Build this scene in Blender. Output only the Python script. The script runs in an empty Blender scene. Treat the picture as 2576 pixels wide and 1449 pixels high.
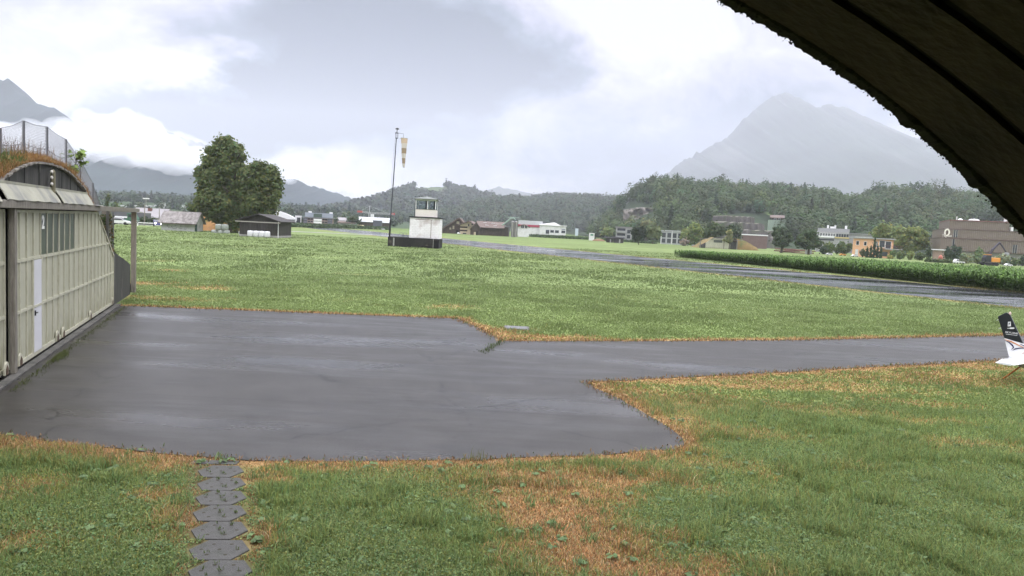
# Airfield apron beside an earth-covered shelter, alpine valley under low rain cloud
HAZE = .000165; EXPO = .38; ZEN = 7.0; SKYGAIN = .53
# cloud masses: (px, py, half-width, half-height, tilt, amount)
BLOBS = [
    (930, 80, 640, 200, 4, 1.0),
    (1150, 140, 440, 150, 14, .7),
    (760, 265, 600, 140, 18, .95),
    (430, 325, 440, 120, 20, .7),
    (560, 185, 280, 80, 10, -.35),
    (1180, 40, 220, 60, 20, -.12),
    (1560, 60, 520, 160, 10, -.25),
    (1500, 120, 260, 50, 20, .12),
    (1500, 330, 900, 260, 0, .28), (1450, 430, 500, 120, 8, .14), (780, 465, 130, 40, 0, .4), (150, 190, 420, 130, -6, .06),
    (700, 385, 260, 80, 10, -.4),
    (250, 310, 330, 70, -12, -.25),
    (2000, 420, 900, 300, 0, .32),
    (150, 80, 460, 150, 0, .0),
    (520, 420, 300, 90, 10, .12), (1000, 330, 260, 80, 20, .16),
    (900, 480, 260, 70, 0, -.05),
]
MIST = .013
# puffs of the low cloud: px, py, distance, radii along x, y, z
CLOUDS = True
import bpy, bmesh, math, random
import numpy as np
from mathutils import Vector, Matrix
rad = math.radians
SC = bpy.context.scene
COL = SC.collection
RNG = np.random.default_rng(7)
random.seed(7)

# ------------------------------------------------------------------ survey of the place
FOC = 1288 / math.tan(rad(35)); PITCH = rad(4.6); ROLL = rad(2.86); EYE = 3.3

def ray(px, py):
    x = (px - 1288) / FOC; y = -(py - 724.5) / FOC
    c, s = math.cos(ROLL), math.sin(ROLL)
    xr = x * c - y * s; yr = x * s + y * c
    return np.array([xr, math.cos(PITCH) + yr * math.sin(PITCH), -math.sin(PITCH) + yr * math.cos(PITCH)])

def G(px, py, z=0.0):
    d = ray(px, py); t = (z - EYE) / d[2]
    return np.array([0, 0, EYE]) + t * d

def D(px, py, y):
    d = ray(px, py)
    return np.array([0, 0, EYE]) + d * (y / d[1])

def to_px(p):
    p = np.asarray(p, float)
    x = p[..., 0]; y = p[..., 1]; z = p[..., 2] - EYE
    f = y * math.cos(PITCH) - z * math.sin(PITCH)
    u = y * math.sin(PITCH) + z * math.cos(PITCH)
    xr = x / f; yr = u / f
    c, s = math.cos(ROLL), math.sin(ROLL)
    X = xr * c + yr * s; Y = -xr * s + yr * c
    return 1288 + FOC * X, 724.5 - FOC * Y

# ------------------------------------------------------------------ noise
def _hash(ix, iy, seed):
    h = (ix.astype(np.int64) * 374761393 + iy.astype(np.int64) * 668265263 + seed * 1442695041) & 0x7fffffff
    h = (h ^ (h >> 13)) * 1274126177 & 0x7fffffff
    h = h ^ (h >> 16)
    return (h & 0xffff) / 65535.0

def vnoise(x, y, seed=0):
    x = np.asarray(x, float); y = np.asarray(y, float)
    ix = np.floor(x); iy = np.floor(y); fx = x - ix; fy = y - iy
    fx = fx * fx * (3 - 2 * fx); fy = fy * fy * (3 - 2 * fy)
    a = _hash(ix, iy, seed); b = _hash(ix + 1, iy, seed); c = _hash(ix, iy + 1, seed); d = _hash(ix + 1, iy + 1, seed)
    return (a * (1 - fx) + b * fx) * (1 - fy) + (c * (1 - fx) + d * fx) * fy

def fbm(x, y, seed=0, oct=4):
    v = 0; a = .5; t = 0
    for i in range(oct):
        v = v + a * vnoise(np.asarray(x) * 2 ** i, np.asarray(y) * 2 ** i, seed + i * 17); t += a; a *= .5
    return v / t

# ------------------------------------------------------------------ materials
MATS = {}
def srgb(r, g, b):
    f = lambda c: (c / 255 / 12.92) if c <= 10 else ((c / 255 + .055) / 1.055) ** 2.4
    return (f(r), f(g), f(b))

def mat(name, c1, c2=None, scale=3.0, rough=.8, bump=0.0, bscale=None, spec=.3, metal=0.0, detail=5, stretch=(1, 1, 1),
        c3=None, scale3=.4, c3r=(.5, .68), emit=None, attr=None, trans=0.0, coat=0):
    """noise-mixed principled surface in object space"""
    if name in MATS: return MATS[name]
    m = bpy.data.materials.new(name); m.use_nodes = True
    nt = m.node_tree; N = nt.nodes; L = nt.links
    b = N['Principled BSDF']
    b.inputs['Roughness'].default_value = rough
    b.inputs['Specular IOR Level'].default_value = spec
    b.inputs['Metallic'].default_value = metal
    if coat: b.inputs['Coat Weight'].default_value = coat
    tc = N.new('ShaderNodeTexCoord'); mp = N.new('ShaderNodeMapping'); mp.inputs['Scale'].default_value = stretch
    L.new(tc.outputs['Object'], mp.inputs['Vector'])
    out = None
    if attr:
        at = N.new('ShaderNodeAttribute'); at.attribute_name = attr; out = at.outputs['Color']
    elif c2 is None:
        b.inputs['Base Color'].default_value = (*c1, 1)
    if c2 is not None and not attr:
        nz = N.new('ShaderNodeTexNoise'); nz.inputs['Scale'].default_value = scale; nz.inputs['Detail'].default_value = detail
        nz.inputs['Roughness'].default_value = .65
        L.new(mp.outputs['Vector'], nz.inputs['Vector'])
        cr = N.new('ShaderNodeValToRGB'); cr.color_ramp.elements[0].position = .32; cr.color_ramp.elements[1].position = .68
        cr.color_ramp.elements[0].color = (*c1, 1); cr.color_ramp.elements[1].color = (*c2, 1)
        L.new(nz.outputs['Fac'], cr.inputs['Fac']); out = cr.outputs['Color']
        if c3 is not None:
            n3 = N.new('ShaderNodeTexNoise'); n3.inputs['Scale'].default_value = scale3; n3.inputs['Detail'].default_value = 6
            L.new(tc.outputs['Object'], n3.inputs['Vector'])
            r3 = N.new('ShaderNodeMapRange'); r3.inputs[1].default_value = c3r[0]; r3.inputs[2].default_value = c3r[1]
            L.new(n3.outputs['Fac'], r3.inputs[0])
            mx = N.new('ShaderNodeMix'); mx.data_type = 'RGBA'
            L.new(r3.outputs[0], mx.inputs['Factor']); L.new(out, mx.inputs['A']); mx.inputs['B'].default_value = (*c3, 1)
            out = mx.outputs['Result']
    if out is not None: L.new(out, b.inputs['Base Color'])
    if bump:
        nb = N.new('ShaderNodeTexNoise'); nb.inputs['Scale'].default_value = bscale or scale * 4; nb.inputs['Detail'].default_value = 6
        L.new(mp.outputs['Vector'], nb.inputs['Vector'])
        bp = N.new('ShaderNodeBump'); bp.inputs['Strength'].default_value = bump; bp.inputs['Distance'].default_value = .05
        L.new(nb.outputs['Fac'], bp.inputs['Height']); L.new(bp.outputs['Normal'], b.inputs['Normal'])
    if emit:
        b.inputs['Emission Color'].default_value = (*emit[0], 1); b.inputs['Emission Strength'].default_value = emit[1]
    if trans:
        tr = N.new('ShaderNodeBsdfTranslucent'); ms = N.new('ShaderNodeMixShader'); ms.inputs[0].default_value = trans
        if out is not None: L.new(out, tr.inputs['Color'])
        else: tr.inputs['Color'].default_value = (*c1, 1)
        L.new(b.outputs[0], ms.inputs[1]); L.new(tr.outputs[0], ms.inputs[2])
        L.new(ms.outputs[0], N['Material Output'].inputs['Surface'])
    MATS[name] = m
    return m

def ribbed(name, c1, c2, axis='X', pitch=.08, rough=.6, bump=.4, stain=None, spec=.3, stain_h=.6, metal=0, grime=None):
    """corrugated / boarded sheet: fine lines plus weathering; stain = (colour) rising from the foot"""
    if name in MATS: return MATS[name]
    m = mat(name, c1, c2, 1.6, rough, 0, spec=spec, stretch=(1, 1, .35), metal=metal)
    nt = m.node_tree; N = nt.nodes; L = nt.links; b = N['Principled BSDF']
    tc = [n for n in N if n.type == 'TEX_COORD'][0]
    wv = N.new('ShaderNodeTexWave'); wv.wave_type = 'BANDS'; wv.bands_direction = axis; wv.inputs['Scale'].default_value = 2 * math.pi / pitch / 20
    L.new(tc.outputs['Object'], wv.inputs['Vector'])
    bp = N.new('ShaderNodeBump'); bp.inputs['Strength'].default_value = bump; bp.inputs['Distance'].default_value = pitch * .3
    L.new(wv.outputs['Fac'], bp.inputs['Height']); L.new(bp.outputs['Normal'], b.inputs['Normal'])
    src = b.inputs['Base Color'].links[0].from_socket
    if grime:
        gmap = N.new('ShaderNodeMapping'); gmap.inputs['Scale'].default_value = (5, 5, .35); L.new(tc.outputs['Object'], gmap.inputs['Vector'])
        gn_ = N.new('ShaderNodeTexNoise'); gn_.inputs['Scale'].default_value = 1.3; gn_.inputs['Detail'].default_value = 9; gn_.inputs['Roughness'].default_value = .68; L.new(gmap.outputs['Vector'], gn_.inputs['Vector'])
        gr2 = N.new('ShaderNodeMapRange'); gr2.inputs[1].default_value = .52; gr2.inputs[2].default_value = .74; gr2.inputs[4].default_value = .75; L.new(gn_.outputs['Fac'], gr2.inputs[0])
        gx_ = N.new('ShaderNodeMix'); gx_.data_type = 'RGBA'; L.new(gr2.outputs[0], gx_.inputs['Factor']); L.new(src, gx_.inputs['A']); gx_.inputs['B'].default_value = (*grime, 1); src = gx_.outputs['Result']; L.new(src, b.inputs['Base Color'])
    if stain:
        sx = N.new('ShaderNodeSeparateXYZ'); L.new(tc.outputs['Object'], sx.inputs[0])
        nz = N.new('ShaderNodeTexNoise'); nz.inputs['Scale'].default_value = 2.2; nz.inputs['Detail'].default_value = 8
        mp = N.new('ShaderNodeMapping'); mp.inputs['Scale'].default_value = (3, 3, .5)
        L.new(tc.outputs['Object'], mp.inputs['Vector']); L.new(mp.outputs['Vector'], nz.inputs['Vector'])
        mm = N.new('ShaderNodeMath'); mm.operation = 'MULTIPLY_ADD'; L.new(nz.outputs['Fac'], mm.inputs[0]); mm.inputs[1].default_value = 1.5 * stain_h; mm.inputs[2].default_value = -.5 * stain_h
        m2 = N.new('ShaderNodeMath'); m2.operation = 'SUBTRACT'; L.new(mm.outputs[0], m2.inputs[0]); L.new(sx.outputs['Z'], m2.inputs[1])
        mr = N.new('ShaderNodeMapRange'); mr.inputs[1].default_value = -.2 * stain_h; mr.inputs[2].default_value = .5 * stain_h; mr.inputs[4].default_value = .75
        L.new(m2.outputs[0], mr.inputs[0])
        mx = N.new('ShaderNodeMix'); mx.data_type = 'RGBA'; L.new(mr.outputs[0], mx.inputs['Factor']); L.new(src, mx.inputs['A']); mx.inputs['B'].default_value = (*stain, 1)
        L.new(mx.outputs['Result'], b.inputs['Base Color'])
    return m

# ------------------------------------------------------------------ mesh builder
class MB:
    def __init__(s): s.v = []; s.f = []
    def add(s, vs, fs):
        o = len(s.v); s.v += [tuple(float(c) for c in v) for v in vs]; s.f += [tuple(o + i for i in f) for f in fs]; return s
    def box(s, x0, x1, y0, y1, z0, z1):
        return s.add([(x0, y0, z0), (x1, y0, z0), (x1, y1, z0), (x0, y1, z0), (x0, y0, z1), (x1, y0, z1), (x1, y1, z1), (x0, y1, z1)],
                     [(0, 3, 2, 1), (4, 5, 6, 7), (0, 1, 5, 4), (1, 2, 6, 5), (2, 3, 7, 6), (3, 0, 4, 7)])
    def hexa(s, p):  # 8 corners: bottom 4 ccw then top 4
        return s.add(p, [(0, 3, 2, 1), (4, 5, 6, 7), (0, 1, 5, 4), (1, 2, 6, 5), (2, 3, 7, 6), (3, 0, 4, 7)])
    def prism(s, poly, y0, y1):  # polygon in xz extruded along y
        n = len(poly)
        vs = [(x, y0, z) for x, z in poly] + [(x, y1, z) for x, z in poly]
        fs = [tuple(range(n)), tuple(range(2 * n - 1, n - 1, -1))] + [(i, i + n, (i + 1) % n + n, (i + 1) % n) for i in range(n)]
        return s.add(vs, fs)
    def prismx(s, poly, x0, x1):  # polygon in yz extruded along x
        n = len(poly)
        vs = [(x0, y, z) for y, z in poly] + [(x1, y, z) for y, z in poly]
        fs = [tuple(range(n - 1, -1, -1)), tuple(range(n, 2 * n))] + [(i, (i + 1) % n, (i + 1) % n + n, i + n) for i in range(n)]
        return s.add(vs, fs)
    def slab(s, poly, z0, z1):  # polygon in xy extruded up
        n = len(poly)
        vs = [(x, y, z0) for x, y in poly] + [(x, y, z1) for x, y in poly]
        fs = [tuple(range(n - 1, -1, -1)), tuple(range(n, 2 * n))] + [(i, (i + 1) % n, (i + 1) % n + n, i + n) for i in range(n)]
        return s.add(vs, fs)
    def tube(s, pts, r, n=8, cap=True):
        pts = [Vector(p) for p in pts]; k = len(pts)
        rs = r if isinstance(r, (list, tuple)) else [r] * k
        o = len(s.v); prev = None
        for i, p in enumerate(pts):
            t = (pts[min(i + 1, k - 1)] - pts[max(i - 1, 0)]).normalized()
            if prev is None:
                ref = Vector((0, 0, 1)) if abs(t.z) < .9 else Vector((1, 0, 0))
                a = t.cross(ref).normalized()
            else:
                a = (prev - t * prev.dot(t)).normalized()
            prev = a; b = t.cross(a)
            for j in range(n):
                w = 2 * math.pi * j / n
                s.v.append(tuple(p + (a * math.cos(w) + b * math.sin(w)) * rs[i]))
        for i in range(k - 1):
            for j in range(n):
                s.f.append((o + i * n + j, o + i * n + (j + 1) % n, o + (i + 1) * n + (j + 1) % n, o + (i + 1) * n + j))
        if cap:
            s.f.append(tuple(o + j for j in range(n - 1, -1, -1))); s.f.append(tuple(o + (k - 1) * n + j for j in range(n)))
        return s
    def lathe(s, prof, n=20, c=(0, 0)):
        o = len(s.v)
        for r, z in prof:
            for j in range(n):
                w = 2 * math.pi * j / n; s.v.append((c[0] + r * math.cos(w), c[1] + r * math.sin(w), z))
        for i in range(len(prof) - 1):
            for j in range(n):
                s.f.append((o + i * n + j, o + i * n + (j + 1) % n, o + (i + 1) * n + (j + 1) % n, o + (i + 1) * n + j))
        s.f.append(tuple(o + j for j in range(n - 1, -1, -1))); s.f.append(tuple(o + (len(prof) - 1) * n + j for j in range(n)))
        return s
    def build(s, name, m, parent=None, smooth=False, bevel=0, loc=None, rz=0):
        me = bpy.data.meshes.new(name); me.from_pydata(s.v, [], s.f); me.update()
        if m: me.materials.append(m)
        if smooth: me.polygons.foreach_set('use_smooth', [True] * len(me.polygons))
        o = bpy.data.objects.new(name, me); COL.objects.link(o)
        if parent: o.parent = parent
        if loc is not None: o.location = tuple(float(c) for c in loc)
        if rz: o.rotation_euler.z = rz
        if bevel:
            b = o.modifiers.new('bevel', 'BEVEL'); b.width = bevel; b.segments = 2; b.limit_method = 'ANGLE'
        return o

def np_mesh(name, V, F, m, parent=None, col=None, smooth=False, loc=None, face_mat=None):
    """V (n,3), F (k,m) index array; col (n,3) per-vertex colour"""
    me = bpy.data.meshes.new(name); V = np.ascontiguousarray(V, np.float32); F = np.ascontiguousarray(F, np.int32)
    k, q = F.shape
    me.vertices.add(len(V)); me.vertices.foreach_set('co', V.ravel())
    me.loops.add(k * q); me.loops.foreach_set('vertex_index', F.ravel())
    me.polygons.add(k); me.polygons.foreach_set('loop_start', np.arange(0, k * q, q, dtype=np.int32))
    me.update(calc_edges=True)
    if smooth: me.polygons.foreach_set('use_smooth', np.ones(k, bool))
    if col is not None:
        a = me.color_attributes.new('tint', 'FLOAT_COLOR', 'POINT')
        a.data.foreach_set('color', np.c_[col, np.ones(len(col))].astype(np.float32).ravel())
    if m:
        for mm in (m if isinstance(m, list) else [m]): me.materials.append(mm)
    o = bpy.data.objects.new(name, me); COL.objects.link(o)
    if parent: o.parent = parent
    if loc is not None: o.location = tuple(float(c) for c in loc)
    return o

def tag(o, label=None, cat=None, group=None, kind=None):
    if label: o['label'] = label
    if cat: o['category'] = cat
    if group: o['group'] = group
    if kind: o['kind'] = kind
    return o

def thing(name, label, cat, loc=(0, 0, 0), rz=0, group=None):
    o = bpy.data.objects.new(name, None); COL.objects.link(o)
    o.empty_display_size = .2
    o.location = tuple(float(c) for c in loc); o.rotation_euler.z = rz
    return tag(o, label, cat, group)

def kids(o): return [c for c in COL.objects if c.parent == o]
def dup(o, loc=None, rz=None, label=None, scale=None, parent=None):
    c = o.copy(); COL.objects.link(c)
    if parent: c.parent = parent
    if loc is not None: c.location = tuple(float(v) for v in loc)
    if rz is not None: c.rotation_euler.z = rz
    if scale is not None: c.scale = (scale,) * 3
    if label: c['label'] = label
    for ch in kids(o): dup(ch, parent=c)
    return c

def text(name, s, size, m, parent, loc, rot=(rad(90), 0, 0), ext=.005, align='CENTER', sx=1, bold=0):
    cu = bpy.data.curves.new(name, 'FONT'); cu.body = s; cu.size = size; cu.extrude = ext; cu.offset = bold; cu.align_x = align; cu.align_y = 'CENTER'
    t_ = bpy.data.objects.new('lettering', cu); COL.objects.link(t_); bpy.context.view_layer.update()
    me = bpy.data.meshes.new_from_object(t_); bpy.data.objects.remove(t_); bpy.data.curves.remove(cu)
    me.materials.clear(); me.materials.append(m); me.name = name
    o = bpy.data.objects.new(name, me); COL.objects.link(o); o.parent = parent; o.location = loc; o.rotation_euler = rot; o.scale = (sx, 1, 1)
    return o

# ------------------------------------------------------------------ foliage
def quads(C, Nrm, size, aspect=1.0, roll=None, fold=0.0):
    """leaf quads at centres C facing Nrm"""
    n = len(C)
    Nrm = Nrm / (np.linalg.norm(Nrm, axis=1, keepdims=True) + 1e-9)
    ref = RNG.normal(size=(n, 3)); A = np.cross(Nrm, ref); A /= np.linalg.norm(A, axis=1, keepdims=True) + 1e-9
    B = np.cross(Nrm, A)
    size = np.broadcast_to(size, (n,))[:, None]
    a = A * size * .5; b = B * size * .5 * aspect
    V = np.stack([C - a * .25 - b, C + a * .9 - b * .2, C + a * .3 + b, C - a - b * -.15], 1).reshape(-1, 3)
    F = np.arange(4 * n).reshape(-1, 4)
    return V, F

def lobes_points(lobes, n, shell=.55):
    """points in the outer part of a union of ellipsoids; returns points, outward normals"""
    L = np.array(lobes, float)  # cx cy cz rx ry rz
    w = (L[:, 3] * L[:, 4] + L[:, 4] * L[:, 5] + L[:, 3] * L[:, 5]); w /= w.sum()
    P = []; Q = []
    got = 0
    while got < n:
        m = int((n - got) * 1.6) + 50
        k = RNG.choice(len(L), m, p=w)
        d = RNG.normal(size=(m, 3)); d /= np.linalg.norm(d, axis=1, keepdims=True)
        r = (shell + (1 - shell) * RNG.random(m) ** .6)[:, None]
        r = r * (1 + .12 * (RNG.random((m, 1)) - .5))
        p = L[k, :3] + d * r * L[k, 3:]
        # thin out what is deep inside another lobe
        keep = np.ones(m, bool)
        for j in range(len(L)):
            e = np.linalg.norm((p - L[j, :3]) / L[j, 3:], axis=1)
            keep &= ~((e < .55) & (k != j) & (RNG.random(m) < .9))
        P.append(p[keep]); Q.append((d / L[k, 3:])[keep]); got += keep.sum()
    return np.concatenate(P)[:n], np.concatenate(Q)[:n]

def sub_lobes(lobes, per=7, f=.42):
    """break every lobe into knobbly clumps so the outline is uneven"""
    out = []
    for (cx, cy, cz, rx, ry, rz) in lobes:
        out.append((cx, cy, cz, rx * .74, ry * .74, rz * .74))
        for i in range(per):
            d = RNG.normal(size=3); d /= np.linalg.norm(d); d[2] = d[2] * .9
            q = f * RNG.uniform(.65, 1.2)
            out.append((cx + d[0] * rx * .78, cy + d[1] * ry * .78, cz + d[2] * rz * .78, rx * q, ry * q, rz * q))
    return out

LEAFMAT = None
def leaf_cloud(name, parent, lobes, n, size, tint, var=.35, up=.35, per=7, shell=.5, droop=0, f=.42, hue=.12, spray=.10):
    SL = sub_lobes(lobes, per, f)
    P, Q = lobes_points(SL, n, shell)
    k_ = RNG.random(n) < spray
    P = P + np.where(k_, RNG.random(n) * size * 2.2, 0)[:, None] * Q / (np.linalg.norm(Q, axis=1, keepdims=True) + 1e-9)
    Nn = Q / (np.linalg.norm(Q, axis=1, keepdims=True) + 1e-9) + RNG.normal(size=P.shape) * .55 + np.array([0, 0, up])
    s = size * RNG.uniform(.6, 1.35, n)
    V, F = quads(P, Nn, s, 1.25)
    cl = .5 + .5 * np.sin(P[:, 0] * 2.1 / max(size * 4, .4) + 3 * np.sin(P[:, 2] * 1.3 / max(size * 4, .4)) + P[:, 1])
    br = (1 - var * .5 + var * RNG.random(n)) * (.85 + .3 * cl)
    hu = RNG.normal(size=n) * hue
    c = np.array(tint)[None] * 1.7 * br[:, None] * np.stack([1 + hu, np.ones(n), 1 - hu * .6], 1)
    return np_mesh(name, V, F, LEAFMAT, parent, np.repeat(np.clip(c, 0.004, 1), 4, 0))

def trunk_mesh(parent, m, h, r, limbs=6, spread=.5, lean=(0, 0), seed=0):
    rr = random.Random(seed); mb = MB()
    pts = [(lean[0] * t + .02 * h * math.sin(3 * t + seed) * t, lean[1] * t, h * t) for t in [0, .03, .15, .4, .7, 1]]
    mb.tube(pts, [r * 1.5, r * 1.15, r, r * .82, r * .55, r * .2], 9)
    for i in range(limbs):
        t = rr.uniform(.35, .85); a = rr.uniform(0, 6.28); l = h * spread * rr.uniform(.6, 1.1) * (1.15 - t * .6)
        b = Vector((lean[0] * t, lean[1] * t, h * t)); dx, dy = math.cos(a) * l, math.sin(a) * l
        q = r * (1 - t) * .7 + r * .12
        mb.tube([b, b + Vector((dx * .4, dy * .4, l * .35)), b + Vector((dx * .8, dy * .8, l * .6)), b + Vector((dx * 1.1, dy * 1.1, l * .72))], [q, q * .7, q * .4, q * .15], 6)
    return mb.build('trunk', m, parent, smooth=True)
# ------------------------------------------------------------------ camera
cam = bpy.data.cameras.new('camera'); co = bpy.data.objects.new('camera', cam); COL.objects.link(co)
cam.sensor_width = 36; cam.lens = 18 / math.tan(rad(35)); cam.clip_start = .05; cam.clip_end = 20000
co.location = (0, 0, EYE)
co.rotation_euler = (Matrix.Rotation(rad(90) - PITCH, 3, 'X') @ Matrix.Rotation(ROLL, 3, 'Z')).to_euler()
SC.camera = co

# ------------------------------------------------------------------ overcast daylight
SUN_EL, SUN_AZ = rad(52), rad(140)
sl = bpy.data.lights.new('sun', 'SUN'); sl.energy = .9; sl.angle = rad(35); sl.color = (1, .97, .93)
so = bpy.data.objects.new('sun', sl); COL.objects.link(so)
so.rotation_euler = (rad(90) - SUN_EL, 0, rad(180) - SUN_AZ)

w = bpy.data.worlds.new('World'); SC.world = w; w.use_nodes = True
nt = w.node_tree; N = nt.nodes; L = nt.links
bg = N['Background']; bg.inputs['Strength'].default_value = .1
sky = N.new('ShaderNodeTexSky'); sky.sky_type = 'NISHITA'; sky.sun_disc = False; sky.sun_elevation = SUN_EL; sky.sun_rotation = SUN_AZ
tc = N.new('ShaderNodeTexCoord'); sx = N.new('ShaderNodeSeparateXYZ'); L.new(tc.outputs['Generated'], sx.inputs[0])
def mth(op, a, b=None, c=None, clamp=False):
    n = N.new('ShaderNodeMath'); n.operation = op; n.use_clamp = clamp
    for i, v in enumerate((a, b, c)):
        if v is None: continue
        if isinstance(v, (int, float)): n.inputs[i].default_value = v
        else: L.new(v, n.inputs[i])
    return n.outputs[0]
az = mth('ARCTAN2', sx.outputs['X'], sx.outputs['Y']); el = mth('ARCSINE', sx.outputs['Z'])
# domain-warped azimuth / elevation of the cloud deck
def noise(vec, scale, detail=6, rough=.55, dist=0.0):
    n = N.new('ShaderNodeTexNoise'); n.inputs['Scale'].default_value = scale; n.inputs['Detail'].default_value = detail
    n.inputs['Roughness'].default_value = rough; n.inputs['Distortion'].default_value = dist; L.new(vec, n.inputs['Vector']); return n
gm = N.new('ShaderNodeMapping'); gm.inputs['Scale'].default_value = (1, 1, 1.7); gm.inputs['Location'].default_value = (3.1, 1.7, .4); L.new(tc.outputs['Generated'], gm.inputs['Vector'])
wn = noise(gm.outputs['Vector'], 3.2, 7, .6); wn2 = noise(gm.outputs['Vector'], 11, 6, .6)
ws = N.new('ShaderNodeSeparateColor'); L.new(wn.outputs['Color'], ws.inputs[0])
ws2 = N.new('ShaderNodeSeparateColor'); L.new(wn2.outputs['Color'], ws2.inputs[0])
azw = mth('ADD', mth('MULTIPLY_ADD', ws.outputs[0], .34, -.17), mth('ADD', az, mth('MULTIPLY_ADD', ws2.outputs[0], .1, -.05)))
elw = mth('ADD', mth('MULTIPLY_ADD', ws.outputs[1], .16, -.08), mth('ADD', el, mth('MULTIPLY_ADD', ws2.outputs[1], .06, -.03)))
cb = N.new('ShaderNodeCombineXYZ'); L.new(azw, cb.inputs[0]); L.new(elw, cb.inputs[1])
def blob(px, py, sx_, sy_, rot, amp, acc, power=None):
    d = ray(px, py); a0 = math.atan2(d[0], d[1]); e0 = math.atan2(d[2], math.hypot(d[0], d[1]))
    m = N.new('ShaderNodeMapping'); m.vector_type = 'TEXTURE'
    m.inputs['Location'].default_value = (a0, e0, 0); m.inputs['Rotation'].default_value = (0, 0, rad(rot)); m.inputs['Scale'].default_value = (sx_ / FOC, sy_ / FOC, 1)
    L.new(cb.outputs[0], m.inputs['Vector'])
    g = N.new('ShaderNodeTexGradient'); g.gradient_type = 'SPHERICAL'; L.new(m.outputs['Vector'], g.inputs['Vector'])
    r = N.new('ShaderNodeMapRange'); r.interpolation_type = 'SMOOTHSTEP'; r.inputs[2].default_value = .8; r.inputs[4].default_value = amp; L.new(g.outputs['Fac'], r.inputs[0])
    return r.outputs[0] if acc is None else mth('ADD', acc, r.outputs[0])
# BLOBS: cloud thickness, positive = darker
acc = None
for bl in BLOBS: acc = blob(*bl, acc)
fine = noise(gm.outputs['Vector'], 5.5, 9, .62, .4)
dark = mth('ADD', acc, mth('MULTIPLY_ADD', fine.outputs['Fac'], 1.7, -.76))
cr = N.new('ShaderNodeValToRGB'); L.new(dark, cr.inputs['Fac'])
els = cr.color_ramp.elements
els[0].position = 0; els[0].color = (1.25, 1.25, 1.27, 1)
els[1].position = 1; els[1].color = (.07, .12, .17, 1)
for p, c in ((.12, (1.03, 1.02, 1.1)), (.34, (.68, .695, .89)), (.62, (.24, .33, .43))):
    e = els.new(p); e.color = (*c, 1)
# overcast brightening towards the zenith (well above the frame)
zen = mth('MULTIPLY_ADD', mth('SMOOTH_MIN', mth('MAXIMUM', mth('SUBTRACT', sx.outputs['Z'], .42), 0), .5, .05), ZEN, SKYGAIN)
vm = N.new('ShaderNodeVectorMath'); vm.operation = 'SCALE'; L.new(cr.outputs['Color'], vm.inputs[0]); L.new(mth('MULTIPLY', zen, 10), vm.inputs['Scale'])
mx = N.new('ShaderNodeMix'); mx.data_type = 'RGBA'; mx.inputs['Factor'].default_value = .93
L.new(sky.outputs['Color'], mx.inputs['A']); L.new(vm.outputs['Vector'], mx.inputs['B']); L.new(mx.outputs['Result'], bg.inputs['Color'])

# ------------------------------------------------------------------ damp air
hz = bpy.data.materials.new('damp_air'); hz.use_nodes = True; hn = hz.node_tree.nodes; hn.remove(hn['Principled BSDF'])
pv = hn.new('ShaderNodeVolumePrincipled'); pv.inputs['Color'].default_value = (.87, .885, 1, 1); pv.inputs['Density'].default_value = HAZE; pv.inputs['Anisotropy'].default_value = .2
hz.node_tree.links.new(pv.outputs[0], hn['Material Output'].inputs['Volume'])
hb = MB().box(-5200, 5200, -400, 6300, -4, 905).build('haze', hz); tag(hb, kind='stuff')

SC.view_settings.view_transform = 'Standard'; SC.view_settings.look = 'None'; SC.view_settings.exposure = EXPO; SC.view_settings.gamma = 1
SC.render.engine = 'CYCLES'
SC.cycles.use_denoising = True
try: SC.cycles.denoiser = 'OPENIMAGEDENOISE'
except Exception: pass
SC.cycles.max_bounces = 6; SC.cycles.diffuse_bounces = 3; SC.cycles.glossy_bounces = 3; SC.cycles.transmission_bounces = 4
SC.cycles.volume_bounces = 4; SC.cycles.transparent_max_bounces = 12; SC.cycles.sample_clamp_indirect = 6
# ------------------------------------------------------------------ shared materials
LEAFMAT = mat('leaf', (.1, .1, .1), attr='tint', rough=.65, spec=.2, trans=.32)
GRASSMAT = mat('grass_blade', (.1, .1, .1), attr='tint', rough=.55, spec=.25, trans=.42)
BARK = mat('bark', (.05, .04, .03), (.09, .075, .06), 6, .9, .6)
HILLMAT = mat('hillside', (.1, .1, .1), attr='tint', rough=.95, spec=.05)

# ------------------------------------------------------------------ paved areas (outlines surveyed on the ground)
def gp(*pts): return [tuple(G(*p)[:2]) for p in pts]
apron_poly = gp((318, 769), (1150, 801), (1200, 822), (1262, 857.5), (1420, 858), (1700, 857.5), (2000, 855), (2576, 843), (2900, 836),
                (2900, 884), (2530, 905.5), (2200, 923), (1800, 945), (1475, 960), (1500, 977), (1560, 1003), (1640, 1048), (1690, 1078), (1722, 1104), (1725, 1118), (1700, 1128),
                (1560, 1142), (1400, 1148), (1200, 1155), (900, 1159), (620, 1157), (470, 1146), (300, 1130), (150, 1113), (0, 1093))
hang_a = np.array([-9.4306, 13.3879]); hang_u = np.array([-.34446, .9388]); hang_n = np.array([.9388, .34446])
A0 = hang_a - hang_u * 9 ; A1 = hang_a + hang_u * 12.3
apron_poly = apron_poly + [tuple(hang_a - hang_u * 3.2 - hang_n * .1), tuple(A1 - hang_n * .1)]
def dens(poly, step):
    out = []
    for i in range(len(poly)):
        a = np.array(poly[i]); b = np.array(poly[(i + 1) % len(poly)]); k = max(1, int(np.linalg.norm(b - a) / step))
        for j in range(k):
            p = a + (b - a) * j / k
            out.append(p)
    return np.array(out)
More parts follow.
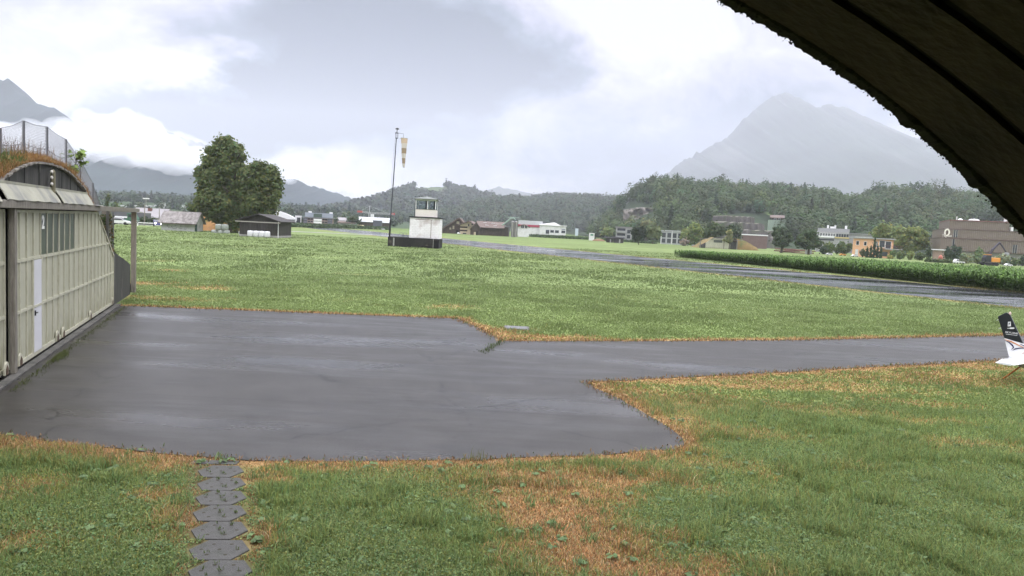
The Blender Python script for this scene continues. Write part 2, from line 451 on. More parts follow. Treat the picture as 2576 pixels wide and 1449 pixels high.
def inpoly(x, y, poly):
    x = np.asarray(x); y = np.asarray(y); ins = np.zeros(x.shape, bool); n = len(poly)
    for i in range(n):
        x0, y0 = poly[i]; x1, y1 = poly[(i + 1) % n]
        if y0 == y1: continue
        c = ((y0 > y) != (y1 > y)) & (x < (x1 - x0) * (y - y0) / (y1 - y0) + x0)
        ins ^= c
    return ins
def edge_dist(x, y, poly):
    d = np.full(np.shape(x), 1e9); n = len(poly)
    for i in range(n):
        a = np.array(poly[i]); b = np.array(poly[(i + 1) % n]); ab = b - a; l2 = ab @ ab + 1e-12
        t = np.clip(((x - a[0]) * ab[0] + (y - a[1]) * ab[1]) / l2, 0, 1)
        d = np.minimum(d, np.hypot(x - a[0] - t * ab[0], y - a[1] - t * ab[1]))
    return d
ap = dens(apron_poly, .35)
jit = (fbm(ap[:, 0] * 2.2, ap[:, 1] * 2.2, 5) - .5) * .22
apj = ap + np.stack([jit, -jit], 1)
r0 = np.array([31.8, 45.3]); r1 = np.array([-14.9, 141.7]); rd = (r1 - r0) / np.linalg.norm(r1 - r0); rn = np.array([rd[1], -rd[0]])
if rn[0] < 0: rn = -rn
RW = 19.0
runway_poly = [tuple(r0 - rd * 160), tuple(r0 + rd * 640), tuple(r0 + rd * 640 + rn * RW), tuple(r0 - rd * 160 + rn * RW)]

def wet(name, c1, c2, r_lo, r_hi, nscale, streak, pud=.55):
    m = mat(name, c1, c2, nscale, .4, 0, spec=.5, stretch=(1, 1, 1), detail=8)
    nt = m.node_tree; N = nt.nodes; L = nt.links; b = N['Principled BSDF']; b.inputs['IOR'].default_value = 1.33
    tc = [n for n in N if n.type == 'TEX_COORD'][0]
    mp = N.new('ShaderNodeMapping'); mp.inputs['Scale'].default_value = streak; mp.inputs['Rotation'].default_value = (0, 0, .12); L.new(tc.outputs['Object'], mp.inputs['Vector'])
    n1 = N.new('ShaderNodeTexNoise'); n1.inputs['Scale'].default_value = 1; n1.inputs['Detail'].default_value = 7; n1.inputs['Roughness'].default_value = .6; L.new(mp.outputs['Vector'], n1.inputs['Vector'])
    mr = N.new('ShaderNodeMapRange'); mr.inputs[1].default_value = pud - .12; mr.inputs[2].default_value = pud + .1; mr.inputs[3].default_value = r_hi; mr.inputs[4].default_value = r_lo
    L.new(n1.outputs['Fac'], mr.inputs[0]); L.new(mr.outputs[0], b.inputs['Roughness'])
    src = b.inputs['Base Color'].links[0].from_socket
    mp3 = N.new('ShaderNodeMapping'); mp3.inputs['Scale'].default_value = (.5, 1.6, 1); mp3.inputs['Rotation'].default_value = (0, 0, -.06); L.new(tc.outputs['Object'], mp3.inputs['Vector'])
    n3 = N.new('ShaderNodeTexNoise'); n3.inputs['Scale'].default_value = .8; n3.inputs['Detail'].default_value = 9; n3.inputs['Roughness'].default_value = .7; L.new(mp3.outputs['Vector'], n3.inputs['Vector'])
    r3 = N.new('ShaderNodeMapRange'); r3.inputs[1].default_value = .58; r3.inputs[2].default_value = .72; r3.inputs[3].default_value = 1; r3.inputs[4].default_value = .45; L.new(n3.outputs['Fac'], r3.inputs[0])
    n4 = N.new('ShaderNodeTexNoise'); n4.inputs['Scale'].default_value = 45; n4.inputs['Detail'].default_value = 2; L.new(tc.outputs['Object'], n4.inputs['Vector'])
    r4 = N.new('ShaderNodeMapRange'); r4.inputs[1].default_value = .35; r4.inputs[2].default_value = .7; r4.inputs[3].default_value = .6; r4.inputs[4].default_value = 1.5; L.new(n4.outputs['Fac'], r4.inputs[0])
    m34 = N.new('ShaderNodeMath'); m34.operation = 'MULTIPLY'; L.new(r3.outputs[0], m34.inputs[0]); L.new(r4.outputs[0], m34.inputs[1])
    vs_ = N.new('ShaderNodeVectorMath'); vs_.operation = 'SCALE'; L.new(src, vs_.inputs[0]); 
    wp = N.new('ShaderNodeTexNoise'); wp.inputs['Scale'].default_value = 1.2; wp.inputs['Detail'].default_value = 5; L.new(tc.outputs['Object'], wp.inputs['Vector'])
    wa = N.new('ShaderNodeVectorMath'); wa.operation = 'MULTIPLY_ADD'; L.new(wp.outputs['Color'], wa.inputs[0]); wa.inputs[1].default_value = (.9, .9, 0); L.new(tc.outputs['Object'], wa.inputs[2])
    vo = N.new('ShaderNodeTexVoronoi'); vo.feature = 'DISTANCE_TO_EDGE'; vo.inputs['Scale'].default_value = .23; L.new(wa.outputs['Vector'], vo.inputs['Vector'])
    rk = N.new('ShaderNodeMapRange'); rk.inputs[1].default_value = .002; rk.inputs[2].default_value = .007; rk.inputs[3].default_value = .25; rk.inputs[4].default_value = 1; L.new(vo.outputs['Distance'], rk.inputs[0])
    gp_ = N.new('ShaderNodeMapRange'); gp_.inputs[1].default_value = .47; gp_.inputs[2].default_value = .53; L.new(n3.outputs['Fac'], gp_.inputs[0])
    ck = N.new('ShaderNodeMath'); ck.operation = 'MAXIMUM'; L.new(rk.outputs[0], ck.inputs[0]); L.new(gp_.outputs[0], ck.inputs[1])
    sp_ = N.new('ShaderNodeSeparateXYZ'); L.new(wa.outputs['Vector'], sp_.inputs[0])
    last = ck.outputs[0]
    if name == 'wet_asphalt':
        for c0, tilt in ((17.0, -.10), (21.6, .03), (13.0, .0)):
            lt = N.new('ShaderNodeVectorMath'); lt.operation = 'DOT_PRODUCT'; L.new(tc.outputs['Object'], lt.inputs[0]); lt.inputs[1].default_value = (tilt, 1, 0)
            sb = N.new('ShaderNodeMath'); sb.operation = 'SUBTRACT'; L.new(lt.outputs['Value'], sb.inputs[0]); sb.inputs[1].default_value = c0
            ab = N.new('ShaderNodeMath'); ab.operation = 'ABSOLUTE'; L.new(sb.outputs[0], ab.inputs[0])
            mr_ = N.new('ShaderNodeMapRange'); mr_.inputs[1].default_value = .012; mr_.inputs[2].default_value = .03; mr_.inputs[3].default_value = .45; mr_.inputs[4].default_value = 1; L.new(ab.outputs[0], mr_.inputs[0])
            ml = N.new('ShaderNodeMath'); ml.operation = 'MULTIPLY'; L.new(last, ml.inputs[0]); L.new(mr_.outputs[0], ml.inputs[1]); last = ml.outputs[0]
    m5 = N.new('ShaderNodeMath'); m5.operation = 'MULTIPLY'; L.new(last, m5.inputs[0]); L.new(m34.outputs[0], m5.inputs[1])
    L.new(m5.outputs[0], vs_.inputs['Scale']); L.new(vs_.outputs['Vector'], b.inputs['Base Color'])
    n2 = N.new('ShaderNodeTexNoise'); n2.inputs['Scale'].default_value = 160; n2.inputs['Detail'].default_value = 3; L.new(tc.outputs['Object'], n2.inputs['Vector'])
    bp = N.new('ShaderNodeBump'); bp.inputs['Distance'].default_value = .004; L.new(n2.outputs['Fac'], bp.inputs['Height'])
    ms = N.new('ShaderNodeMapRange'); ms.inputs[1].default_value = pud - .12; ms.inputs[2].default_value = pud + .1; ms.inputs[3].default_value = .55; ms.inputs[4].default_value = .06
    L.new(n1.outputs['Fac'], ms.inputs[0]); L.new(ms.outputs[0], bp.inputs['Strength']); L.new(bp.outputs['Normal'], b.inputs['Normal'])
    return m
ASPH = wet('wet_asphalt', (.023, .021, .019), (.040, .037, .034), .17, .40, 1.1, (.10, .5, 1), .58)
RUNW = wet('wet_runway', (.035, .036, .040), (.070, .072, .078), .03, .32, .25, (.05, .22, 1), .48)

def sheet(name, poly, z, m, th=.05):
    bm = bmesh.new(); vs = [bm.verts.new((p[0], p[1], z)) for p in poly]; f = bm.faces.new(vs); bm.normal_update()
    if f.normal.z < 0: f.normal_flip()
    r = bmesh.ops.extrude_face_region(bm, geom=[f])
    for v in [g for g in r['geom'] if isinstance(g, bmesh.types.BMVert)]: v.co.z = z
    for v in vs: v.co.z = z - th
    bmesh.ops.recalc_face_normals(bm, faces=bm.faces)
    bmesh.ops.triangulate(bm, faces=[f for f in bm.faces if len(f.verts) > 4])
    me = bpy.data.meshes.new(name); bm.to_mesh(me); bm.free(); me.materials.append(m)
    o = bpy.data.objects.new(name, me); COL.objects.link(o); return tag(o, kind='structure')
sheet('apron', apj, .0, ASPH)
sheet('runway', runway_poly, .0, RUNW, .03)
road_poly = [(-175, 142), (-60, 176), (-30, 190), (-30, 196), (-62, 182.5), (-175, 149)]
sheet('road', road_poly, .02, mat('road_asphalt', (.16, .16, .16), (.22, .22, .215), .5, .5), .06)

# ------------------------------------------------------------------ how dry the turf is, as surveyed
DRY = [  # px, py, rx m, ry m, rot, amount
    (1460, 1205, 1.5, .36, 0, .95), (1330, 1190, .8, .4, 0, 1.0), (1400, 1290, .55, .7, 0, 1.05), (1500, 1380, .62, .7, 0, 1.05), (1620, 1440, .6, .45, 0, 1.0), (1560, 1440, .6, .5, 0, .95), (1720, 1450, .5, .4, 0, 1.0), (1420, 1240, .9, .4, 0, .9), (1450, 1330, .6, .5, 0, 1.0), (1560, 1400, .5, .4, 0, 1.0),
    (1550, 980, 1.2, .8, 0, .75), (1700, 1000, 1.8, 1.0, 0, .4), (1750, 960, 2.2, .5, 0, .8), (2000, 965, 3.0, .7, 0, .6), (2200, 950, 2.6, .8, 0, .5), (2400, 950, 2.3, 1.0, 0, .6), (2480, 925, 1.5, .5, 0, .8),
    (1740, 1070, .5, .9, 0, .7), (1760, 1160, .7, .5, 0, .6), (1850, 1190, .8, .4, 0, .4), (1600, 1155, 1.2, .25, 0, .85), (1900, 1090, 1.0, .4, 0, .35), (2100, 1030, 1.2, .5, 0, .4),
    (100, 1120, 1.0, .45, 0, .8), (300, 1145, 1.0, .35, 0, .85), (480, 1160, .6, .3, 0, .8), (30, 1240, .5, .5, 0, .5), (60, 1360, .5, .3, 0, .5), (450, 1330, .25, .4, 0, .8), (430, 1250, .3, .4, 0, .7), (640, 1210, .35, .3, 0, .8), (640, 1330, .22, .5, 0, .7),
    (800, 1175, 1.2, .25, 0, .6), (1000, 1170, 1.4, .28, 0, .7), (1320, 845, 2.6, .5, 0, .9), (1240, 835, 1.0, 1.0, 0, .9), (520, 725, 1.2, .8, 0, .5), (430, 680, 1.0, .8, 0, .4), (370, 712, .8, .6, 0, .8), (390, 655, 1.0, 1.4, 0, .5), (1130, 770, 1.0, .8, 0, .4),
    (400, 750, 2.0, .7, 0, .4), (2300, 1010, 1.2, .4, 0, .4), (2450, 1120, .8, .3, 0, .45), (2350, 1060, .9, .3, 0, .4), (2150, 1180, .6, .25, 0, .25), (900, 690, 2, 1, 0, .2),
]
DRYC = [(G(px, py)[0], G(px, py)[1], rx, ry, am) for px, py, rx, ry, ro, am in DRY]
def dryness(x, y):
    nz = fbm(x * 1.1, y * 1.1, 3, 4); n2 = fbm(x * 4, y * 4, 9, 3)
    xw = x + (fbm(x * .9, y * .9, 21) - .5) * 1.1; yw = y + (fbm(x * .9, y * .9, 22) - .5) * 1.1
    v = np.zeros(np.shape(x))
    for cx, cy, rx, ry, am in DRYC:
        e = ((xw - cx) / rx) ** 2 + ((yw - cy) / ry) ** 2
        v = np.maximum(v, am * np.exp(-e * .75))
    d = edge_dist(x, y, apron_poly)
    wd = .16 + .28 * nz + .012 * np.maximum(y - 10, 0)
    v = np.maximum(v, 1.05 * np.exp(-(d / wd) ** 2))
    d2 = edge_dist(x, y, runway_poly)
    v = np.maximum(v, .45 * np.exp(-(d2 / 1.6) ** 2))
    v = v + .5 * (n2 - .5) * np.clip(v * 3, .25, 1) + .22 * np.clip(nz - .55, 0, 1) * 2
    return np.clip(v, 0, 1.1)
def turf_tint(x, y, dry=None):
    """turf colour at a ground point: lush / meadow / straw"""
    if dry is None: dry = dryness(x, y)
    big = fbm(x * .09, y * .09, 31, 3); mid = fbm(x * .5, y * .5, 32, 3)
    far = np.clip((y - 14) / 30, 0, 1)
    lush = np.array([.132, .172, .058]); mead = np.array([.142, .186, .074]); pale = np.array([.178, .206, .086])
    g = lush * (1 - far)[..., None] + mead * far[..., None]
    k = np.clip((mid - .42) * 1.6 + (big - .5) * 1.0, 0, 1)[..., None] * .33
    g = g * (1 - k) + (pale if True else 0) * k * (.55 + .45 * far)[..., None]
    straw = np.array([.30, .19, .085]); rust = np.array([.22, .125, .06])
    s = fbm(x * 1.7, y * 1.7, 41, 3)[..., None]
    near = np.clip((16 - y) / 8, 0, 1)[..., None]
    dr = straw * (1 - near * .55 * s * 1.5) + rust * (near * .55 * s * 1.5)
    a = np.clip(dry * 1.15 - .08, 0, 1)[..., None]
    return g * (1 - a) + dr * a

STRAWS = np.array([[.34, .22, .11], [.29, .175, .08], [.22, .12, .06], [.36, .26, .14], [.17, .10, .05]])
def blade_tint(x, y, dry, rg=RNG):
    g = turf_tint(x, y, np.zeros_like(x)); p = np.clip(dry * 1.12 - .12, 0, .9)
    st = STRAWS[rg.integers(0, 5, len(x))]
    yel = g * np.array([1.5, 1.12, .9])
    g = np.where((rg.random(len(x)) < np.clip(dry * 1.0 - .05, 0, .7))[:, None], yel, g)
    return np.where((rg.random(len(x)) < p)[:, None], st, g) * 1.3
def lines(lo, hi, a, b, step, g=1.13):
    out = list(np.arange(a, b + 1e-6, step)); s = step; x = b
    while x < hi: s *= g; x += s; out.append(x)
    s = step; x = a; pre = []
    while x > lo: s *= g; x -= s; pre.append(x)
    return np.array(pre[::-1] + out)
gx = lines(-5100, 5100, -16, 24, .2); gy = lines(-300, 6200, 4, 32, .2, 1.09)
X, Y = np.meshgrid(gx, gy)
Z = np.full(X.shape, -.012)
tint = turf_tint(X.ravel(), Y.ravel())
pth = np.exp(-((X.ravel() - np.interp(Y.ravel(), [6.55, 9.75], [-2.60, -4.02])) / .42) ** 4)[:, None] * ((Y.ravel() > 5) & (Y.ravel() < 9.9))[:, None] * .85
tint = tint * (1 - pth) + np.array([.085, .062, .038]) * pth
far = np.clip((Y.ravel() - 200) / 300, 0, 1)[:, None]
tint = tint * (1 - far) + np.array([.10, .145, .045]) * far
nx, ny = len(gx), len(gy)
idx = np.arange(nx * ny).reshape(ny, nx)
F = np.stack([idx[:-1, :-1], idx[:-1, 1:], idx[1:, 1:], idx[1:, :-1]], -1).reshape(-1, 4)
gm_ = mat('turf', (.1, .1, .1), attr='tint', rough=.95, spec=.05)
def turf_nodes(m):
    nt = m.node_tree; N = nt.nodes; L = nt.links; b = N['Principled BSDF']
    src = b.inputs['Base Color'].links[0].from_socket
    tc = [n for n in N if n.type == 'TEX_COORD'][0]
    last = src
    for sc, lo, hi, st in ((9, .72, 1.25, (1, 1, 1)), (.55, .8, 1.2, (.6, 1, 1)), (.06, .82, 1.18, (.5, 1, 1))):
        mp = N.new('ShaderNodeMapping'); mp.inputs['Scale'].default_value = st; L.new(tc.outputs['Object'], mp.inputs['Vector'])
        nz = N.new('ShaderNodeTexNoise'); nz.inputs['Scale'].default_value = sc; nz.inputs['Detail'].default_value = 6; L.new(mp.outputs['Vector'], nz.inputs['Vector'])
        mr = N.new('ShaderNodeMapRange'); mr.inputs[1].default_value = .35; mr.inputs[2].default_value = .65; mr.inputs[3].default_value = lo; mr.inputs[4].default_value = hi
        L.new(nz.outputs['Fac'], mr.inputs[0])
        vm = N.new('ShaderNodeVectorMath'); vm.operation = 'SCALE'; L.new(last, vm.inputs[0]); L.new(mr.outputs[0], vm.inputs['Scale']); last = vm.outputs['Vector']
    L.new(last, b.inputs['Base Color'])
turf_nodes(gm_)
tag(np_mesh('ground', np.stack([X, Y, Z], -1).reshape(-1, 3), F, gm_, col=tint), kind='structure')

# ------------------------------------------------------------------ mountains and hills
def interp_px(crest, n):
    c = np.array(crest, float); xs = np.linspace(c[0, 0], c[-1, 0], n)
    return xs, np.interp(xs, c[:, 0], c[:, 1])
class Ridge:
    """a ridge whose crest line runs through surveyed bearings at one distance; real slopes front and back"""
    def __init__(s, crest, dist, front, back, n=220, rows=46, rough=.12, jag=0.0, seed=1, curve=1.25):
        px, py = interp_px(crest, n)
        C = np.array([D(a, b, dist) for a, b in zip(px, py)])
        x = C[:, 0]; zc = np.maximum(C[:, 2], .5)
        if jag: zc = zc + (fbm(x / (dist * .006), x * 0, seed, 4) - .5) * jag
        V_ = np.concatenate([np.linspace(1, 0, rows), -np.linspace(0, 1, rows // 2 + 1)[1:]])
        s.x = x; s.v = V_
        XX, VV = np.meshgrid(x, V_)
        YY = np.where(VV >= 0, dist - front * VV, dist - back * VV)
        h = np.where(VV >= 0, (1 - np.abs(VV)) ** curve, (1 - np.abs(VV)))
        L_ = front * .35
        rid = 1 - np.abs(2 * fbm(XX / L_ + seed, YY / (L_ * 1.8), seed, 5) - 1)
        ZZ = zc[None] * h + (rid - .62) * zc[None] * rough * np.sin(np.pi * np.clip(np.abs(VV), 0, 1)) * 2
        ZZ = np.where(np.abs(VV) > .985, -3, np.maximum(ZZ, -2)) 
        s.X, s.Y, s.Z = XX, YY, ZZ
    def mesh(s, name, m, tintf):
        ny, nx = s.X.shape; idx = np.arange(nx * ny).reshape(ny, nx)
        F = np.stack([idx[:-1, :-1], idx[1:, :-1], idx[1:, 1:], idx[:-1, 1:]], -1).reshape(-1, 4)[:, ::-1]
        V = np.stack([s.X, s.Y, s.Z], -1).reshape(-1, 3)
        return tag(np_mesh(name, V, F, m, col=tintf(V), smooth=True), kind='structure')
    def at(s, i, j):
        """bilinear point at fractional row i, column j"""
        i0 = np.clip(np.floor(i).astype(int), 0, s.X.shape[0] - 2); j0 = np.clip(np.floor(j).astype(int), 0, s.X.shape[1] - 2)
        a = i - i0; b = j - j0; out = []
        for A in (s.X, s.Y, s.Z):
            out.append((A[i0, j0] * (1 - b) + A[i0, j0 + 1] * b) * (1 - a) + (A[i0 + 1, j0] * (1 - b) + A[i0 + 1, j0 + 1] * b) * a)
        return np.stack(out, -1)
    def hit(s, px, py):
        """surface point seen in direction px,py (front side)"""
        d = ray(px, py); best = None; fr = s.Y[:, 0]
        for i in range(len(s.v) - 1):
            if s.v[i] < 0: break
            p = np.array([0, 0, EYE]) + d * (fr[i] / d[1]); z = np.interp(p[0], s.x, s.Z[i])
            if z >= p[2]: return p
        return np.array([0, 0, EYE]) + d * (fr[len([v for v in s.v if v >= 0]) - 1] / d[1])
def wood_tint(base, var, seed, sc, rock=None):
    def f(V):
        n = fbm(V[:, 0] / sc, V[:, 1] / sc + V[:, 2] / sc * 2, seed, 4)[:, None]
        c = np.array(base) * (1 - var + 2 * var * n)
        if rock is not None:
            k = np.clip((fbm(V[:, 0] / (sc * .7), V[:, 1] / (sc * 2.5), seed + 5, 4) - .6) * 6, 0, 1)[:, None] * rock[1]
            c = c * (1 - k) + np.array(rock[0]) * k
        return c
    return f
M1 = Ridge([(1560, 490), (1640, 455), (1670, 440), (1720, 405), (1790, 365), (1830, 345), (1870, 300), (1895, 277), (1920, 258), (1955, 238), (1976, 230), (2000, 240), (2030, 260), (2050, 270), (2070, 264), (2110, 265), (2150, 285),
            (2210, 310), (2260, 335), (2330, 355), (2420, 385), (2500, 410), (2650, 440), (2900, 475), (3200, 540)], 4200, 2300, 1500, n=420, rows=80, rough=.055, jag=36, seed=3)
M1.mesh('mountain', HILLMAT, wood_tint((.045, .058, .05), .45, 3, 260, ((.2, .19, .18), .2)))
M1b = Ridge([(2100, 560), (2250, 500), (2350, 450), (2450, 425), (2600, 380), (2900, 340), (3300, 300)], 3000, 1100, 900, n=160, rows=40, rough=.15, jag=25, seed=8)
M2b = Ridge([(1100, 520), (1180, 488), (1215, 479), (1255, 470), (1300, 479), (1345, 489), (1420, 500), (1600, 520), (1700, 560)], 4600, 1300, 900, n=120, rows=40, seed=12, jag=14)
M2b.mesh('mountain', HILLMAT, wood_tint((.045, .058, .05), .3, 5, 260))
def drop(c, d): return [(a, b + d) for a, b in c]
M2 = Ridge(drop([(860, 575), (905, 528), (935, 514), (960, 500), (985, 486), (1010, 473), (1040, 462), (1065, 459), (1090, 461), (1120, 459), (1150, 463), (1180, 470), (1230, 483), (1260, 492), (1320, 505), (1420, 515), (1560, 530), (1800, 560)], 11), 1800, 750, 500, n=240, rows=50, rough=.14, jag=8, seed=4)
def m2_tint(V):
    c = wood_tint((.04, .06, .04), .4, 4, 90)(V); px, py = to_px(V)
    for bx, by, rx, ry in ((1085, 478, 42, 8), (1045, 486, 22, 5), (1130, 470, 20, 4), (1150, 488, 14, 4)):
        k = np.exp(-(((px - bx) / rx) ** 2 + ((py - by) / ry) ** 2) ** 2)[:, None] * .8
        c = c * (1 - k) + np.array([.09, .125, .055]) * k
    return c
M2.mesh('hill', HILLMAT, m2_tint)
M3 = Ridge([(420, 330), (560, 380), (650, 415), (700, 440), (740, 453), (800, 473), (850, 487), (880, 500), (900, 509), (918, 519), (945, 545), (980, 575)], 2150, 700, 700, n=180, rows=44, rough=.14, jag=14, seed=6)
M3.mesh('mountain', HILLMAT, wood_tint((.026, .040, .042), .3, 6, 160))
M4 = Ridge([(-900, 20), (-400, 60), (-200, 120), (-60, 175), (0, 197), (12, 206), (20, 199), (26, 206), (40, 224), (60, 240), (80, 254), (100, 266), (125, 268), (140, 276), (160, 296), (250, 345), (330, 388), (420, 432), (500, 472), (600, 512), (680, 550)],
           2300, 720, 900, n=300, rows=60, rough=.12, jag=14, seed=7)
M4.mesh('mountain', HILLMAT, wood_tint((.026, .040, .042), .35, 7, 180, ((.14, .14, .15), .2)))

# crowns merged into one wood each (far woods read as one mass)
def wood(name, ridge, n, h, q, qs, tint, seed, skip=None, vmax=.97, var=.35, vmin=-.12, conif=.12):
    rg = np.random.default_rng(seed); rows, cols = ridge.X.shape
    # sample columns and depth
    vs = rg.uniform(vmin, vmax, n); ii = np.interp(-vs, -ridge.v, np.arange(rows)); jj = rg.uniform(0, cols - 1.01, n)
    P = ridge.at(ii, jj)
    if skip is not None: P = P[~skip(P)]
    n = len(P); H = h * rg.uniform(.55, 1.3, n); R = H * rg.uniform(.3, .5, n)
    cf = rg.random(n) < conif
    R = np.where(cf, H * .22, R); H = np.where(cf, H * 1.25, H)
    d = rg.normal(size=(n, q, 3)); d /= np.linalg.norm(d, axis=2, keepdims=True)
    lump = 1 + .28 * np.sin(d[..., 0] * 4 + rg.uniform(0, 6, (n, 1))) * np.sin(d[..., 2] * 4 + rg.uniform(0, 6, (n, 1))) 
    r = lump * (.72 + .33 * rg.random((n, q)))
    taper = np.where(cf[:, None], np.clip(1 - (d[..., 2] + 1) * .42, .12, 1), 1)
    C = P[:, None] + np.stack([d[..., 0] * R[:, None] * r * taper, d[..., 1] * R[:, None] * r * taper, H[:, None] * .55 + d[..., 2] * H[:, None] * .47 * r], -1)
    Nn = d + rg.normal(size=d.shape) * .28 + np.array([0, 0, .3])
    V, F = quads(C.reshape(-1, 3), Nn.reshape(-1, 3), (qs * rg.uniform(.7, 1.4, (n, q))).ravel(), 1.1)
    tr = np.array(tint) * .9 * (1 - var + 2 * var * rg.random((n, 1))) * np.stack([1 + .14 * rg.normal(size=n), np.ones(n), 1 + .12 * rg.normal(size=n)], 1)
    tr = np.where(cf[:, None], tr * np.array([.55, .62, .7]), tr)
    c = tr[:, None] * (.92 + .16 * rg.random((n, q, 1)))
    o = np_mesh(name, V, F, LEAFMAT, None, np.repeat(np.clip(c.reshape(-1, 3), .005, 1), 4, 0))
    return tag(o, kind='stuff')
wood('forest', M2, 5200, 12, 26, 5.0, (.045, .07, .04), 11, vmax=.9, skip=lambda P: np.exp(-(((to_px(P)[0] - 1085) / 60) ** 2 + ((to_px(P)[1] - 479) / 11) ** 2) ** 2) > .5)

# the long wooded scarp and the nearer wooded hill on the right
H6 = Ridge(drop([(1060, 585), (1150, 535), (1200, 512), (1250, 504), (1330, 502), (1400, 496), (1480, 500), (1550, 502), (1640, 500), (1760, 510), (1900, 540)], 10), 1400, 480, 350, n=160, rows=50, rough=.10, jag=3, seed=14, curve=.8)
H6.mesh('hill', HILLMAT, wood_tint((.035, .05, .03), .3, 9, 40))
wood('forest', H6, 4200, 15, 70, 3.0, (.046, .072, .036), 12, var=.4, conif=.025)
H7c = [(1480, 600), (1530, 560), (1556, 520), (1575, 500), (1600, 484), (1625, 470), (1660, 462), (1700, 472), (1760, 476), (1830, 480), (1900, 484), (1960, 487), (2050, 494), (2100, 508), (2128, 520), (2150, 502), (2200, 492), (2239, 483), (2312, 488), (2361, 496), (2410, 503), (2460, 508), (2508, 528), (2600, 560), (2760, 590), (3000, 620)]
H7 = Ridge(drop(H7c, 13), 640, 235, 200, n=260, rows=60, rough=.10, jag=2, seed=15, curve=.85)
MEADOW = [(1975, 538, 46, 9), (1888, 515, 14, 4), (1935, 517, 22, 3), (2140, 520, 28, 9), (2480, 612 - 14, 40, 12)]
def in_meadow(P, g=1.0):
    px, py = to_px(P); k = np.zeros(len(P), bool)
    for bx, by, rx, ry in MEADOW: k |= ((px - bx) / (rx * g)) ** 2 + ((py - by) / (ry * g)) ** 2 < 1
    return k
def h7_tint(V):
    c = wood_tint((.035, .05, .03), .3, 9, 40)(V); k = in_meadow(V)[:, None]
    return np.where(k, np.array([.13, .19, .07]), c)
H7.mesh('hill', HILLMAT, h7_tint)
def h7_skip(P):
    px, py = to_px(P)
    quarry = (px > 1812) & (px < 1935 + (py - 540) * .5) & (py > 540) & (py < 612)
    rock = (px > 1562) & (px < 1660) & (py > 516) & (py < 592)
    return in_meadow(P, 1.15) | quarry | rock
wood('forest', H7, 3300, 11.5, 170, 1.25, (.068, .104, .040), 13, skip=h7_skip, conif=.05, var=.45)
wood('forest', H7, 70, 14.5, 240, 1.3, (.062, .095, .038), 23, skip=h7_skip, conif=.04, vmin=-.05, vmax=.08)
# low ridge far left with the village below it
H5 = Ridge([(-300, 500), (60, 505), (200, 503), (300, 506), (380, 505), (430, 512), (480, 508), (520, 513), (620, 525), (720, 533), (800, 538), (900, 547), (1000, 556), (1150, 575)], 900, 420, 200, n=160, rows=40, rough=.08, jag=4, seed=16, curve=.9)
H5.mesh('hill', HILLMAT, wood_tint((.05, .075, .04), .3, 9, 40))
wood('forest', H5, 1500, 9, 50, 2.0, (.045, .07, .04), 17, vmax=.3)
wood('forest', H5, 330, 7, 50, 1.6, (.05, .075, .04), 18, vmin=.3, vmax=.95)

# bare rock scarp and the terraced quarry wall let into the hillside
ROCK = mat('rock', (.10, .09, .085), (.34, .30, .27), .22, .95, .8, .8, detail=9, c3=(.05, .06, .045), scale3=.12, stretch=(1, 1, .5))
def scarp(name, pts, dist, depth, m, seed, amp):
    """lumpy near-vertical rock: outline top/bottom by bearing, real thickness"""
    n = 60; rows = 16
    px = np.linspace(pts[0][0], pts[-1][0], n); t = np.interp(px, [p[0] for p in pts], [p[1] for p in pts]); b = np.interp(px, [p[0] for p in pts], [p[2] for p in pts])
    V = []
    for i in range(rows):
        f = i / (rows - 1)
        for j in range(n):
            p = D(px[j], t[j] + (b[j] - t[j]) * f, dist - depth * .25 * f)
            q = (fbm(np.array([px[j] * .09]), np.array([f * 4.0]), seed)[0] - .5) * amp
            V.append((p[0], p[1] + q, p[2]))
    for j in range(n):
        p = D(px[j], t[j], dist); V.append((p[0], p[1] + depth, p[2] - 1))
    V = np.array(V); idx = np.arange((rows + 1) * n).reshape(rows + 1, n)
    idx = np.concatenate([idx[-1:], idx[:-1]])
    F = np.stack([idx[:-1, :-1], idx[1:, :-1], idx[1:, 1:], idx[:-1, 1:]], -1).reshape(-1, 4)
    return tag(np_mesh(name, V, F, m), kind='structure')
p_ = H7.hit(1610, 545)
scarp('rock_face', [(1568, 528, 560), (1585, 524, 562), (1612, 521, 560), (1640, 523, 558), (1652, 528, 552)], p_[1] - 2, 12, ROCK, 51, 9)
QU = mat('quarry_stone', (.055, .05, .05), (.115, .105, .1), .6, .95, .8, 2.5, c3=(.07, .08, .05), scale3=.15, stretch=(1, 1, .4))
LEDGE = mat('quarry_ledge', (.15, .13, .115), (.10, .11, .06), .8, .95, .5)
qd = 378
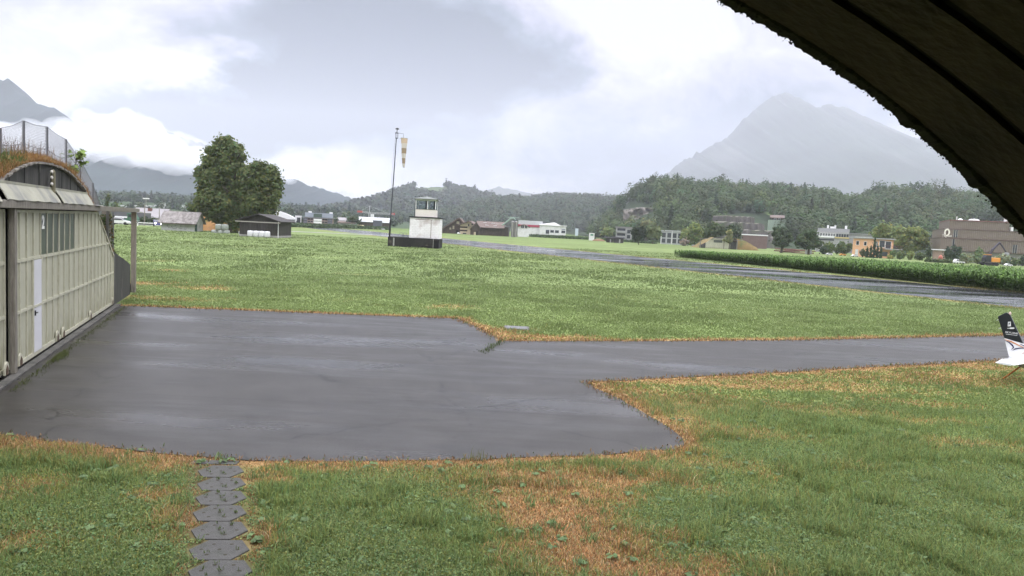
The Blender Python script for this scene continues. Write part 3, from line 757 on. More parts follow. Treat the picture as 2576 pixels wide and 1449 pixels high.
for (xa, xb, yt, yb, k) in ((1830, 1900, 543, 556, 3), (1822, 1925, 558, 572, 2), (1814, 1958, 575, 589, 1), (1850, 1962, 592, 612, 0)):
    yk = qd + 8 * k; sl_q = .05
    top = [D(xa + (xb - xa) * i / 24, yt + (xb - xa) * i / 24 * sl_q + 1.5 * math.sin(i * 1.3 + k), yk) for i in range(25)]
    V = []; F = []
    for i, p in enumerate(top):
        wob = (vnoise(np.array([i * .8]), np.array([k * 3.0]), 5)[0] - .5) * 1.0
        for yy, zz in ((p[1] - 1.5 + wob, -1), (p[1] + wob * .8, p[2] * .5), (p[1] + 1 + wob * .5, p[2] - .4), (p[1] + 1.2, p[2]), (p[1] + 30, p[2] + .3), (p[1] + 30, -1)): V.append((p[0], yy, zz))
        if i:
            o_ = 6 * i
            for j_ in range(5): F.append((o_ - 6 + j_, o_ + j_, o_ + j_ + 1, o_ - 5 + j_))
    F += [(5, 4, 3, 2, 1, 0), tuple(6 * 24 + q_ for q_ in range(6))]
    qo = MB().add(V, F).build('quarry_terrace', QU); qo['kind'] = 'structure'; qo.data.materials.append(LEDGE)
    for f_ in qo.data.polygons:
        if f_.normal.z > .8: f_.material_index = 1

# rain cloud lying against the valley side
mist = bpy.data.materials.new('rain_cloud'); mist.use_nodes = True; mn = mist.node_tree.nodes; mn.remove(mn['Principled BSDF'])
pv = mn.new('ShaderNodeVolumePrincipled'); pv.inputs['Color'].default_value = (.97, .98, 1, 1); pv.inputs['Density'].default_value = MIST; pv.inputs['Anisotropy'].default_value = .3
mist.node_tree.links.new(pv.outputs[0], mn['Material Output'].inputs['Volume'])
def cloud_mesh(name, top, bottom, dist, n, seed, rmin, rmax, voxel):
    """one ragged closed cloud body wrapped round many overlapping puffs between a surveyed top and base line"""
    rr = random.Random(seed); bm = bmesh.new()
    for i in range(n):
        px = rr.uniform(top[0][0], top[-1][0]); yt = np.interp(px, [p[0] for p in top], [p[1] for p in top]); yb = np.interp(px, [p[0] for p in bottom], [p[1] for p in bottom])
        f = rr.random() ** 1.3; r = rr.uniform(rmin, rmax) * (.55 + .8 * f); r_px = r * FOC / dist
        py = yt + r_px * .9 + max(0, yb - yt - r_px) * f
        c = D(px, py, dist + rr.uniform(-90, 90))
        bmesh.ops.create_icosphere(bm, subdivisions=3, radius=1, matrix=Matrix.Translation(c) @ Matrix.Diagonal((r * rr.uniform(1.1, 2.0), r * 1.6, r * rr.uniform(.7, 1.0), 1)))
    me = bpy.data.meshes.new(name); bm.to_mesh(me); bm.free(); me.materials.append(mist)
    o = bpy.data.objects.new(name, me); COL.objects.link(o)
    r = o.modifiers.new('wrap', 'REMESH'); r.mode = 'VOXEL'; r.voxel_size = voxel
    for sc_, st_ in ((70, 34), (24, 15)):
        tx = bpy.data.textures.new('billow', 'CLOUDS'); tx.noise_scale = sc_; tx.noise_depth = 5
        dm = o.modifiers.new('billow', 'DISPLACE'); dm.texture = tx; dm.strength = st_; dm.texture_coords = 'GLOBAL'; dm.mid_level = .5
    return tag(o, kind='stuff')
if CLOUDS:
    cloud_mesh('low_cloud', [(-140, 300), (0, 300), (60, 308), (110, 296), (170, 278), (205, 262), (228, 250), (250, 280), (300, 272), (330, 274), (380, 298), (440, 325), (490, 345), (540, 372), (600, 400)],
               [(-140, 372), (60, 384), (200, 390), (300, 398), (420, 414), (520, 432), (600, 448)], 1850, 150, 3, 15, 36, 9)
    cloud_mesh('low_cloud', [(630, 405), (680, 420), (730, 434)], [(630, 430), (680, 442), (730, 450)], 1900, 20, 5, 8, 15, 7)
    cloud_mesh('low_cloud', [(795, 458), (820, 450), (860, 447), (892, 455)], [(795, 466), (840, 470), (892, 472)], 1950, 20, 6, 7, 13, 7)
# ------------------------------------------------------------------ the earth-covered shelter on the left
HA3 = np.array([*hang_a, 0]); HU3 = np.array([*hang_u, 0]); HN3 = np.array([*hang_n, 0])
def U(p):  # shelter-local (u, inward, z) to world
    return hang_a + hang_u * p[0] - hang_n * p[1]
PAINT = ribbed('door_sheet', (.47, .46, .36), (.39, .39, .30), 'X', .085, .55, .8, stain=(.17, .155, .045), stain_h=1.25, grime=(.27, .25, .17))
PFRAME = mat('door_paint', (.48, .47, .37), (.38, .37, .285), 5, .6, .2)
PANE = mat('blind_pane', (.055, .065, .062), (.075, .085, .08), 3, .35)
TIMBER = mat('grey_timber', (.13, .118, .098), (.27, .25, .215), 5, .85, .5, stretch=(6, 6, .5))
DKCON = mat('stained_concrete', (.028, .028, .027), (.075, .073, .068), 1.6, .9, .4, 12, c3=(.17, .16, .14), scale3=1.3, stretch=(3, 3, .35), c3r=(.62, .8))
SHEETM = mat('zinc_sheet', (.26, .255, .20), (.335, .33, .26), 1.2, .55, .1, c3=(.18, .18, .165), scale3=1.6)
hg = thing('aircraft_shelter', 'earth covered aircraft shelter with cream ribbed sliding doors numbered 2 beside the wet apron', 'hangar', (*hang_a[:2], 0), math.atan2(hang_u[1], hang_u[0]))
def leaf(u0, u1, muls, rails, cut=None, y=0.0, skip=()):
    mb = MB(); poly = [(u0, .07), (u1, .07), (u1, 3.2), (u0, 3.2)]
    if cut: poly = [(u0, .07), (u1, .07), (u1, cut[1]), (cut[0], 3.2), (u0, 3.2)]
    d = mb.prism(poly, y, y + .06).build('door_leaf', PAINT, hg)
    fr = MB(); e = y - .03
    top = lambda u: 3.2 if not cut or u <= cut[0] else 3.2 - (u - cut[0]) / (u1 - cut[0]) * (3.2 - cut[1])
    for u in muls:
        if u in skip: fr.box(u - .022, u + .022, e, y - .002, 2.25, top(u) - .03)
        else: fr.box(u - .022, u + .022, e, y - .002, .16, top(u) - .03)
    for u in (u0, u1): fr.box(u - .03 if u == u1 else u, u if u == u1 else u + .03, e - .004, y - .002, .09, top(u) - .005)
    for z in rails:
        ue = u1 - .03
        if cut and z > cut[1]: ue = cut[0] + (3.2 - z) / (3.2 - cut[1]) * (u1 - cut[0]) - .02
        fr.box(u0 + .03, ue, e + .004, y - .003, z - .032, z + .032)
    fr.box(u0 + .03, u1 - .03, e + .002, y - .003, .07, .16)
    fr.box(u0 + .03, (cut[0] if cut else u1) - .03, e + .002, y - .003, 3.14, 3.2)
    if cut:
        a = (cut[0], 3.2); b = (u1, cut[1])
        fr.prism([(a[0] - .06, a[1]), (b[0], b[1] - .08), (b[0], b[1]), a], e - .006, y - .004)
    fr.build('door_frame', PFRAME, d); return d
ms = [.75, 1.23, 1.73, 2.25, 2.80, 3.36, 3.92, 4.48, 5.05, 5.63, 6.21, 6.78, 7.35, 7.92, 8.47]
rz3 = (1.15, 2.18)
l0 = leaf(-3.42, .44, [-2.9, -2.35, -1.8, -1.25, -.7, -.2], rz3, y=.05)
l1 = leaf(.75, 4.46, ms[1:4] + ms[4:7], rz3, skip=(2.25,))
l2 = leaf(4.49, 8.45, ms[8:14], rz3)
l3 = leaf(8.48, 12.3, [9.03, 9.58, 10.13, 10.68, 11.23, 11.78], rz3, cut=(9.4, 1.74))
for d, us in ((l1, (2.80, 3.36, 3.92, 4.46)), (l2, (4.49, 5.05, 5.63, 6.21))):
    for a, b in zip(us[:-1], us[1:]):
        MB().box(a + .026, b - .026, -.012, -.002, 2.225, 3.13).build('window', PANE, d)
text('number', '2', .40, mat('white_paint', (.8, .8, .78), rough=.6), l1, (3.02, -.02, 2.92), ext=.004, sx=1.05, bold=.012)
wd = MB().box(2.2, 2.83, -.035, -.004, .15, 2.13).build('walk_door', mat('walk_door_sheet', (.58, .58, .61), (.52, .52, .54), 2, .5), hg, bevel=.006)
MB().box(2.22, 2.81, -.045, -.034, 1.12, 1.17).build('door_rail', PFRAME, wd)
MB().box(2.235, 2.262, -.06, -.034, .95, 1.06).box(2.235, 2.34, -.08, -.062, 1.0, 1.02).build('handle', mat('black_iron', (.02, .02, .02), rough=.4), wd)
fr = MB()
for g in (2.165, 2.865): fr.box(g - .028, g + .028, -.04, -.003, .15, 2.19)
fr.build('door_jamb', PFRAME, wd)
for u in (.2, 1.12, 4.19, 4.8, 8.17, 11.89):   # wheel guards cut in the foot of the leaves
    gd = MB(); pts = [(u - .12, .09), (u - .12, .22), (u - .09, .3), (u, .34), (u + .09, .3), (u + .12, .22), (u + .12, .09)]
    gd.prism(pts, -.062, -.033); gd.build('wheel_guard', PFRAME, hg)
    MB().prism([(u - .075, .09), (u - .075, .2), (u, .275), (u + .075, .2), (u + .075, .09)], -.07, -.064).build('wheel', mat('dark_rust', (.05, .035, .025), (.11, .07, .045), 9, .8), hg)
MB().box(-3.5, 17.5, -.17, .12, 3.225, 3.375).build('door_track', TIMBER, hg, bevel=.01)
MB().box(.47, .62, -.13, -.035, .05, 3.224).build('post', TIMBER, hg, bevel=.008)
MB().box(17.1, 17.3, -.09, .09, -.05, 3.224).build('post', TIMBER, hg, bevel=.012)
MB().tube([(13.2, .35, -.1), (13.18, .36, 1.6), (13.22, .35, 3.22)], [.17, .15, .14], 10).build('post', TIMBER, hg)
MB().box(12.42, 12.5, .16, .24, -.1, 3.22).build('post', mat('steel_post', (.12, .125, .12), rough=.5), hg)
MB().box(14.4, 14.48, .3, .38, -.1, 3.22).build('post', MATS['steel_post'], hg)
MB().box(-3.5, 12.5, -.22, -.05, -.05, .045).build('kerb', mat('kerb_concrete', (.045, .045, .04), (.11, .105, .095), 3, .8, .4), hg, bevel=.012)
arch = [(.0, 3.6), (.33, 3.70), (.53, 3.77), (1.24, 3.96), (2.0, 4.10), (2.7, 4.19), (3.4, 4.235), (4.2, 4.245), (5.0, 4.225), (5.7, 4.18), (6.6, 4.05), (7.4, 3.88), (8.11, 3.74), (8.5, 3.6)]
mb = MB()
for x, z in arch[::-1]: pass
MB().prism(arch[::-1] + [(0, .0), (8.5, .0)], .1, .4).build('arch_wall', DKCON, hg)
for u in (1.0, 2.05, 3.2, 4.6, 5.35, 6.3, 7.2):
    zt = np.interp(u, [a[0] for a in arch], [a[1] for a in arch]); MB().box(u - .015, u + .015, .092, .1, 3.6, zt - .01).build('board_joint', mat('joint_black', (.008, .008, .008)), hg)
# rough brick-like stones edging the arch
eg = MB(); rr = random.Random(4)
u = .2
while u < 8.2:
    wdt = rr.uniform(.1, .24); z = np.interp(u, [a[0] for a in arch], [a[1] for a in arch]); z2 = np.interp(u + wdt, [a[0] for a in arch], [a[1] for a in arch])
    h = rr.uniform(.03, .055); y0 = rr.uniform(.0, .05)
    eg.hexa([(u, y0, z), (u + wdt * .93, y0, z2), (u + wdt * .93, .4, z2), (u, .4, z), (u, y0, z + h), (u + wdt * .93, y0, z2 + h), (u + wdt * .93, .4, z2 + h), (u, .4, z + h)]); u += wdt
eg.build('arch_edging', mat('edging_stone', (.12, .11, .10), (.27, .25, .22), 7, .9), hg)
for u0, u1, lift in ((-4.1, -.42, -.05), (-.12, 3.93, 0), (4.2, 7.98, .0)):
    p = MB(); z0, z1 = 3.385 + lift, 3.705 + lift; n = 12
    rows = []
    for i in range(n + 1):
        uu = u0 + (u1 - u0) * i / n; wv = .012 * math.sin(i * 1.9 + u0)
        rows.append([(uu + .05 * (u0 > 0), .02, z1), (uu, -.10 + wv, (z0 + z1) / 2 - .01), (uu - .06, -.19 + wv * 1.5, z0 + .008 * math.sin(i * 2.3))])
    vs = [q for r in rows for q in r]; vs += [(x, y + .012, z - .012) for x, y, z in vs]; k = 3 * (n + 1); fs = []
    for i in range(n):
        for j in range(2):
            a = i * 3 + j; fs += [(a, a + 1, a + 4, a + 3), (k + a, k + a + 3, k + a + 4, k + a + 1)]
        fs += [(i * 3 + 2, k + i * 3 + 2, k + i * 3 + 5, i * 3 + 5), (i * 3, i * 3 + 3, k + i * 3 + 3, k + i * 3)]
    fs += [(0, k, k + 1, 1), (1, k + 1, k + 2, 2), (n * 3, n * 3 + 1, k + n * 3 + 1, k + n * 3), (n * 3 + 1, n * 3 + 2, k + n * 3 + 2, k + n * 3 + 1)]
    p.add(vs, fs); p.box(u0 + .05, u1, .0, .1, z1 - .02, z1 + .03).build('rain_flap', SHEETM, hg)
MB().hexa([(8.0, -.2, 3.385), (8.95, -.24, 3.375), (8.95, .1, 3.39), (8.0, .1, 3.44), (8.0, -.2, 3.40), (8.95, -.24, 3.39), (8.95, .1, 3.41), (8.0, .1, 3.46)]).build('rain_flap', mat('pale_sheet', (.55, .53, .52), (.42, .40, .38), 4, .5), hg)
pst = MB().box(3.87, 3.96, -.06, .03, 3.56, 4.10).add([(3.87, -.06, 4.10), (3.96, -.06, 4.10), (3.96, .03, 4.10), (3.87, .03, 4.10), (3.90, -.03, 4.15), (3.93, -.03, 4.15)], [(0, 1, 5, 4), (2, 3, 4, 5), (1, 2, 5), (3, 0, 4)]).build('cable_post', mat('weathered_post', (.14, .13, .085), (.23, .21, .14), 6, .85, .4), hg)
for z in (4.06, 3.93, 3.78):
    ins = MB(); ins.tube([(3.87, -.02, z), (3.79, -.02, z), (3.79, -.02, z + .02)], .01, 6).lathe([(.012, z), (.03, z + .008), (.034, z + .03), (.02, z + .06), (.006, z + .065)], 10, (3.79, -.02))
    ins.build('insulator', mat('porcelain', (.55, .53, .5), rough=.3), pst)
MB().tube([(3.79, -.02, 4.06), (3.785, 0, 3.92), (3.80, 0, 3.78), (3.83, .02, 3.6)], .01, 6).build('cable', MATS['black_iron'], pst)
MB().prism([(12.33, -.1), (16.3, -.1), (16.3, 1.15), (15.9, 1.25), (14.2, 1.55), (12.33, 1.86)], .0, .3).build('wing_wall', DKCON, hg)
MB().prism([(-8, -.1), (-3.44, -.1), (-3.44, 3.2), (-8, 1.9)], .06, .36).build('wing_wall', DKCON, hg)
# earth cover
pu = [-12, -9, -7, -5, -3, -1, 0, 2, 3.5, 5.6, 7.7, 9.5, 11.5, 13, 14.5, 16.2, 17.6, 19.2, 24]
pz = [-.05, 1.1, 2.4, 3.3, 3.85, 4.15, 4.28, 4.33, 4.38, 4.40, 4.30, 4.10, 3.5, 2.7, 1.95, 1.25, .5, -.05, -.05]
fu = [-12, -8, -5, -3.4, -.2, .33] + [a[0] for a in arch[2:13]] + [9, 10.5, 12.3, 14.2, 15.9, 16.4, 17.2, 19.2, 24]
fz = [-.05, 1.0, 2.6, 3.6, 3.74, 3.76] + [a[1] + .06 for a in arch[2:13]] + [3.5, 2.8, 1.9, 1.58, 1.27, .9, .3, -.05, -.05]
def mound_z(u, y):
    f = np.interp(u, fu, fz); p = np.interp(u, pu, pz)
    uu = 4.4 + (u - 4.4) / (1 + .012 * np.maximum(y, 0)); deep = np.interp(uu, pu, pz) + .25 * np.clip((y - .5) / 4, 0, 1)
    t = np.clip((y - .1) / .5, 0, 1); t = t * t * (3 - 2 * t)
    z = np.where(y < .6, f * (1 - t) + p * t, deep)
    z = z * np.clip((17 - y) / 6, 0, 1) + np.where(z > .3, (fbm(u * 1.1, y * 1.1, 61) - .5) * .22 * np.clip((y - .1) * 3, 0, 1), 0)
    return z
mu = np.concatenate([np.arange(-12, -2, .5), np.arange(-2, 12, .14), np.arange(12, 20.1, .3)]); my = np.concatenate([np.arange(.1, 2.2, .1), np.arange(2.2, 18, .6)])
MU, MY = np.meshgrid(mu, my); MZ = mound_z(MU, MY)
ii = np.arange(MU.size).reshape(MU.shape); Fq = np.stack([ii[:-1, :-1], ii[:-1, 1:], ii[1:, 1:], ii[1:, :-1]], -1).reshape(-1, 4)
lip = np.stack([mu, np.full(len(mu), .1), np.interp(mu, fu, fz) - .05], -1)
Vm = np.concatenate([np.stack([MU, MY, MZ], -1).reshape(-1, 3), lip]); o0 = MU.size
Fq = np.concatenate([Fq, np.stack([np.arange(len(mu) - 1) + o0, np.arange(1, len(mu)) + o0, ii[0, 1:], ii[0, :-1]], -1)])
np_mesh('earth_cover', Vm, Fq, mat('dry_earth', (.16, .085, .035), (.26, .16, .07), 2.5, .95, .8, c3=(.085, .10, .035), scale3=.8), hg, smooth=True)

# dead grass and weeds on the mound, weeds at the door foot
def blades(name, P, H, Wd, tint, lean=.5, kind='stuff', bend=1.0):
    """tapering bent blades: P (n,3) roots"""
    n = len(P); a = RNG.uniform(0, 6.283, n); l = lean * RNG.random(n) ** .8; H = np.broadcast_to(H, (n,)) * RNG.uniform(.55, 1.3, n); Wd = np.broadcast_to(Wd, (n,))
    dx, dy = np.cos(a), np.sin(a); b = RNG.uniform(0, 6.283, n); sx, sy = np.cos(b) * Wd / 2, np.sin(b) * Wd / 2
    z0 = P[:, 2]
    v0 = np.stack([P[:, 0] - sx, P[:, 1] - sy, z0], -1); v1 = np.stack([P[:, 0] + sx, P[:, 1] + sy, z0], -1)
    mx_ = P[:, 0] + dx * l * H * .35; my_ = P[:, 1] + dy * l * H * .35; mz = z0 + H * .6
    v2 = np.stack([mx_ + sx * .8, my_ + sy * .8, mz], -1); v3 = np.stack([mx_ - sx * .8, my_ - sy * .8, mz], -1)
    v4 = np.stack([P[:, 0] + dx * l * H * bend, P[:, 1] + dy * l * H * bend, z0 + H * np.sqrt(np.maximum(1 - .6 * l * l, .15))], -1)
    v5 = v4 + np.stack([sx * .25, sy * .25, np.zeros(n)], -1)
    V = np.stack([v0, v1, v2, v3, v5, v4], 1).reshape(-1, 3)
    k = np.arange(n)[:, None] * 6
    F = np.concatenate([k + np.array([[0, 1, 2, 3]]), k + np.array([[3, 2, 4, 5]])], 0)
    o = np_mesh(name, V, F, GRASSMAT, None, np.repeat(np.clip(tint, .004, 1), 6, 0))
    if kind: o['kind'] = kind
    return o
n = 26000
uu = RNG.uniform(-5, 13.5, n); yy = .08 + RNG.random(n) ** 1.6 * 5.0
zz = mound_z(uu, yy); W_ = HA3[None] + HU3[None] * uu[:, None] - HN3[None] * yy[:, None]; W_[:, 2] = zz - .02
pick = fbm(uu * .8, yy * .8 + 7, 71, 3)[:, None]; rn_ = RNG.random((n, 1))
tc_ = np.where(pick > .56, np.array([.11, .14, .045]), np.where(rn_ < .5, np.array([.30, .165, .06]), np.where(rn_ < .8, np.array([.21, .105, .042]), np.array([.36, .26, .12])))) * RNG.uniform(.6, 1.25, (n, 1))
blades('dry_grass', W_, .17, .014, tc_, .9)
n = 900
uu = RNG.uniform(-1, 9.5, n); yy = RNG.uniform(.25, 1.6, n); W_ = HA3[None] + HU3[None] * uu[:, None] - HN3[None] * yy[:, None]; W_[:, 2] = mound_z(uu, yy) - .02
blades('dry_weeds', W_, .42, .012, np.array([.20, .13, .075]) * RNG.uniform(.5, 1.3, (n, 1)), .25)
n = 2600   # overhanging fringe of the arch
uu = RNG.uniform(.2, 8.4, n); yy = RNG.uniform(.02, .3, n); W_ = HA3[None] + HU3[None] * uu[:, None] - HN3[None] * yy[:, None]; W_[:, 2] = np.interp(uu, fu, fz) + .01
blades('dry_grass', W_, .11 * np.where((uu > 5.2) & (uu < 6.6) | (uu < 1.6), 1.5, .8), .012, np.array([.26, .15, .06]) * RNG.uniform(.5, 1.3, (n, 1)), 1.6)
# ivy on the side posts
n = 1500
t = RNG.random(n); P = np.stack([12.9 + RNG.normal(size=n) * .26 + .45 * (RNG.random(n) < .4), .34 + RNG.normal(size=n) * .1, 3.1 * t ** .8], -1)
Wp = HA3[None] + HU3[None] * P[:, :1] - HN3[None] * P[:, 1:2]; Wp[:, 2] = P[:, 2]
V, F = quads(Wp, RNG.normal(size=(n, 3)) + np.array([.9, -.4, .2]), RNG.uniform(.05, .1, n))
tag(np_mesh('ivy', V, F, LEAFMAT, None, np.repeat(np.where(RNG.random((n, 1)) < .7, np.array([.05, .075, .03]), np.array([.13, .09, .04])) * RNG.uniform(.6, 1.3, (n, 1)), 4, 0)), kind='stuff')

# chain-link fence along the mound
fe = thing('mesh_fence', 'pale wire mesh fence on dark posts along the crest of the shelter mound', 'fence', (*hang_a[:2], 0), math.atan2(hang_u[1], hang_u[0]))
FP = [(-1.2, 4.15, 4.66), (-.05 + .3, 4.25, 4.72), (1.96, 4.30, 4.80), (3.62, 4.36, 5.17), (5.7, 4.38, 5.27), (7.78, 4.28, 5.16), (9.6, 4.05, 4.79), (11.6, 3.45, 4.12), (13.6, 2.4, 3.35)]
FP = [(-2.6, 4.0, 4.55), (-.3, 4.2, 4.62), (1.97, 4.25, 4.80 + .03), (3.65, 4.3, 5.18), (5.72, 4.3, 5.28), (7.79, 4.2, 5.17), (9.62, 4.0, 4.79), (11.6, 3.4, 4.12), (13.4, 2.5, 3.2)]
FP = FP[2:] if False else FP
STEEL = mat('fence_steel', (.085, .085, .10), (.13, .13, .14), 8, .5, spec=.4)
for u, z0, z1 in FP: MB().tube([(u, .5, z0 - .3), (u, .5, z1)], .032, 8).build('post', STEEL, fe)
wire = MB(); strand = MB()
for (ua, a0, a1), (ub, b0, b1) in zip(FP[:-1], FP[1:]):
    L_ = ub - ua
    for k in range(0, 2):
        f = (1, .42)[k]
        strand.tube([(ua, .5, a0 + (a1 - a0) * f), ((ua + ub) / 2, .5, (a0 + b0) / 2 + ((a1 - a0) + (b1 - b0)) / 2 * f - .03), (ub, .5, b0 + (b1 - b0) * f)], .006, 4)
    st = .075; m_ = int(L_ / st)
    for i in range(-14, m_ + 14):
        for sgn in (1, -1):
            pts = []
            for tt in (0, 1):
                u_ = ua + i * st + sgn * tt * .9; pts.append((u_, tt))
            # clip to the bay
            (x0, t0), (x1, t1) = pts
            lo, hi = min(x0, x1), max(x0, x1)
            if hi < ua or lo > ub: continue
            ca, cb_ = max(lo, ua), min(hi, ub)
            def tz(x):
                t_ = (x - x0) / (x1 - x0); g = (x - ua) / L_; return a0 + (b0 - a0) * g + t_ * ((a1 - a0) * (1 - g) + (b1 - b0) * g) - .03 * math.sin(math.pi * g) * t_
            if cb_ - ca < .02: continue
            wire.tube([(ca, .5, tz(ca)), (cb_, .5, tz(cb_))], .0036, 3, cap=False)
wire.build('mesh_panel', mat('galvanised_wire', (.30, .31, .33), rough=.45, metal=.4), fe)
strand.build('tension_wire', STEEL, fe)

# young walnut growing out of the mound
c = U((8.25, .35)); sp = thing('sapling', 'young bright green walnut sapling growing from the mound at the end of the arch', 'sapling', (c[0], c[1], 4.05))
tm = MB(); tips = []; rr = random.Random(5)
for i in range(15):
    a = rr.uniform(0, 6.28); z = rr.uniform(.12, .78); l = rr.uniform(.14, .34); e = Vector((math.cos(a) * l, math.sin(a) * l, z + .14)); tips.append((Vector((0, 0, z * .8)), e))
    tm.tube([(0, 0, z * .8), (e.x * .5, e.y * .5, z + .08), tuple(e)], .006, 5)
tm.tube([(0, 0, -.1), (.01, 0, .4), (0, .01, .88)], [.016, .012, .006], 6).build('stem', BARK, sp)
C = []; Nn = []
for s_, e in tips:
    for k in range(8):
        q = s_.lerp(e, .45 + .6 * k / 8); C.append((q.x + rr.gauss(0, .035), q.y + rr.gauss(0, .035), q.z + rr.gauss(0, .03))); Nn.append((rr.gauss(0, .6) + e.x, rr.gauss(0, .6) + e.y, .8))
C = np.array(C); V, F = quads(C, np.array(Nn), RNG.uniform(.075, .125, len(C)), 1.7)
np_mesh('leaves', V, F, LEAFMAT, sp, np.repeat(np.array([.22, .30, .09]) * RNG.uniform(.55, 1.3, (len(C), 1)), 4, 0))

# ------------------------------------------------------------------ the vault the view looks out from
VC = (-1.0315, .1258); VR = 4.518
vt = thing('shelter_vault', 'dark concrete vault of a shelter overhead with moss fringed rim at the upper right', 'vault', (VC[0], 3.0, 0))
ring = [0, .72, .74, 1.05, 1.07, 1.45, 1.47, 2.2, 2.22, 3.2, 3.22, 4.5, 4.52, 6.5, 11]
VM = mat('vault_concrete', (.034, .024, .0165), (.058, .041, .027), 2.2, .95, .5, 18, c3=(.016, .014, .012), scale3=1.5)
def vault(r0, r1, y0, y1, n=90):
    mb = MB(); k = n + 1; vs = []
    for y in (y0, y1):
        for r in (r0, r1):
            for i in range(k):
                w_ = rad(-4) + rad(188) * i / n
                vs.append((r * math.cos(w_), y, r * math.sin(w_) + VC[1]))
    fs = []
    for i in range(n):
        fs += [(i, i + 1, k + i + 1, k + i), (2 * k + i, 3 * k + i, 3 * k + i + 1, 2 * k + i + 1), (i, 2 * k + i, 2 * k + i + 1, i + 1), (k + i, k + i + 1, 3 * k + i + 1, 3 * k + i)]
    return mb.add(vs, fs)
edges = [0, .41, .47, .73, .79, .97, 1.03, 1.5, 1.56, 2.3, 2.36, 3.4, 3.46, 5, 5.06, 11]
for i in range(0, len(edges) - 1):
    joint = i % 2 == 1
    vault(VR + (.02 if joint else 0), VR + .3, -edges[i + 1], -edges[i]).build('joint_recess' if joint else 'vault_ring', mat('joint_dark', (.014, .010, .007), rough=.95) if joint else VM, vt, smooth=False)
MB().box(-5, 5, -11.3, -11.02, -.1, 5).build('end_wall', VM, vt)
# ragged moss and earth hanging on the rim
mo = MB(); rr = random.Random(9); n = 3000
pts = []
V = []; F = []
prev = None
for i in range(n + 1):
    w_ = rad(2) + rad(176) * i / n
    jag = .002 + .012 * vnoise(np.array([i * .11]), np.array([0.]), 4)[0] + .009 * vnoise(np.array([i * .45]), np.array([3.]), 4)[0] + .014 * max(0, vnoise(np.array([i * .05]), np.array([7.]), 4)[0] - .78) / .22
    for y, r in ((.03, VR + .32), (.03, VR - jag), (-.03, VR - jag * .7), (-.06, VR + .02)):
        V.append((r * math.cos(w_), y + rr.uniform(-.004, .004), r * math.sin(w_) + VC[1]))
    if i:
        o = 4 * i
        for j in range(3): F.append((o - 4 + j, o + j, o + j + 1, o - 3 + j))
mo.add(V, F)
mo.build('moss_fringe', mat('dark_moss', (.012, .013, .008), (.03, .028, .014), 25, .95), vt)
n = 9000
w_ = RNG.uniform(rad(3), rad(177), n); rI = VR - .001 - RNG.random(n) ** 2 * .014
C = np.stack([rI * np.cos(w_), .02 + RNG.normal(size=n) * .02, rI * np.sin(w_) + VC[1]], -1)
V, F = quads(C, RNG.normal(size=(n, 3)), RNG.uniform(.004, .013, n))
np_mesh('moss_tufts', V, F, MATS['dark_moss'], vt)
# the earth over that vault, behind the rim
VW = []
for y in (0.02, -11.2):
    for i in range(41):
        w_ = rad(0) + rad(180) * i / 40; VW.append(((VR + .75) * math.cos(w_) * 1.12, y, (VR + .55) * math.sin(w_)))
k = 41; FW = [(i, k + i, k + i + 1, i + 1) for i in range(40)]
for i in range(41):
    w_ = rad(180) * i / 40; VW.append(((VR + .3) * math.cos(w_), .02, (VR + .3) * math.sin(w_) + VC[1] * (math.sin(w_) > .02)))
FW += [(i, i + 1, 2 * k + i + 1, 2 * k + i) for i in range(40)]
MB().add(VW, FW).build('earth_cover', MATS['dry_earth'], vt)

# ------------------------------------------------------------------ hexagonal paving slabs leading to the apron
PAVE = mat('slab_concrete', (.052, .051, .049), (.080, .078, .074), 3.5, .65, .35, 60, c3=(.045, .047, .04), scale3=5, spec=.18)
HOLE = mat('slab_hole', (.022, .02, .016), (.05, .045, .03), 20, .95)
hexpx = [(557, 1182, 0), (553, 1208, 0), (551, 1246, 1), (549, 1286, 2), (550, 1331, 3), (551, 1383, 4), (555, 1440, 5)]
def slab_hex():
    o_ = thing('paving_slab', 'x', 'paving slab')
    a = .285; hh = .262
    poly = [(-a * .56, -hh), (a * .56, -hh), (a, 0), (a * .56, hh), (-a * .56, hh), (-a, 0)]
    MB().slab(poly, -.06, .0).build('slab', PAVE, o_, bevel=.006)
    hl = MB()
    for x, y in ((0, 0), (-.17, 0), (.17, 0), (-.085, .14), (.085, .14), (-.085, -.14), (.085, -.14)):
        hl.lathe([(.019, .0005), (.0195, .0013), (.001, .0015)], 10, (x, y))
    hl.build('finger_holes', HOLE, o_); return o_
g0 = G(551, 1383); g6 = G(555, 1434)
s0 = slab_hex(); HL = ['hexagonal concrete slab nearest the wet apron edge', 'hexagonal slab with grass tufts, second from the apron', 'hexagonal concrete slab with clean holes, third from the apron edge', 'hexagonal concrete slab in the middle of the slab path', 'hexagonal concrete slab, third from the bottom of the slab path',
      'hexagonal concrete slab, second from the bottom of the slab path', 'hexagonal concrete slab at the near bottom end of the path']
ys = [G(557, 1183)[1] - .0 + 0, None]
yst = G(555, 1437)[1]; step = (G(557, 1185)[1] - yst) / 6
for i in range(8):
    y = yst + step * (6 - i); px = 551; x = np.interp(y, [yst, yst + 6 * step], [G(555, 1437)[0], G(557, 1185)[0]])
    o_ = s0 if i == 0 else dup(s0)
    o_.location = (x + random.uniform(-.015, .015), y, random.uniform(.0, .006)); o_.rotation_euler.z = .10 + .004 * (i % 3); o_.scale = (1.02, step / .526, 1)
    o_['label'] = HL[min(i, 6)] if i < 7 else 'hexagonal concrete slab below the near end of the path, barely in frame'; o_['group'] = 'hexagonal path slabs'
a = G(490, 1156); b = G(605, 1158)
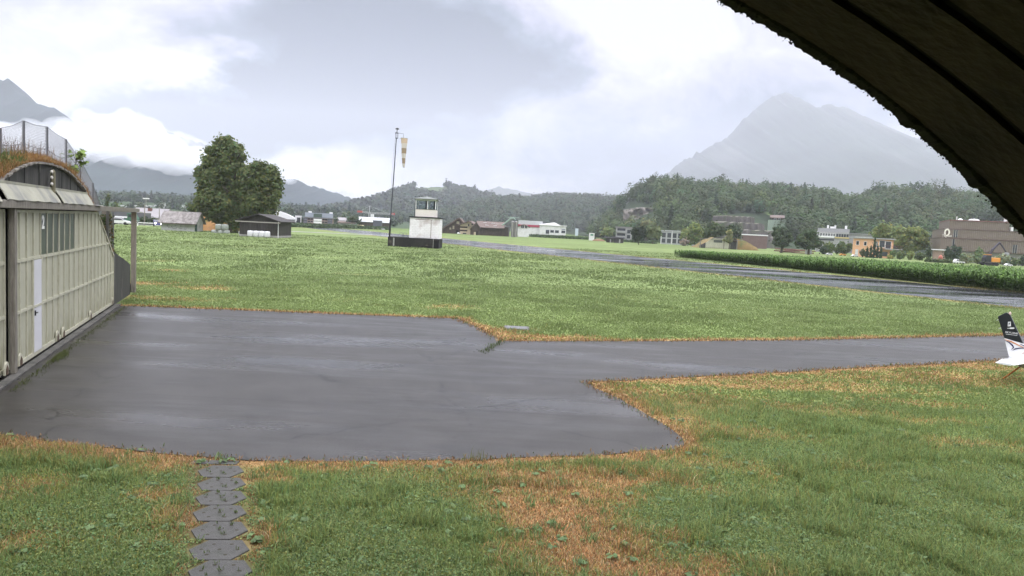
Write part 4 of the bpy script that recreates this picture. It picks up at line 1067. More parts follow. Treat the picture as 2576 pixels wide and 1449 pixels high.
tag(MB().slab([(a[0], a[1] - .16), (b[0], b[1] - .16), (b[0], b[1] - .02), (a[0], a[1] - .02)], -.05, .003).build('edge_stone', PAVE, bevel=.006), 'low concrete strip between the slab path and the apron', 'edging')
a = G(1300, 825)
mh = thing('shaft_cover', 'flat grey concrete shaft cover lying in the grass beyond the taxiway corner', 'manhole cover', (a[0], a[1], 0))
MB().box(-.42, .42, -.36, .36, -.05, .022).build('frame', mat('shaft_concrete', (.09, .09, .085), (.15, .145, .135), 5, .8, .3), mh, bevel=.01)
MB().box(-.34, .34, -.28, .28, .018, .03).build('lid', mat('shaft_lid', (.10, .105, .105), (.15, .15, .15), 3, .6), mh, bevel=.006)

# ------------------------------------------------------------------ light aircraft parked at the right edge
T0 = np.array([13.2, 18.8, 0]); TH = rad(-51); ax = np.array([math.cos(TH), math.sin(TH), 0])
def tp(px, py):
    d = ray(px, py); nn = np.array([-ax[1], ax[0], 0]); o = np.array([0, 0, EYE]); t = nn.dot(T0 - o) / nn.dot(d); q = o + t * d
    return (float((q - T0).dot(ax)), float(q[2]))
z2 = lambda x, y: tp((3640 + x * .2207) * .6708, (1120 + y * .2207) * .6708)
pl = thing('light_aircraft', 'white light aircraft with black tail fin parked on the grass at the right edge', 'aircraft', tuple(T0), TH)
WHITE = mat('aircraft_white', (.78, .79, .82), rough=.25, spec=.5, coat=.5); BLACK = mat('aircraft_black', (.014, .018, .022), rough=.3, spec=.5); NAVY = mat('aircraft_navy', (.02, .018, .09), rough=.3); ORANGE = mat('aircraft_orange', (.55, .22, .08), rough=.4); GREY = mat('aircraft_grey', (.30, .31, .33), rough=.35)
te_t = z2(465, 312); le_t = z2(672, 262); te_m = z2(575, 668); te_b = z2(655, 985); le_m = z2(906, 765)
sl_ = (le_m[0] - le_t[0]) / (le_m[1] - le_t[1])
le_t2 = le_t; le_at = lambda z: le_t[0] + (z - le_t[1]) * sl_ * .98
zb = te_b[1]
def finpart(poly, name, m, th=.05):
    mb = MB(); n = len(poly); cx = sum(p[0] for p in poly) / n
    mb.prism(poly, -th / 2, th / 2); return mb.build(name, m, fin, bevel=.012)
zq = z2(906, 900)[1]
fin = MB().prism([te_m, (te_b[0], zb), (le_at(zb) + .25, zb), (le_at(zq) , zq), (le_at(le_m[1]), le_m[1])][::1], -.03, .03).build('tail_fin', WHITE, pl, bevel=.012)
finpart([te_t, (te_t[0] + .02, te_t[1] + .03), (le_t[0] - .08, le_t[1] + .035), le_t, (le_at(le_m[1]), le_m[1]), te_m], 'upper_fin', BLACK, .064)
def strip(pts, w, m, name='stripe'):
    mb = MB(); P = [z2(*p) for p in pts]; k = len(P); vs = []
    for i, (x, z) in enumerate(P):
        a, b = P[max(i - 1, 0)], P[min(i + 1, k - 1)]; dx, dz = b[0] - a[0], b[1] - a[1]; l = math.hypot(dx, dz); ww = w[i] if isinstance(w, list) else w
        for s_ in (1, -1):
            for y in (-.04, .04): vs.append((x - dz / l * ww * s_, y, z + dx / l * ww * s_))
    fs = []
    for i in range(k - 1):
        o = 4 * i
        fs += [(o, o + 4, o + 6, o + 2), (o + 1, o + 3, o + 7, o + 5), (o, o + 1, o + 5, o + 4), (o + 2, o + 6, o + 7, o + 3)]
    return mb.add(vs, fs).build(name, m, fin)
strip([(585, 690), (700, 730), (800, 780), (906, 830)], [.004, .016, .012, .006], ORANGE)
strip([(585, 705), (660, 740), (715, 790), (738, 825), (700, 865)], [.003, .012, .018, .014, .002], NAVY)
strip([(720, 880), (770, 850), (840, 840), (960, 838)], [.002, .014, .012, .010], NAVY)
strip([(850, 770), (906, 795), (960, 815)], [.004, .01, .012], NAVY)
strip([(880, 935), (930, 915), (980, 905)], [.003, .008, .008], ORANGE)
mk = mat('decal_white', (.72, .73, .74), rough=.5)
def onfin(poly, m, name): 
    mb = MB(); mb.prism([z2(*p) for p in poly], -.047, -.033); return mb.build(name, m, fin)
onfin([(645, 392), (690, 390), (692, 468), (640, 470)], mk, 'emblem')
MB().prism([z2(*p) for p in [(652, 412), (664, 416), (682, 402), (676, 430), (662, 448), (650, 452), (662, 430)]], -.05, -.048).build('emblem_bird', BLACK, fin)
onfin([(632, 498), (665, 497), (690, 488), (735, 488), (760, 500), (735, 513), (690, 513), (665, 506), (632, 505)], mk, 'emblem')
q = z2(705, 580); text('lettering', 'SKYLANE', .062, mk, fin, (q[0], -.036, q[1]), ext=.003, sx=1.12)
a, b = z2(608, 600), z2(803, 604); MB().box(a[0], b[0], -.04, -.033, a[1] - .005, a[1] + .004).build('underline', mk, fin)
for p0, p1 in (((440, 365), (478, 358)), ((475, 505), (525, 495))):
    a, b = z2(*p0), z2(*p1); MB().tube([(a[0], 0, a[1]), (b[0], 0, b[1])], .005, 5).build('static_wick', mk, fin)
q = z2(668, 262); MB().lathe([(.03, q[1] - .02), (.034, q[1] + .02), (.02, q[1] + .05), (.002, q[1] + .06)], 10, (q[0], 0)).build('beacon', mat('beacon_pale', (.55, .42, .38), rough=.3), fin)
# fuselage, stations forward from the tail cone
zc_ = z2(700, 1040)[1]
def fuselage(st):
    mb = MB(); n = 16; vs = []
    for s_, wd_, zt, zb_ in st:
        for j in range(n):
            w_ = 2 * math.pi * j / n; c_, sn = math.cos(w_), math.sin(w_)
            p = .8; vs.append((s_, wd_ * math.copysign(abs(c_) ** p, c_), (zt + zb_) / 2 + (zt - zb_) / 2 * math.copysign(abs(sn) ** p, sn)))
    fs = []
    for i in range(len(st) - 1):
        for j in range(n): fs.append((i * n + j, (i + 1) * n + j, (i + 1) * n + (j + 1) % n, i * n + (j + 1) % n))
    fs += [tuple(range(n)), tuple(range(len(st) * n - 1, (len(st) - 1) * n - 1, -1))]
    return mb.add(vs, fs)
s_a = te_b[0]
fus = fuselage([(s_a - .0, .03, zc_ + .07, zc_ - .02), (s_a + .25, .08, zc_ + .09, zc_ - .14), (s_a + .7, .14, zc_ + .12, zc_ - .2), (s_a + 1.5, .22, zc_ + .22, zc_ - .3), (s_a + 2.4, .30, zc_ + .42, zc_ - .38), (s_a + 3.0, .36, zc_ + .52, zc_ - .4), (s_a + 3.7, .36, zc_ + .5, zc_ - .4), (s_a + 4.1, .34, zc_ + .25, zc_ - .38), (s_a + 4.7, .28, zc_ + .2, zc_ - .32), (s_a + 4.95, .12, zc_ + .08, zc_ - .16)]).build('fuselage', WHITE, pl, smooth=True)
MB().box(s_a + .35, s_a + 3.0, -.34, -.335, zc_ - .1, zc_ - .02)
fuselage([(s_a + .25, .083, zc_ - .045, zc_ - .142), (s_a + .7, .144, zc_ - .04, zc_ - .205), (s_a + 1.5, .226, zc_ - .05, zc_ - .306), (s_a + 2.4, .306, zc_ - .06, zc_ - .386), (s_a + 4.7, .286, zc_ - .1, zc_ - .326)]).build('belly', GREY, pl, smooth=True)
def plane_wing(name, s0, s1, c0, c1, span, z, th, m, dih=0, sgn=-1):
    mb = MB(); vs = []
    for k, (ss, cc, yy_) in enumerate(((s0, c0, .05), (s1, c1, span))):
        for (fx, fz_) in ((0, 0), (.3, .5), (.75, .6), (1, .1), (.75, -.4), (.3, -.35)):
            vs.append((ss + fx * cc, sgn * yy_, z + dih * k + fz_ * th))
    fs = [(i, (i + 1) % 6, 6 + (i + 1) % 6, 6 + i) for i in range(6)] + [tuple(range(5, -1, -1)), tuple(range(6, 12))]
    return mb.add(vs, fs).build(name, m, pl)
for sg in (-1, 1):
    st_ = plane_wing('tailplane', s_a - .14, s_a + .02, .62, .42, 1.06, zc_ + .0, .05, WHITE, .0, sg)
    plane_wing('wing', s_a + 2.55, s_a + 2.65, .95, .65, 3.2, zc_ + .55, .11, WHITE, .08, sg)
    MB().tube([(s_a + 2.9, sg * .33, zc_ - .3), (s_a + 2.95, sg * 1.5, zc_ + .55)], .02, 8).build('wing_strut', WHITE, pl)
    MB().tube([(s_a + 2.75, sg * .3, zc_ - .34), (s_a + 2.7, sg * .75, .16)], .025, 8).build('landing_gear', WHITE, pl)
    wh = MB()
    for k in range(2): pass
    wh.tube([(s_a + 2.7, sg * .72, .15), (s_a + 2.7, sg * .82, .15)], .15, 16).build('wheel', mat('tyre', (.02, .02, .02), rough=.8), pl)
MB().tube([(s_a + 4.45, 0, zc_ - .3), (s_a + 4.5, 0, .15)], .025, 8).build('nose_gear', WHITE, pl); MB().tube([(s_a + 4.5, -.05, .14), (s_a + 4.5, .05, .14)], .14, 16).build('wheel', MATS['tyre'], pl)
MB().box(s_a + 3.05, s_a + 3.6, -.372, -.362, zc_ + .12, zc_ + .42).box(s_a + 2.45, s_a + 2.95, -.352, -.342, zc_ + .12, zc_ + .36).build('side_window', mat('cabin_glass', (.03, .035, .04), rough=.1), pl)
MB().box(s_a + 4.95, s_a + 5.0, -.03, .03, zc_ - .62, zc_ + .58).build('propeller', BLACK, pl, bevel=.01)
MB().lathe([(.1, 0), (.08, .1), (.02, .2)], 14).build('spinner', WHITE, pl).matrix_local = Matrix.Translation((s_a + 4.95, 0, zc_ - .03)) @ Matrix.Rotation(rad(90), 4, 'Y')
a = G(*[v * .6708 for v in (3640 + 550 * .2207, 1120 + 1372 * .2207)]); q = z2(838, 1160); b = T0 + ax * q[0]
rp = MB(); kk = 14
for sgn in (1, -1):
    rp.tube([(a[0] + (b[0] - a[0]) * t + .012 * sgn * math.sin(t * 40), a[1] + (b[1] - a[1]) * t + .012 * sgn * math.cos(t * 40), .02 + (q[1] - .02) * t) for t in [i / 40 for i in range(41)]], .014, 6)
tag(rp.build('tie_down_rope', mat('orange_rope', (.52, .19, .06), (.35, .12, .04), 30, .8)), 'orange rope tying the aircraft tail down to the grass', 'rope')
# ------------------------------------------------------------------ shared far materials
GLASSD = mat('dark_glass', (.035, .042, .05), rough=.12, spec=.6)
WPAINT = mat('white_render', (.70, .70, .70), (.60, .60, .61), .6, .8, c3=(.52, .52, .50), scale3=.5)
WTRIM = mat('white_trim', (.75, .75, .75), rough=.6)
CREAM = mat('cream_render', (.55, .46, .33), (.48, .40, .28), .7, .85)
DKWOOD = ribbed('dark_boarding', (.045, .034, .026), (.085, .066, .052), 'X', .22, .85, .6)
BRTILE = mat('brown_tiles', (.095, .068, .058), (.15, .115, .10), 1.4, .85, .4, 9, c3=(.16, .135, .125), scale3=.3, stretch=(.4, 1, 2))
GRTILE = mat('grey_tiles', (.21, .20, .205), (.27, .255, .26), 1.2, .8, .3, 8, stretch=(.5, 1, 2))
GREYW = mat('grey_render', (.36, .36, .36), (.29, .29, .29), .6, .85)
CONC = mat('light_concrete', (.24, .235, .225), (.34, .33, .31), .7, .85, .2)
METALR = ribbed('metal_roof', (.42, .43, .45), (.50, .51, .53), 'X', .5, .4, .3)

def on(t, px, py):
    """local x, z where the bearing px,py meets the front plane of thing t"""
    r_ = t.rotation_euler.z; d = ray(px, py); u_ = np.array([math.cos(r_), math.sin(r_), 0]); nn = np.array([-u_[1], u_[0], 0]); o = np.array([0, 0, EYE]); l = np.array(t.location)
    q_ = o + d * (nn.dot(l - o) / nn.dot(d)); return float((q_ - l).dot(u_)), float(q_[2] - l[2])
def zof(px, py, y): return float(D(px, py, y)[2])
def xof(px, py, y): return float(D(px, py, y)[0])
def root(name, label, cat, px, py, y=None, group=None, rz=0, z=None):
    p = G(px, py) if y is None else D(px, py, y)
    return thing(name, label, cat, (p[0], p[1], 0 if z is None else z), rz, group)
def wins(parent, rects, y, m=None, frame=None, name='window', t=.06):
    """rects in local x0,x1,z0,z1 on a front wall at y; each window a part with its frame"""
    for (x0, x1, z0, z1) in rects:
        w_ = MB().box(x0, x1, y - t, y + .02, z0, z1).build(name, m or GLASSD, parent)
        if frame:
            f = MB(); e = min(.12, (x1 - x0) * .12)
            f.box(x0 - e, x0, y - t - .04, y + .02, z0 - e, z1 + e).box(x1, x1 + e, y - t - .04, y + .02, z0 - e, z1 + e)
            f.box(x0, x1, y - t - .04, y + .02, z0 - e, z0).box(x0, x1, y - t - .04, y + .02, z1, z1 + e)
            f.box((x0 + x1) / 2 - e * .3, (x0 + x1) / 2 + e * .3, y - t - .02, y + .02, z0, z1)
            f.build('frame', frame, w_)
def gable_x(parent, w_, d, ze, zr, m, over=.4, th=.18, name='roof'):
    """ridge along local x"""
    mb = MB(); a = w_ / 2 + over
    s_ = (zr - ze) / (d / 2); lo = ze - s_ * over
    mb.prismx([(-d / 2 - over, lo), (0, zr), (d / 2 + over, lo), (d / 2 + over, lo + th), (0, zr + th), (-d / 2 - over, lo + th)], -a, a)
    return mb.build(name, m, parent)
def gable_y(parent, w_, d, ze, zr, m, over=.5, th=.2, cx=0, name='roof'):
    """ridge along local y (gable faces the view)"""
    s_ = (zr - ze) / (w_ / 2); lo = ze - s_ * over; h = w_ / 2 + over
    mb = MB().prism([(-h, lo), (-h, lo + th), (cx, zr + th), (h, lo + th), (h, lo), (cx, zr)], -d / 2 - over, d / 2 + over)
    return mb.build(name, m, parent)
def walls_gx(parent, w_, d, ze, zr, m, name='wall'):
    return MB().prismx([(-d / 2, -1), (-d / 2, ze), (0, zr), (d / 2, ze), (d / 2, -1)], -w_ / 2, w_ / 2).build(name, m, parent)
def walls_gy(parent, w_, d, ze, zr, m, name='wall', cx=0):
    return MB().prism([(-w_ / 2, -1), (w_ / 2, -1), (w_ / 2, ze), (cx, zr), (-w_ / 2, ze)], -d / 2, d / 2).build(name, m, parent)

# ------------------------------------------------------------------ the trees
def tree(label, px, pyb, y, lobes_px, tint, n, size, zscale=None, group=None, trunk_px=None, cat='tree', name='tree', trunk=None, per=7, var=.4, shell=.5, tr=None, limbs=7, deep=.85, f=.36, spray=.12):
    """lobes given as bearings (px,py,rx,ry) at depth y -> real ellipsoids"""
    b = D(px, pyb, y); rt = thing(name, label, cat, (b[0], b[1], 0), 0, group); k = y / FOC; L_ = []
    rr = random.Random(int(px))
    for (lx, ly, rx, ry) in lobes_px:
        p = D(lx, ly, y); L_.append((p[0] - b[0], rr.uniform(-.25, .25) * rx * k, p[2], rx * k, (rx + ry) * .5 * k * deep, ry * k))
    top = max(l[2] for l in L_)
    trunk_mesh(rt, trunk or BARK, top * .95, (tr or max(.12, top * .028)), limbs, .32, seed=int(px))
    leaf_cloud('crown', rt, L_, n, size, tint, var=var, per=per, shell=shell, f=f, spray=spray)
    return rt
def T3(*L_): return [(255 + a * .2037, 322 + b * .2037, c * .2037, d * .2037) for a, b, c, d in L_]
LIME = (.070, .088, .032)
tree('tall dark lime tree with drooping foliage between the tiled shed and the dark shed', 585, 590, 138,
     T3((1540, 170, 110, 95), (1450, 300, 170, 150), (1640, 300, 170, 150), (1350, 430, 130, 130), (1560, 500, 260, 180), (1240, 560, 95, 110), (1380, 640, 190, 170), (1640, 700, 220, 210), (1330, 800, 150, 140), (1500, 900, 240, 190), (1290, 960, 170, 120), (1170, 985, 115, 60), (1420, 1060, 200, 130), (1640, 1010, 170, 200), (1650, 1180, 80, 120)), LIME, 34000, .40, tr=.75, per=22, limbs=12, f=.27, spray=.22, var=.25)
tree('shorter right-hand lime tree crown leaning over the dark shed roof', 640, 593, 136,
     T3((1950, 500, 160, 100), (2090, 560, 110, 130), (1860, 640, 170, 180), (2050, 700, 170, 180), (2140, 830, 75, 160), (1900, 850, 190, 190), (2080, 930, 90, 150), (1810, 980, 110, 160), (1930, 1030, 120, 90), (2090, 1080, 60, 110)), (.066, .083, .030), 21000, .38, tr=.5, per=22, limbs=9, f=.27, spray=.22, var=.25)

# ------------------------------------------------------------------ around the big trees
TILE = ribbed('old_roof_tiles', (.12, .105, .10), (.33, .31, .30), 'Z', .19, .85, 1.2)
sh = root('tiled_shed', 'small white rendered shed with old tiled roof and graffiti left of the tall lime', 'shed', 459, 578, 135, rz=.06)
w_, d, ze, zr = 5.9, 4.2, zof(459, 557.5, 135), zof(459, 533.5, 135)
walls_gx(sh, w_, d, ze, zr, mat('shed_render', (.40, .41, .40), (.50, .50, .49), .8, .9, c3=(.33, .34, .31), scale3=.7)); gable_x(sh, w_, d, ze, zr, TILE, .45, .1)
MB().box(-w_ / 2 - .5, w_ / 2 + .5, -d / 2 - .58, -d / 2 - .46, ze - .48, ze - .36).build('gutter', DKWOOD, sh)
mb = MB()
for k, P in enumerate([[(-1.9, 1.15), (-1.9, .75), (-1.7, .72), (-1.6, .35), (-1.5, .7), (-1.3, .4)], [(-1.2, .95), (-1.05, .5), (-.7, .32), (-.3, .35), (-.1, .7)], [(.1, .55), (.5, .35), (.8, .45)], [(.45, 1.1), (.52, .8)], [(-.55, 1.15), (-.5, .95), (-.35, 1.1)], [(1.1, .55), (1.5, .55), (1.5, .25), (1.1, .25), (1.1, .55)]]):
    MB().tube([(x, -d / 2 - .012, z * .8 + .1) for x, z in P], .035, 5).build('graffiti', mat('grey_spray', (.10, .10, .12)), sh)
MB().box(w_ / 2, w_ / 2 + .05, -d / 2 + .1, -d / 2 + 1.2, -.2, ze).build('side_door', mat('green_door', (.05, .09, .075), rough=.6), sh)
ds = root('dark_shed', 'low dark boarded shed with a wide gabled roof right of the limes', 'shed', 669, 597, 122)
wv = xof(716, 597, 122) - xof(622, 597, 122); ze, zr = zof(669, 555, 122), zof(669, 541, 122)
walls_gy(ds, wv, 7, ze, zr - .1, ribbed('black_boarding', (.035, .032, .030), (.06, .055, .05), 'X', .25, .8, .5)); gable_y(ds, wv, 7, ze, zr, mat('dark_roofing', (.03, .028, .028), (.05, .045, .045), 2, .7), .55, .14)
MB().box(-wv / 2 - .04, wv / 2 + .04, -3.55, 3.55, -.5, .32).build('plinth', CONC, ds)
MB().tube([(wv / 2 + .06, -3.6, .0), (wv / 2 + .06, -3.6, ze - .1)], .05, 6).build('downpipe', WTRIM, ds)
MB().box(-wv / 2 - .5, wv / 2 + .5, -4.12, -4.0, ze - .35, ze - .2).build('eaves_board', mat('pale_board', (.32, .30, .27), rough=.8), ds)
b_ = D(565, 586, 150)
mz = []
Xg, Yg = np.meshgrid(np.linspace(-11, 11, 60), np.linspace(-6, 10, 40))
Zg = np.clip(3.9 * np.clip(1.08 - (np.abs(Xg) / 9.5) ** 2.4, 0, 1) * np.clip(1 - (np.abs(Yg - 2) / 7.5) ** 2, 0, 1) + (fbm(Xg, Yg, 81) - .5) * .5, -.3, 9) - .2
ii = np.arange(Xg.size).reshape(Xg.shape); Fm = np.stack([ii[:-1, :-1], ii[:-1, 1:], ii[1:, 1:], ii[1:, :-1]], -1).reshape(-1, 4)
np_mesh('straw_mound', np.stack([Xg, Yg, Zg], -1).reshape(-1, 3), Fm, mat('orange_earth', (.30, .165, .06), (.22, .12, .05), .9, .95, .6, 3, c3=(.13, .12, .04), scale3=.5), smooth=True, loc=(b_[0] - .3, b_[1], 0))['kind'] = 'structure'
WRAP = mat('white_bale_wrap', (.66, .66, .68), (.56, .56, .58), 3, .4, .3); WRAPG = mat('green_bale_wrap', (.22, .245, .22), (.30, .32, .29), 3, .45, .3)
def bale(label, px, py, m, y, z=0, group=None, r=.62, h=1.05):
    p = D(px, py, y); t = thing('wrapped_bale', label, 'bale', (p[0], p[1], z), random.random(), group)
    MB().lathe([(r * .82, 0), (r * .98, .1), (r, .3), (r * 1.01, h * .6), (r * .97, h - .14), (r * .8, h)], 18).build('wrap', m, t, smooth=True)
    MB().lathe([(r * .3, h - .005), (r * .12, h + .03), (.02, h + .04)], 8, (.05, .03)).build('wrap_tail', m, t); return t
for px, l in ((629.5, 'white wrapped bale at the left end of the row of four'), (644, 'white wrapped bale second from the left in the row of four'), (658, 'white wrapped bale second from the right in the row of four'), (672, 'white wrapped bale at the right end of the row before the dark shed')):
    bale(l, px, 597, WRAP, 117.5, 0, 'white wrapped bales', .47, .98)
for px, z, l in ((540, 0, 'green-grey bale at the lower left end of the stack beside the tall lime'), (555.5, 0, 'green-grey bale in the middle of the bottom row of the stack'), (570, 0, 'green-grey bale at the right end of the bottom row beside the trunk'), (550, 1.05, 'green-grey bale on top of the stack, left one'), (566, 1.05, 'green-grey bale on top of the stack, right one'), (608, 0, 'single green-grey bale right of the lime trunk')):
    bale(l, px, 590, WRAPG, 131, z - .5, 'green grey wrapped bales', .58, 1.03)

# ------------------------------------------------------------------ vehicles
TYRE = MATS['tyre']; LAMP = mat('headlight_glass', (.6, .6, .62), rough=.15)
def car(label, x, y, rz, body, kind='car', group=None, z=0, lit=False, cat=None, name=None, wpx=None):
    nm = {'car': 'parked_car', 'van': 'van', 'truck': 'truck', 'caravan': 'caravan'}[kind]
    t = thing(name or nm, label, cat or kind, (x, y, z), rz, group)
    if kind == 'car':
        L_, W_, prof = 4.2, 1.7, [(-2.1, .35), (-2.08, .8), (-1.9, .92), (-1.45, 1.0), (-1.1, 1.38), (-.3, 1.46), (.45, 1.42), (1.05, 1.0), (1.75, .88), (2.05, .7), (2.1, .35)]
        g = [(-1.35, 1.02), (-1.02, 1.34), (-.3, 1.40), (.42, 1.37), (.92, 1.02)]
    elif kind == 'van':
        L_, W_, prof = 5.0, 1.9, [(-2.5, .4), (-2.5, 1.9), (-2.35, 2.15), (1.0, 2.15), (1.45, 1.95), (1.95, 1.25), (2.4, 1.1), (2.5, .8), (2.5, .4)]
        g = [(.2, 1.3), (.2, 1.95), (1.1, 1.95), (1.4, 1.8), (1.8, 1.3)]
    elif kind == 'caravan':
        L_, W_, prof = 5.0, 2.1, [(-2.4, .5), (-2.5, 1.3), (-2.2, 2.4), (-1.6, 2.55), (1.6, 2.55), (2.1, 2.3), (2.5, 1.4), (2.4, .5)]
        g = [(-1.2, 1.35), (-1.2, 2.0), (.2, 2.0), (.2, 1.35)]
    else:
        L_, W_, prof = 6.0, 2.2, [(-3.0, .8), (-3.0, 1.25), (1.0, 1.25), (1.0, 2.6), (2.3, 2.6), (2.7, 1.9), (2.95, 1.4), (3.0, .6), (1, .6), (1, .8)]
        g = [(1.25, 1.65), (1.25, 2.35), (2.2, 2.35), (2.5, 1.75)]
    MB().prism(prof, -W_ / 2, W_ / 2).build('body', body, t, bevel=.06)
    for s_ in (-1, 1): MB().prism(g, s_ * (W_ / 2 + .012) - .01, s_ * (W_ / 2 + .012) + .01).build('window', GLASSD, t)
    if kind == 'car':
        MB().add([(.47, -W_ * .4, 1.41), (.47, W_ * .4, 1.41), (1.02, W_ * .43, 1.03), (1.02, -W_ * .43, 1.03), (.49, -W_ * .4, 1.43), (.49, W_ * .4, 1.43), (1.05, W_ * .43, 1.045), (1.05, -W_ * .43, 1.045)], [(4, 5, 6, 7), (0, 3, 2, 1), (0, 4, 7, 3), (1, 2, 6, 5), (0, 1, 5, 4), (2, 3, 7, 6)]).build('windscreen', GLASSD, t)
    if wpx: t.scale = (max(.42, min(1, wpx * y / FOC / L_)),) * 3
    r = .32 if kind != 'truck' else .42
    for sx in (-L_ * .3, L_ * .3):
        for s_ in (-1, 1):
            wh = MB().tube([(sx, s_ * (W_ / 2 - .16), r), (sx, s_ * (W_ / 2 + .02), r)], r, 14).build('wheel', TYRE, t)
    if kind in ('car', 'van', 'truck'):
        for s_ in (-1, 1):
            x1 = L_ / 2 - .12; z1 = .72 if kind == 'car' else .95
            MB().lathe([(.16, 0), (.15, .04), (.02, .06)], 10).build('headlight', mat('lit_headlight', (.8, .8, .9), emit=((.95, .92, 1), 9)) if lit else LAMP, t).matrix_local = Matrix.Translation((x1 + .1, s_ * W_ * .34, z1)) @ Matrix.Rotation(rad(90), 4, 'Y')
    return t
CW = mat('car_white', (.70, .70, .72), rough=.3, coat=.5); CB = mat('car_blue', (.03, .035, .16), rough=.3, coat=.5); CG = mat('car_grey', (.16, .17, .18), rough=.3, coat=.5); CR = mat('car_red', (.32, .04, .035), rough=.35, coat=.4); CY = mat('cream_panel', (.58, .50, .30), rough=.5); CGN = mat('truck_green', (.05, .13, .08), rough=.5)
p = D(397, 566.5, 160); car('dark blue car on the field road with its headlights on', p[0], p[1], rad(-62), CB, lit=True, z=.02)
p = D(301, 560, 158); car('white parked car half hidden behind the shelter beam end', p[0], p[1], rad(15), CW, z=.02)
p = D(312, 559, 168); car('grey truck with a green cab in front of the carport', p[0], p[1], rad(10), CGN, 'truck')

# ------------------------------------------------------------------ along the field road on the left
def pole(label, px, pb, pt, y, r=.07, lamp=False, m=None, name='pole', cat='pole', group=None, rz=0):
    b = D(px, pb, y); t = thing(name, label, cat, (b[0], b[1], 0), rz, group); zt = zof(px, pt, y)
    MB().tube([(0, 0, -.3), (0, 0, zt * .5), (0, 0, zt)], [r * 1.2, r, r * .75], 8).build('mast', m or TIMBER, t)
    return t, zt
pole('tall dark pole just behind the shelter door track', 336.5, 545, 507, 120, .06, m=STEEL)
pole('wooden pole in front of the dark clipped hedge', 363.5, 563, 514, 165, .12)
pole('dark pole before the grey roofed house', 400.5, 556, 520, 170, .09)
t, zt = pole('slim floodlight mast with a pale lamp head behind the hedge', 367, 556, 500, 230, .09, m=CONC, name='floodlight', cat='street lamp')
MB().box(-.9, .9, -.3, .3, zt - .1, zt + .25).build('lamp_head', WTRIM, t)
t, zt = pole('white and black road marker post by the field road', 346.5, 567, 556, 158, .08, m=WTRIM, name='marker_post', cat='post')
MB().box(-.1, .1, -.1, .1, zt - .35, zt - .12).build('reflector', BLACK, t)
gr_ = thing('guard_rail', 'low white guard rail along the field road', 'barrier', tuple(D(335, 562, 163)[:2]) + (0,))
a = D(283, 561, 163); b = D(386, 563.5, 163); L_ = b[0] - a[0]
MB().box(-L_ / 2, L_ / 2, -.04, .04, .5, .72).build('rail', WTRIM, gr_)
for i in range(9): MB().box(-L_ / 2 + L_ * i / 8 - .05, -L_ / 2 + L_ * i / 8 + .05, .05, .14, -.1, .68).build('post', CONC, gr_)
cp = root('carport', 'dark flat roofed building with a white framed carport behind the shelter beam', 'building', 308, 560, 172)
w_ = xof(332, 560, 172) - xof(284, 560, 172)
MB().box(-w_ / 2, w_ / 2, 0, 9, -.5, zof(308, 533, 172)).build('wall', mat('dark_grey_cladding', (.10, .105, .11), (.14, .14, .145), .7, .8), cp)
f = MB(); zt = zof(308, 544, 172)
f.box(-w_ / 2, w_ / 2, -.12, -.02, zt - .35, zt)
f.box(-w_ / 2, -w_ / 2 + .35, -.12, -.02, -.3, zt - .35).box(0, .3, -.12, -.02, -.3, zt - .35).build('carport_frame', WTRIM, cp)
MB().box(-w_ / 2 + .4, w_ / 2 - .1, -.02, .02, 0, zt - .4).build('opening', GLASSD, cp)
hs = root('grey_roofed_house', 'low house with a broad grey tiled roof and chimney behind the clipped hedge', 'house', 385, 560, 192, rz=.05)
w_ = xof(420, 560, 192) - xof(352, 560, 192); ze, zr = zof(385, 545.5, 192), zof(385, 526.5, 192)
walls_gx(hs, w_, 9, ze, zr, CREAM); gable_x(hs, w_, 9, ze, zr, GRTILE, .8, .25)
MB().box(-.6, .3, -1.8, -1.1, zr - 1, zr + .25).build('chimney', mat('brick_chimney', (.16, .08, .07), rough=.9), hs)
wins(hs, [(1.2, 2.4, .3, 1.5), (3.4, 4.4, .3, 1.5)], -4.5, frame=WTRIM)
f2 = root('flat_roofed_house', 'flat roofed house with a dark window band behind the grey roofed house', 'house', 365, 545, 215)
w_ = xof(404, 545, 215) - xof(344, 545, 215); zt = zof(372, 526, 215)
MB().box(-w_ / 2, w_ / 2, 0, 8, 0, zt - .5).build('wall', GREYW, f2); MB().box(-w_ / 2 - .6, w_ / 2 + .6, -.8, 8.6, zt - .5, zt - .1).build('roof', mat('flat_roofing', (.2, .19, .19)), f2)
wins(f2, [(-1.5, 3, zt - 2.4, zt - .7)], 0)
def lump(name, label, cat, px0, px1, pb, pt, y, tint, n, size, group=None, depth=None, knob=6, box=True):
    """clipped hedge or shrub: leaves over a mass with a woody core"""
    a, b = xof(px0, pb, y), xof(px1, pb, y); zt = max(.4, zof((px0 + px1) / 2, pt, y)); c = (a + b) / 2; rt = thing(name, label, cat, (c, y, 0), 0, group); d_ = depth or min(b - a, 3)
    if box:
        k = max(2, int((b - a) / (zt * .8))); L_ = [((i + .5) / k * (b - a) - (b - a) / 2, 0, zt * .5, (b - a) / k * .62, d_ / 2, zt * .52) for i in range(k)]
    else:
        rr = random.Random(int(px0 * 3)); L_ = [(0, 0, zt * .5, (b - a) * .36, d_ * .36, zt * .5)] + [(rr.uniform(-.33, .33) * (b - a), rr.uniform(-.25, .25) * d_, zt * rr.uniform(.3, .68), (b - a) * rr.uniform(.16, .26), d_ * .25, zt * rr.uniform(.22, .32)) for _ in range(knob)]
    st = MB()
    for l in L_[:6]: st.tube([(l[0] * .5, l[1], -.1), (l[0] * .8, l[1], l[2] * .6), (l[0], l[1], l[2])], [.06, .04, .02], 5)
    st.build('stem', BARK, rt); leaf_cloud('foliage', rt, L_, n, size, tint, per=6, var=.4); return rt
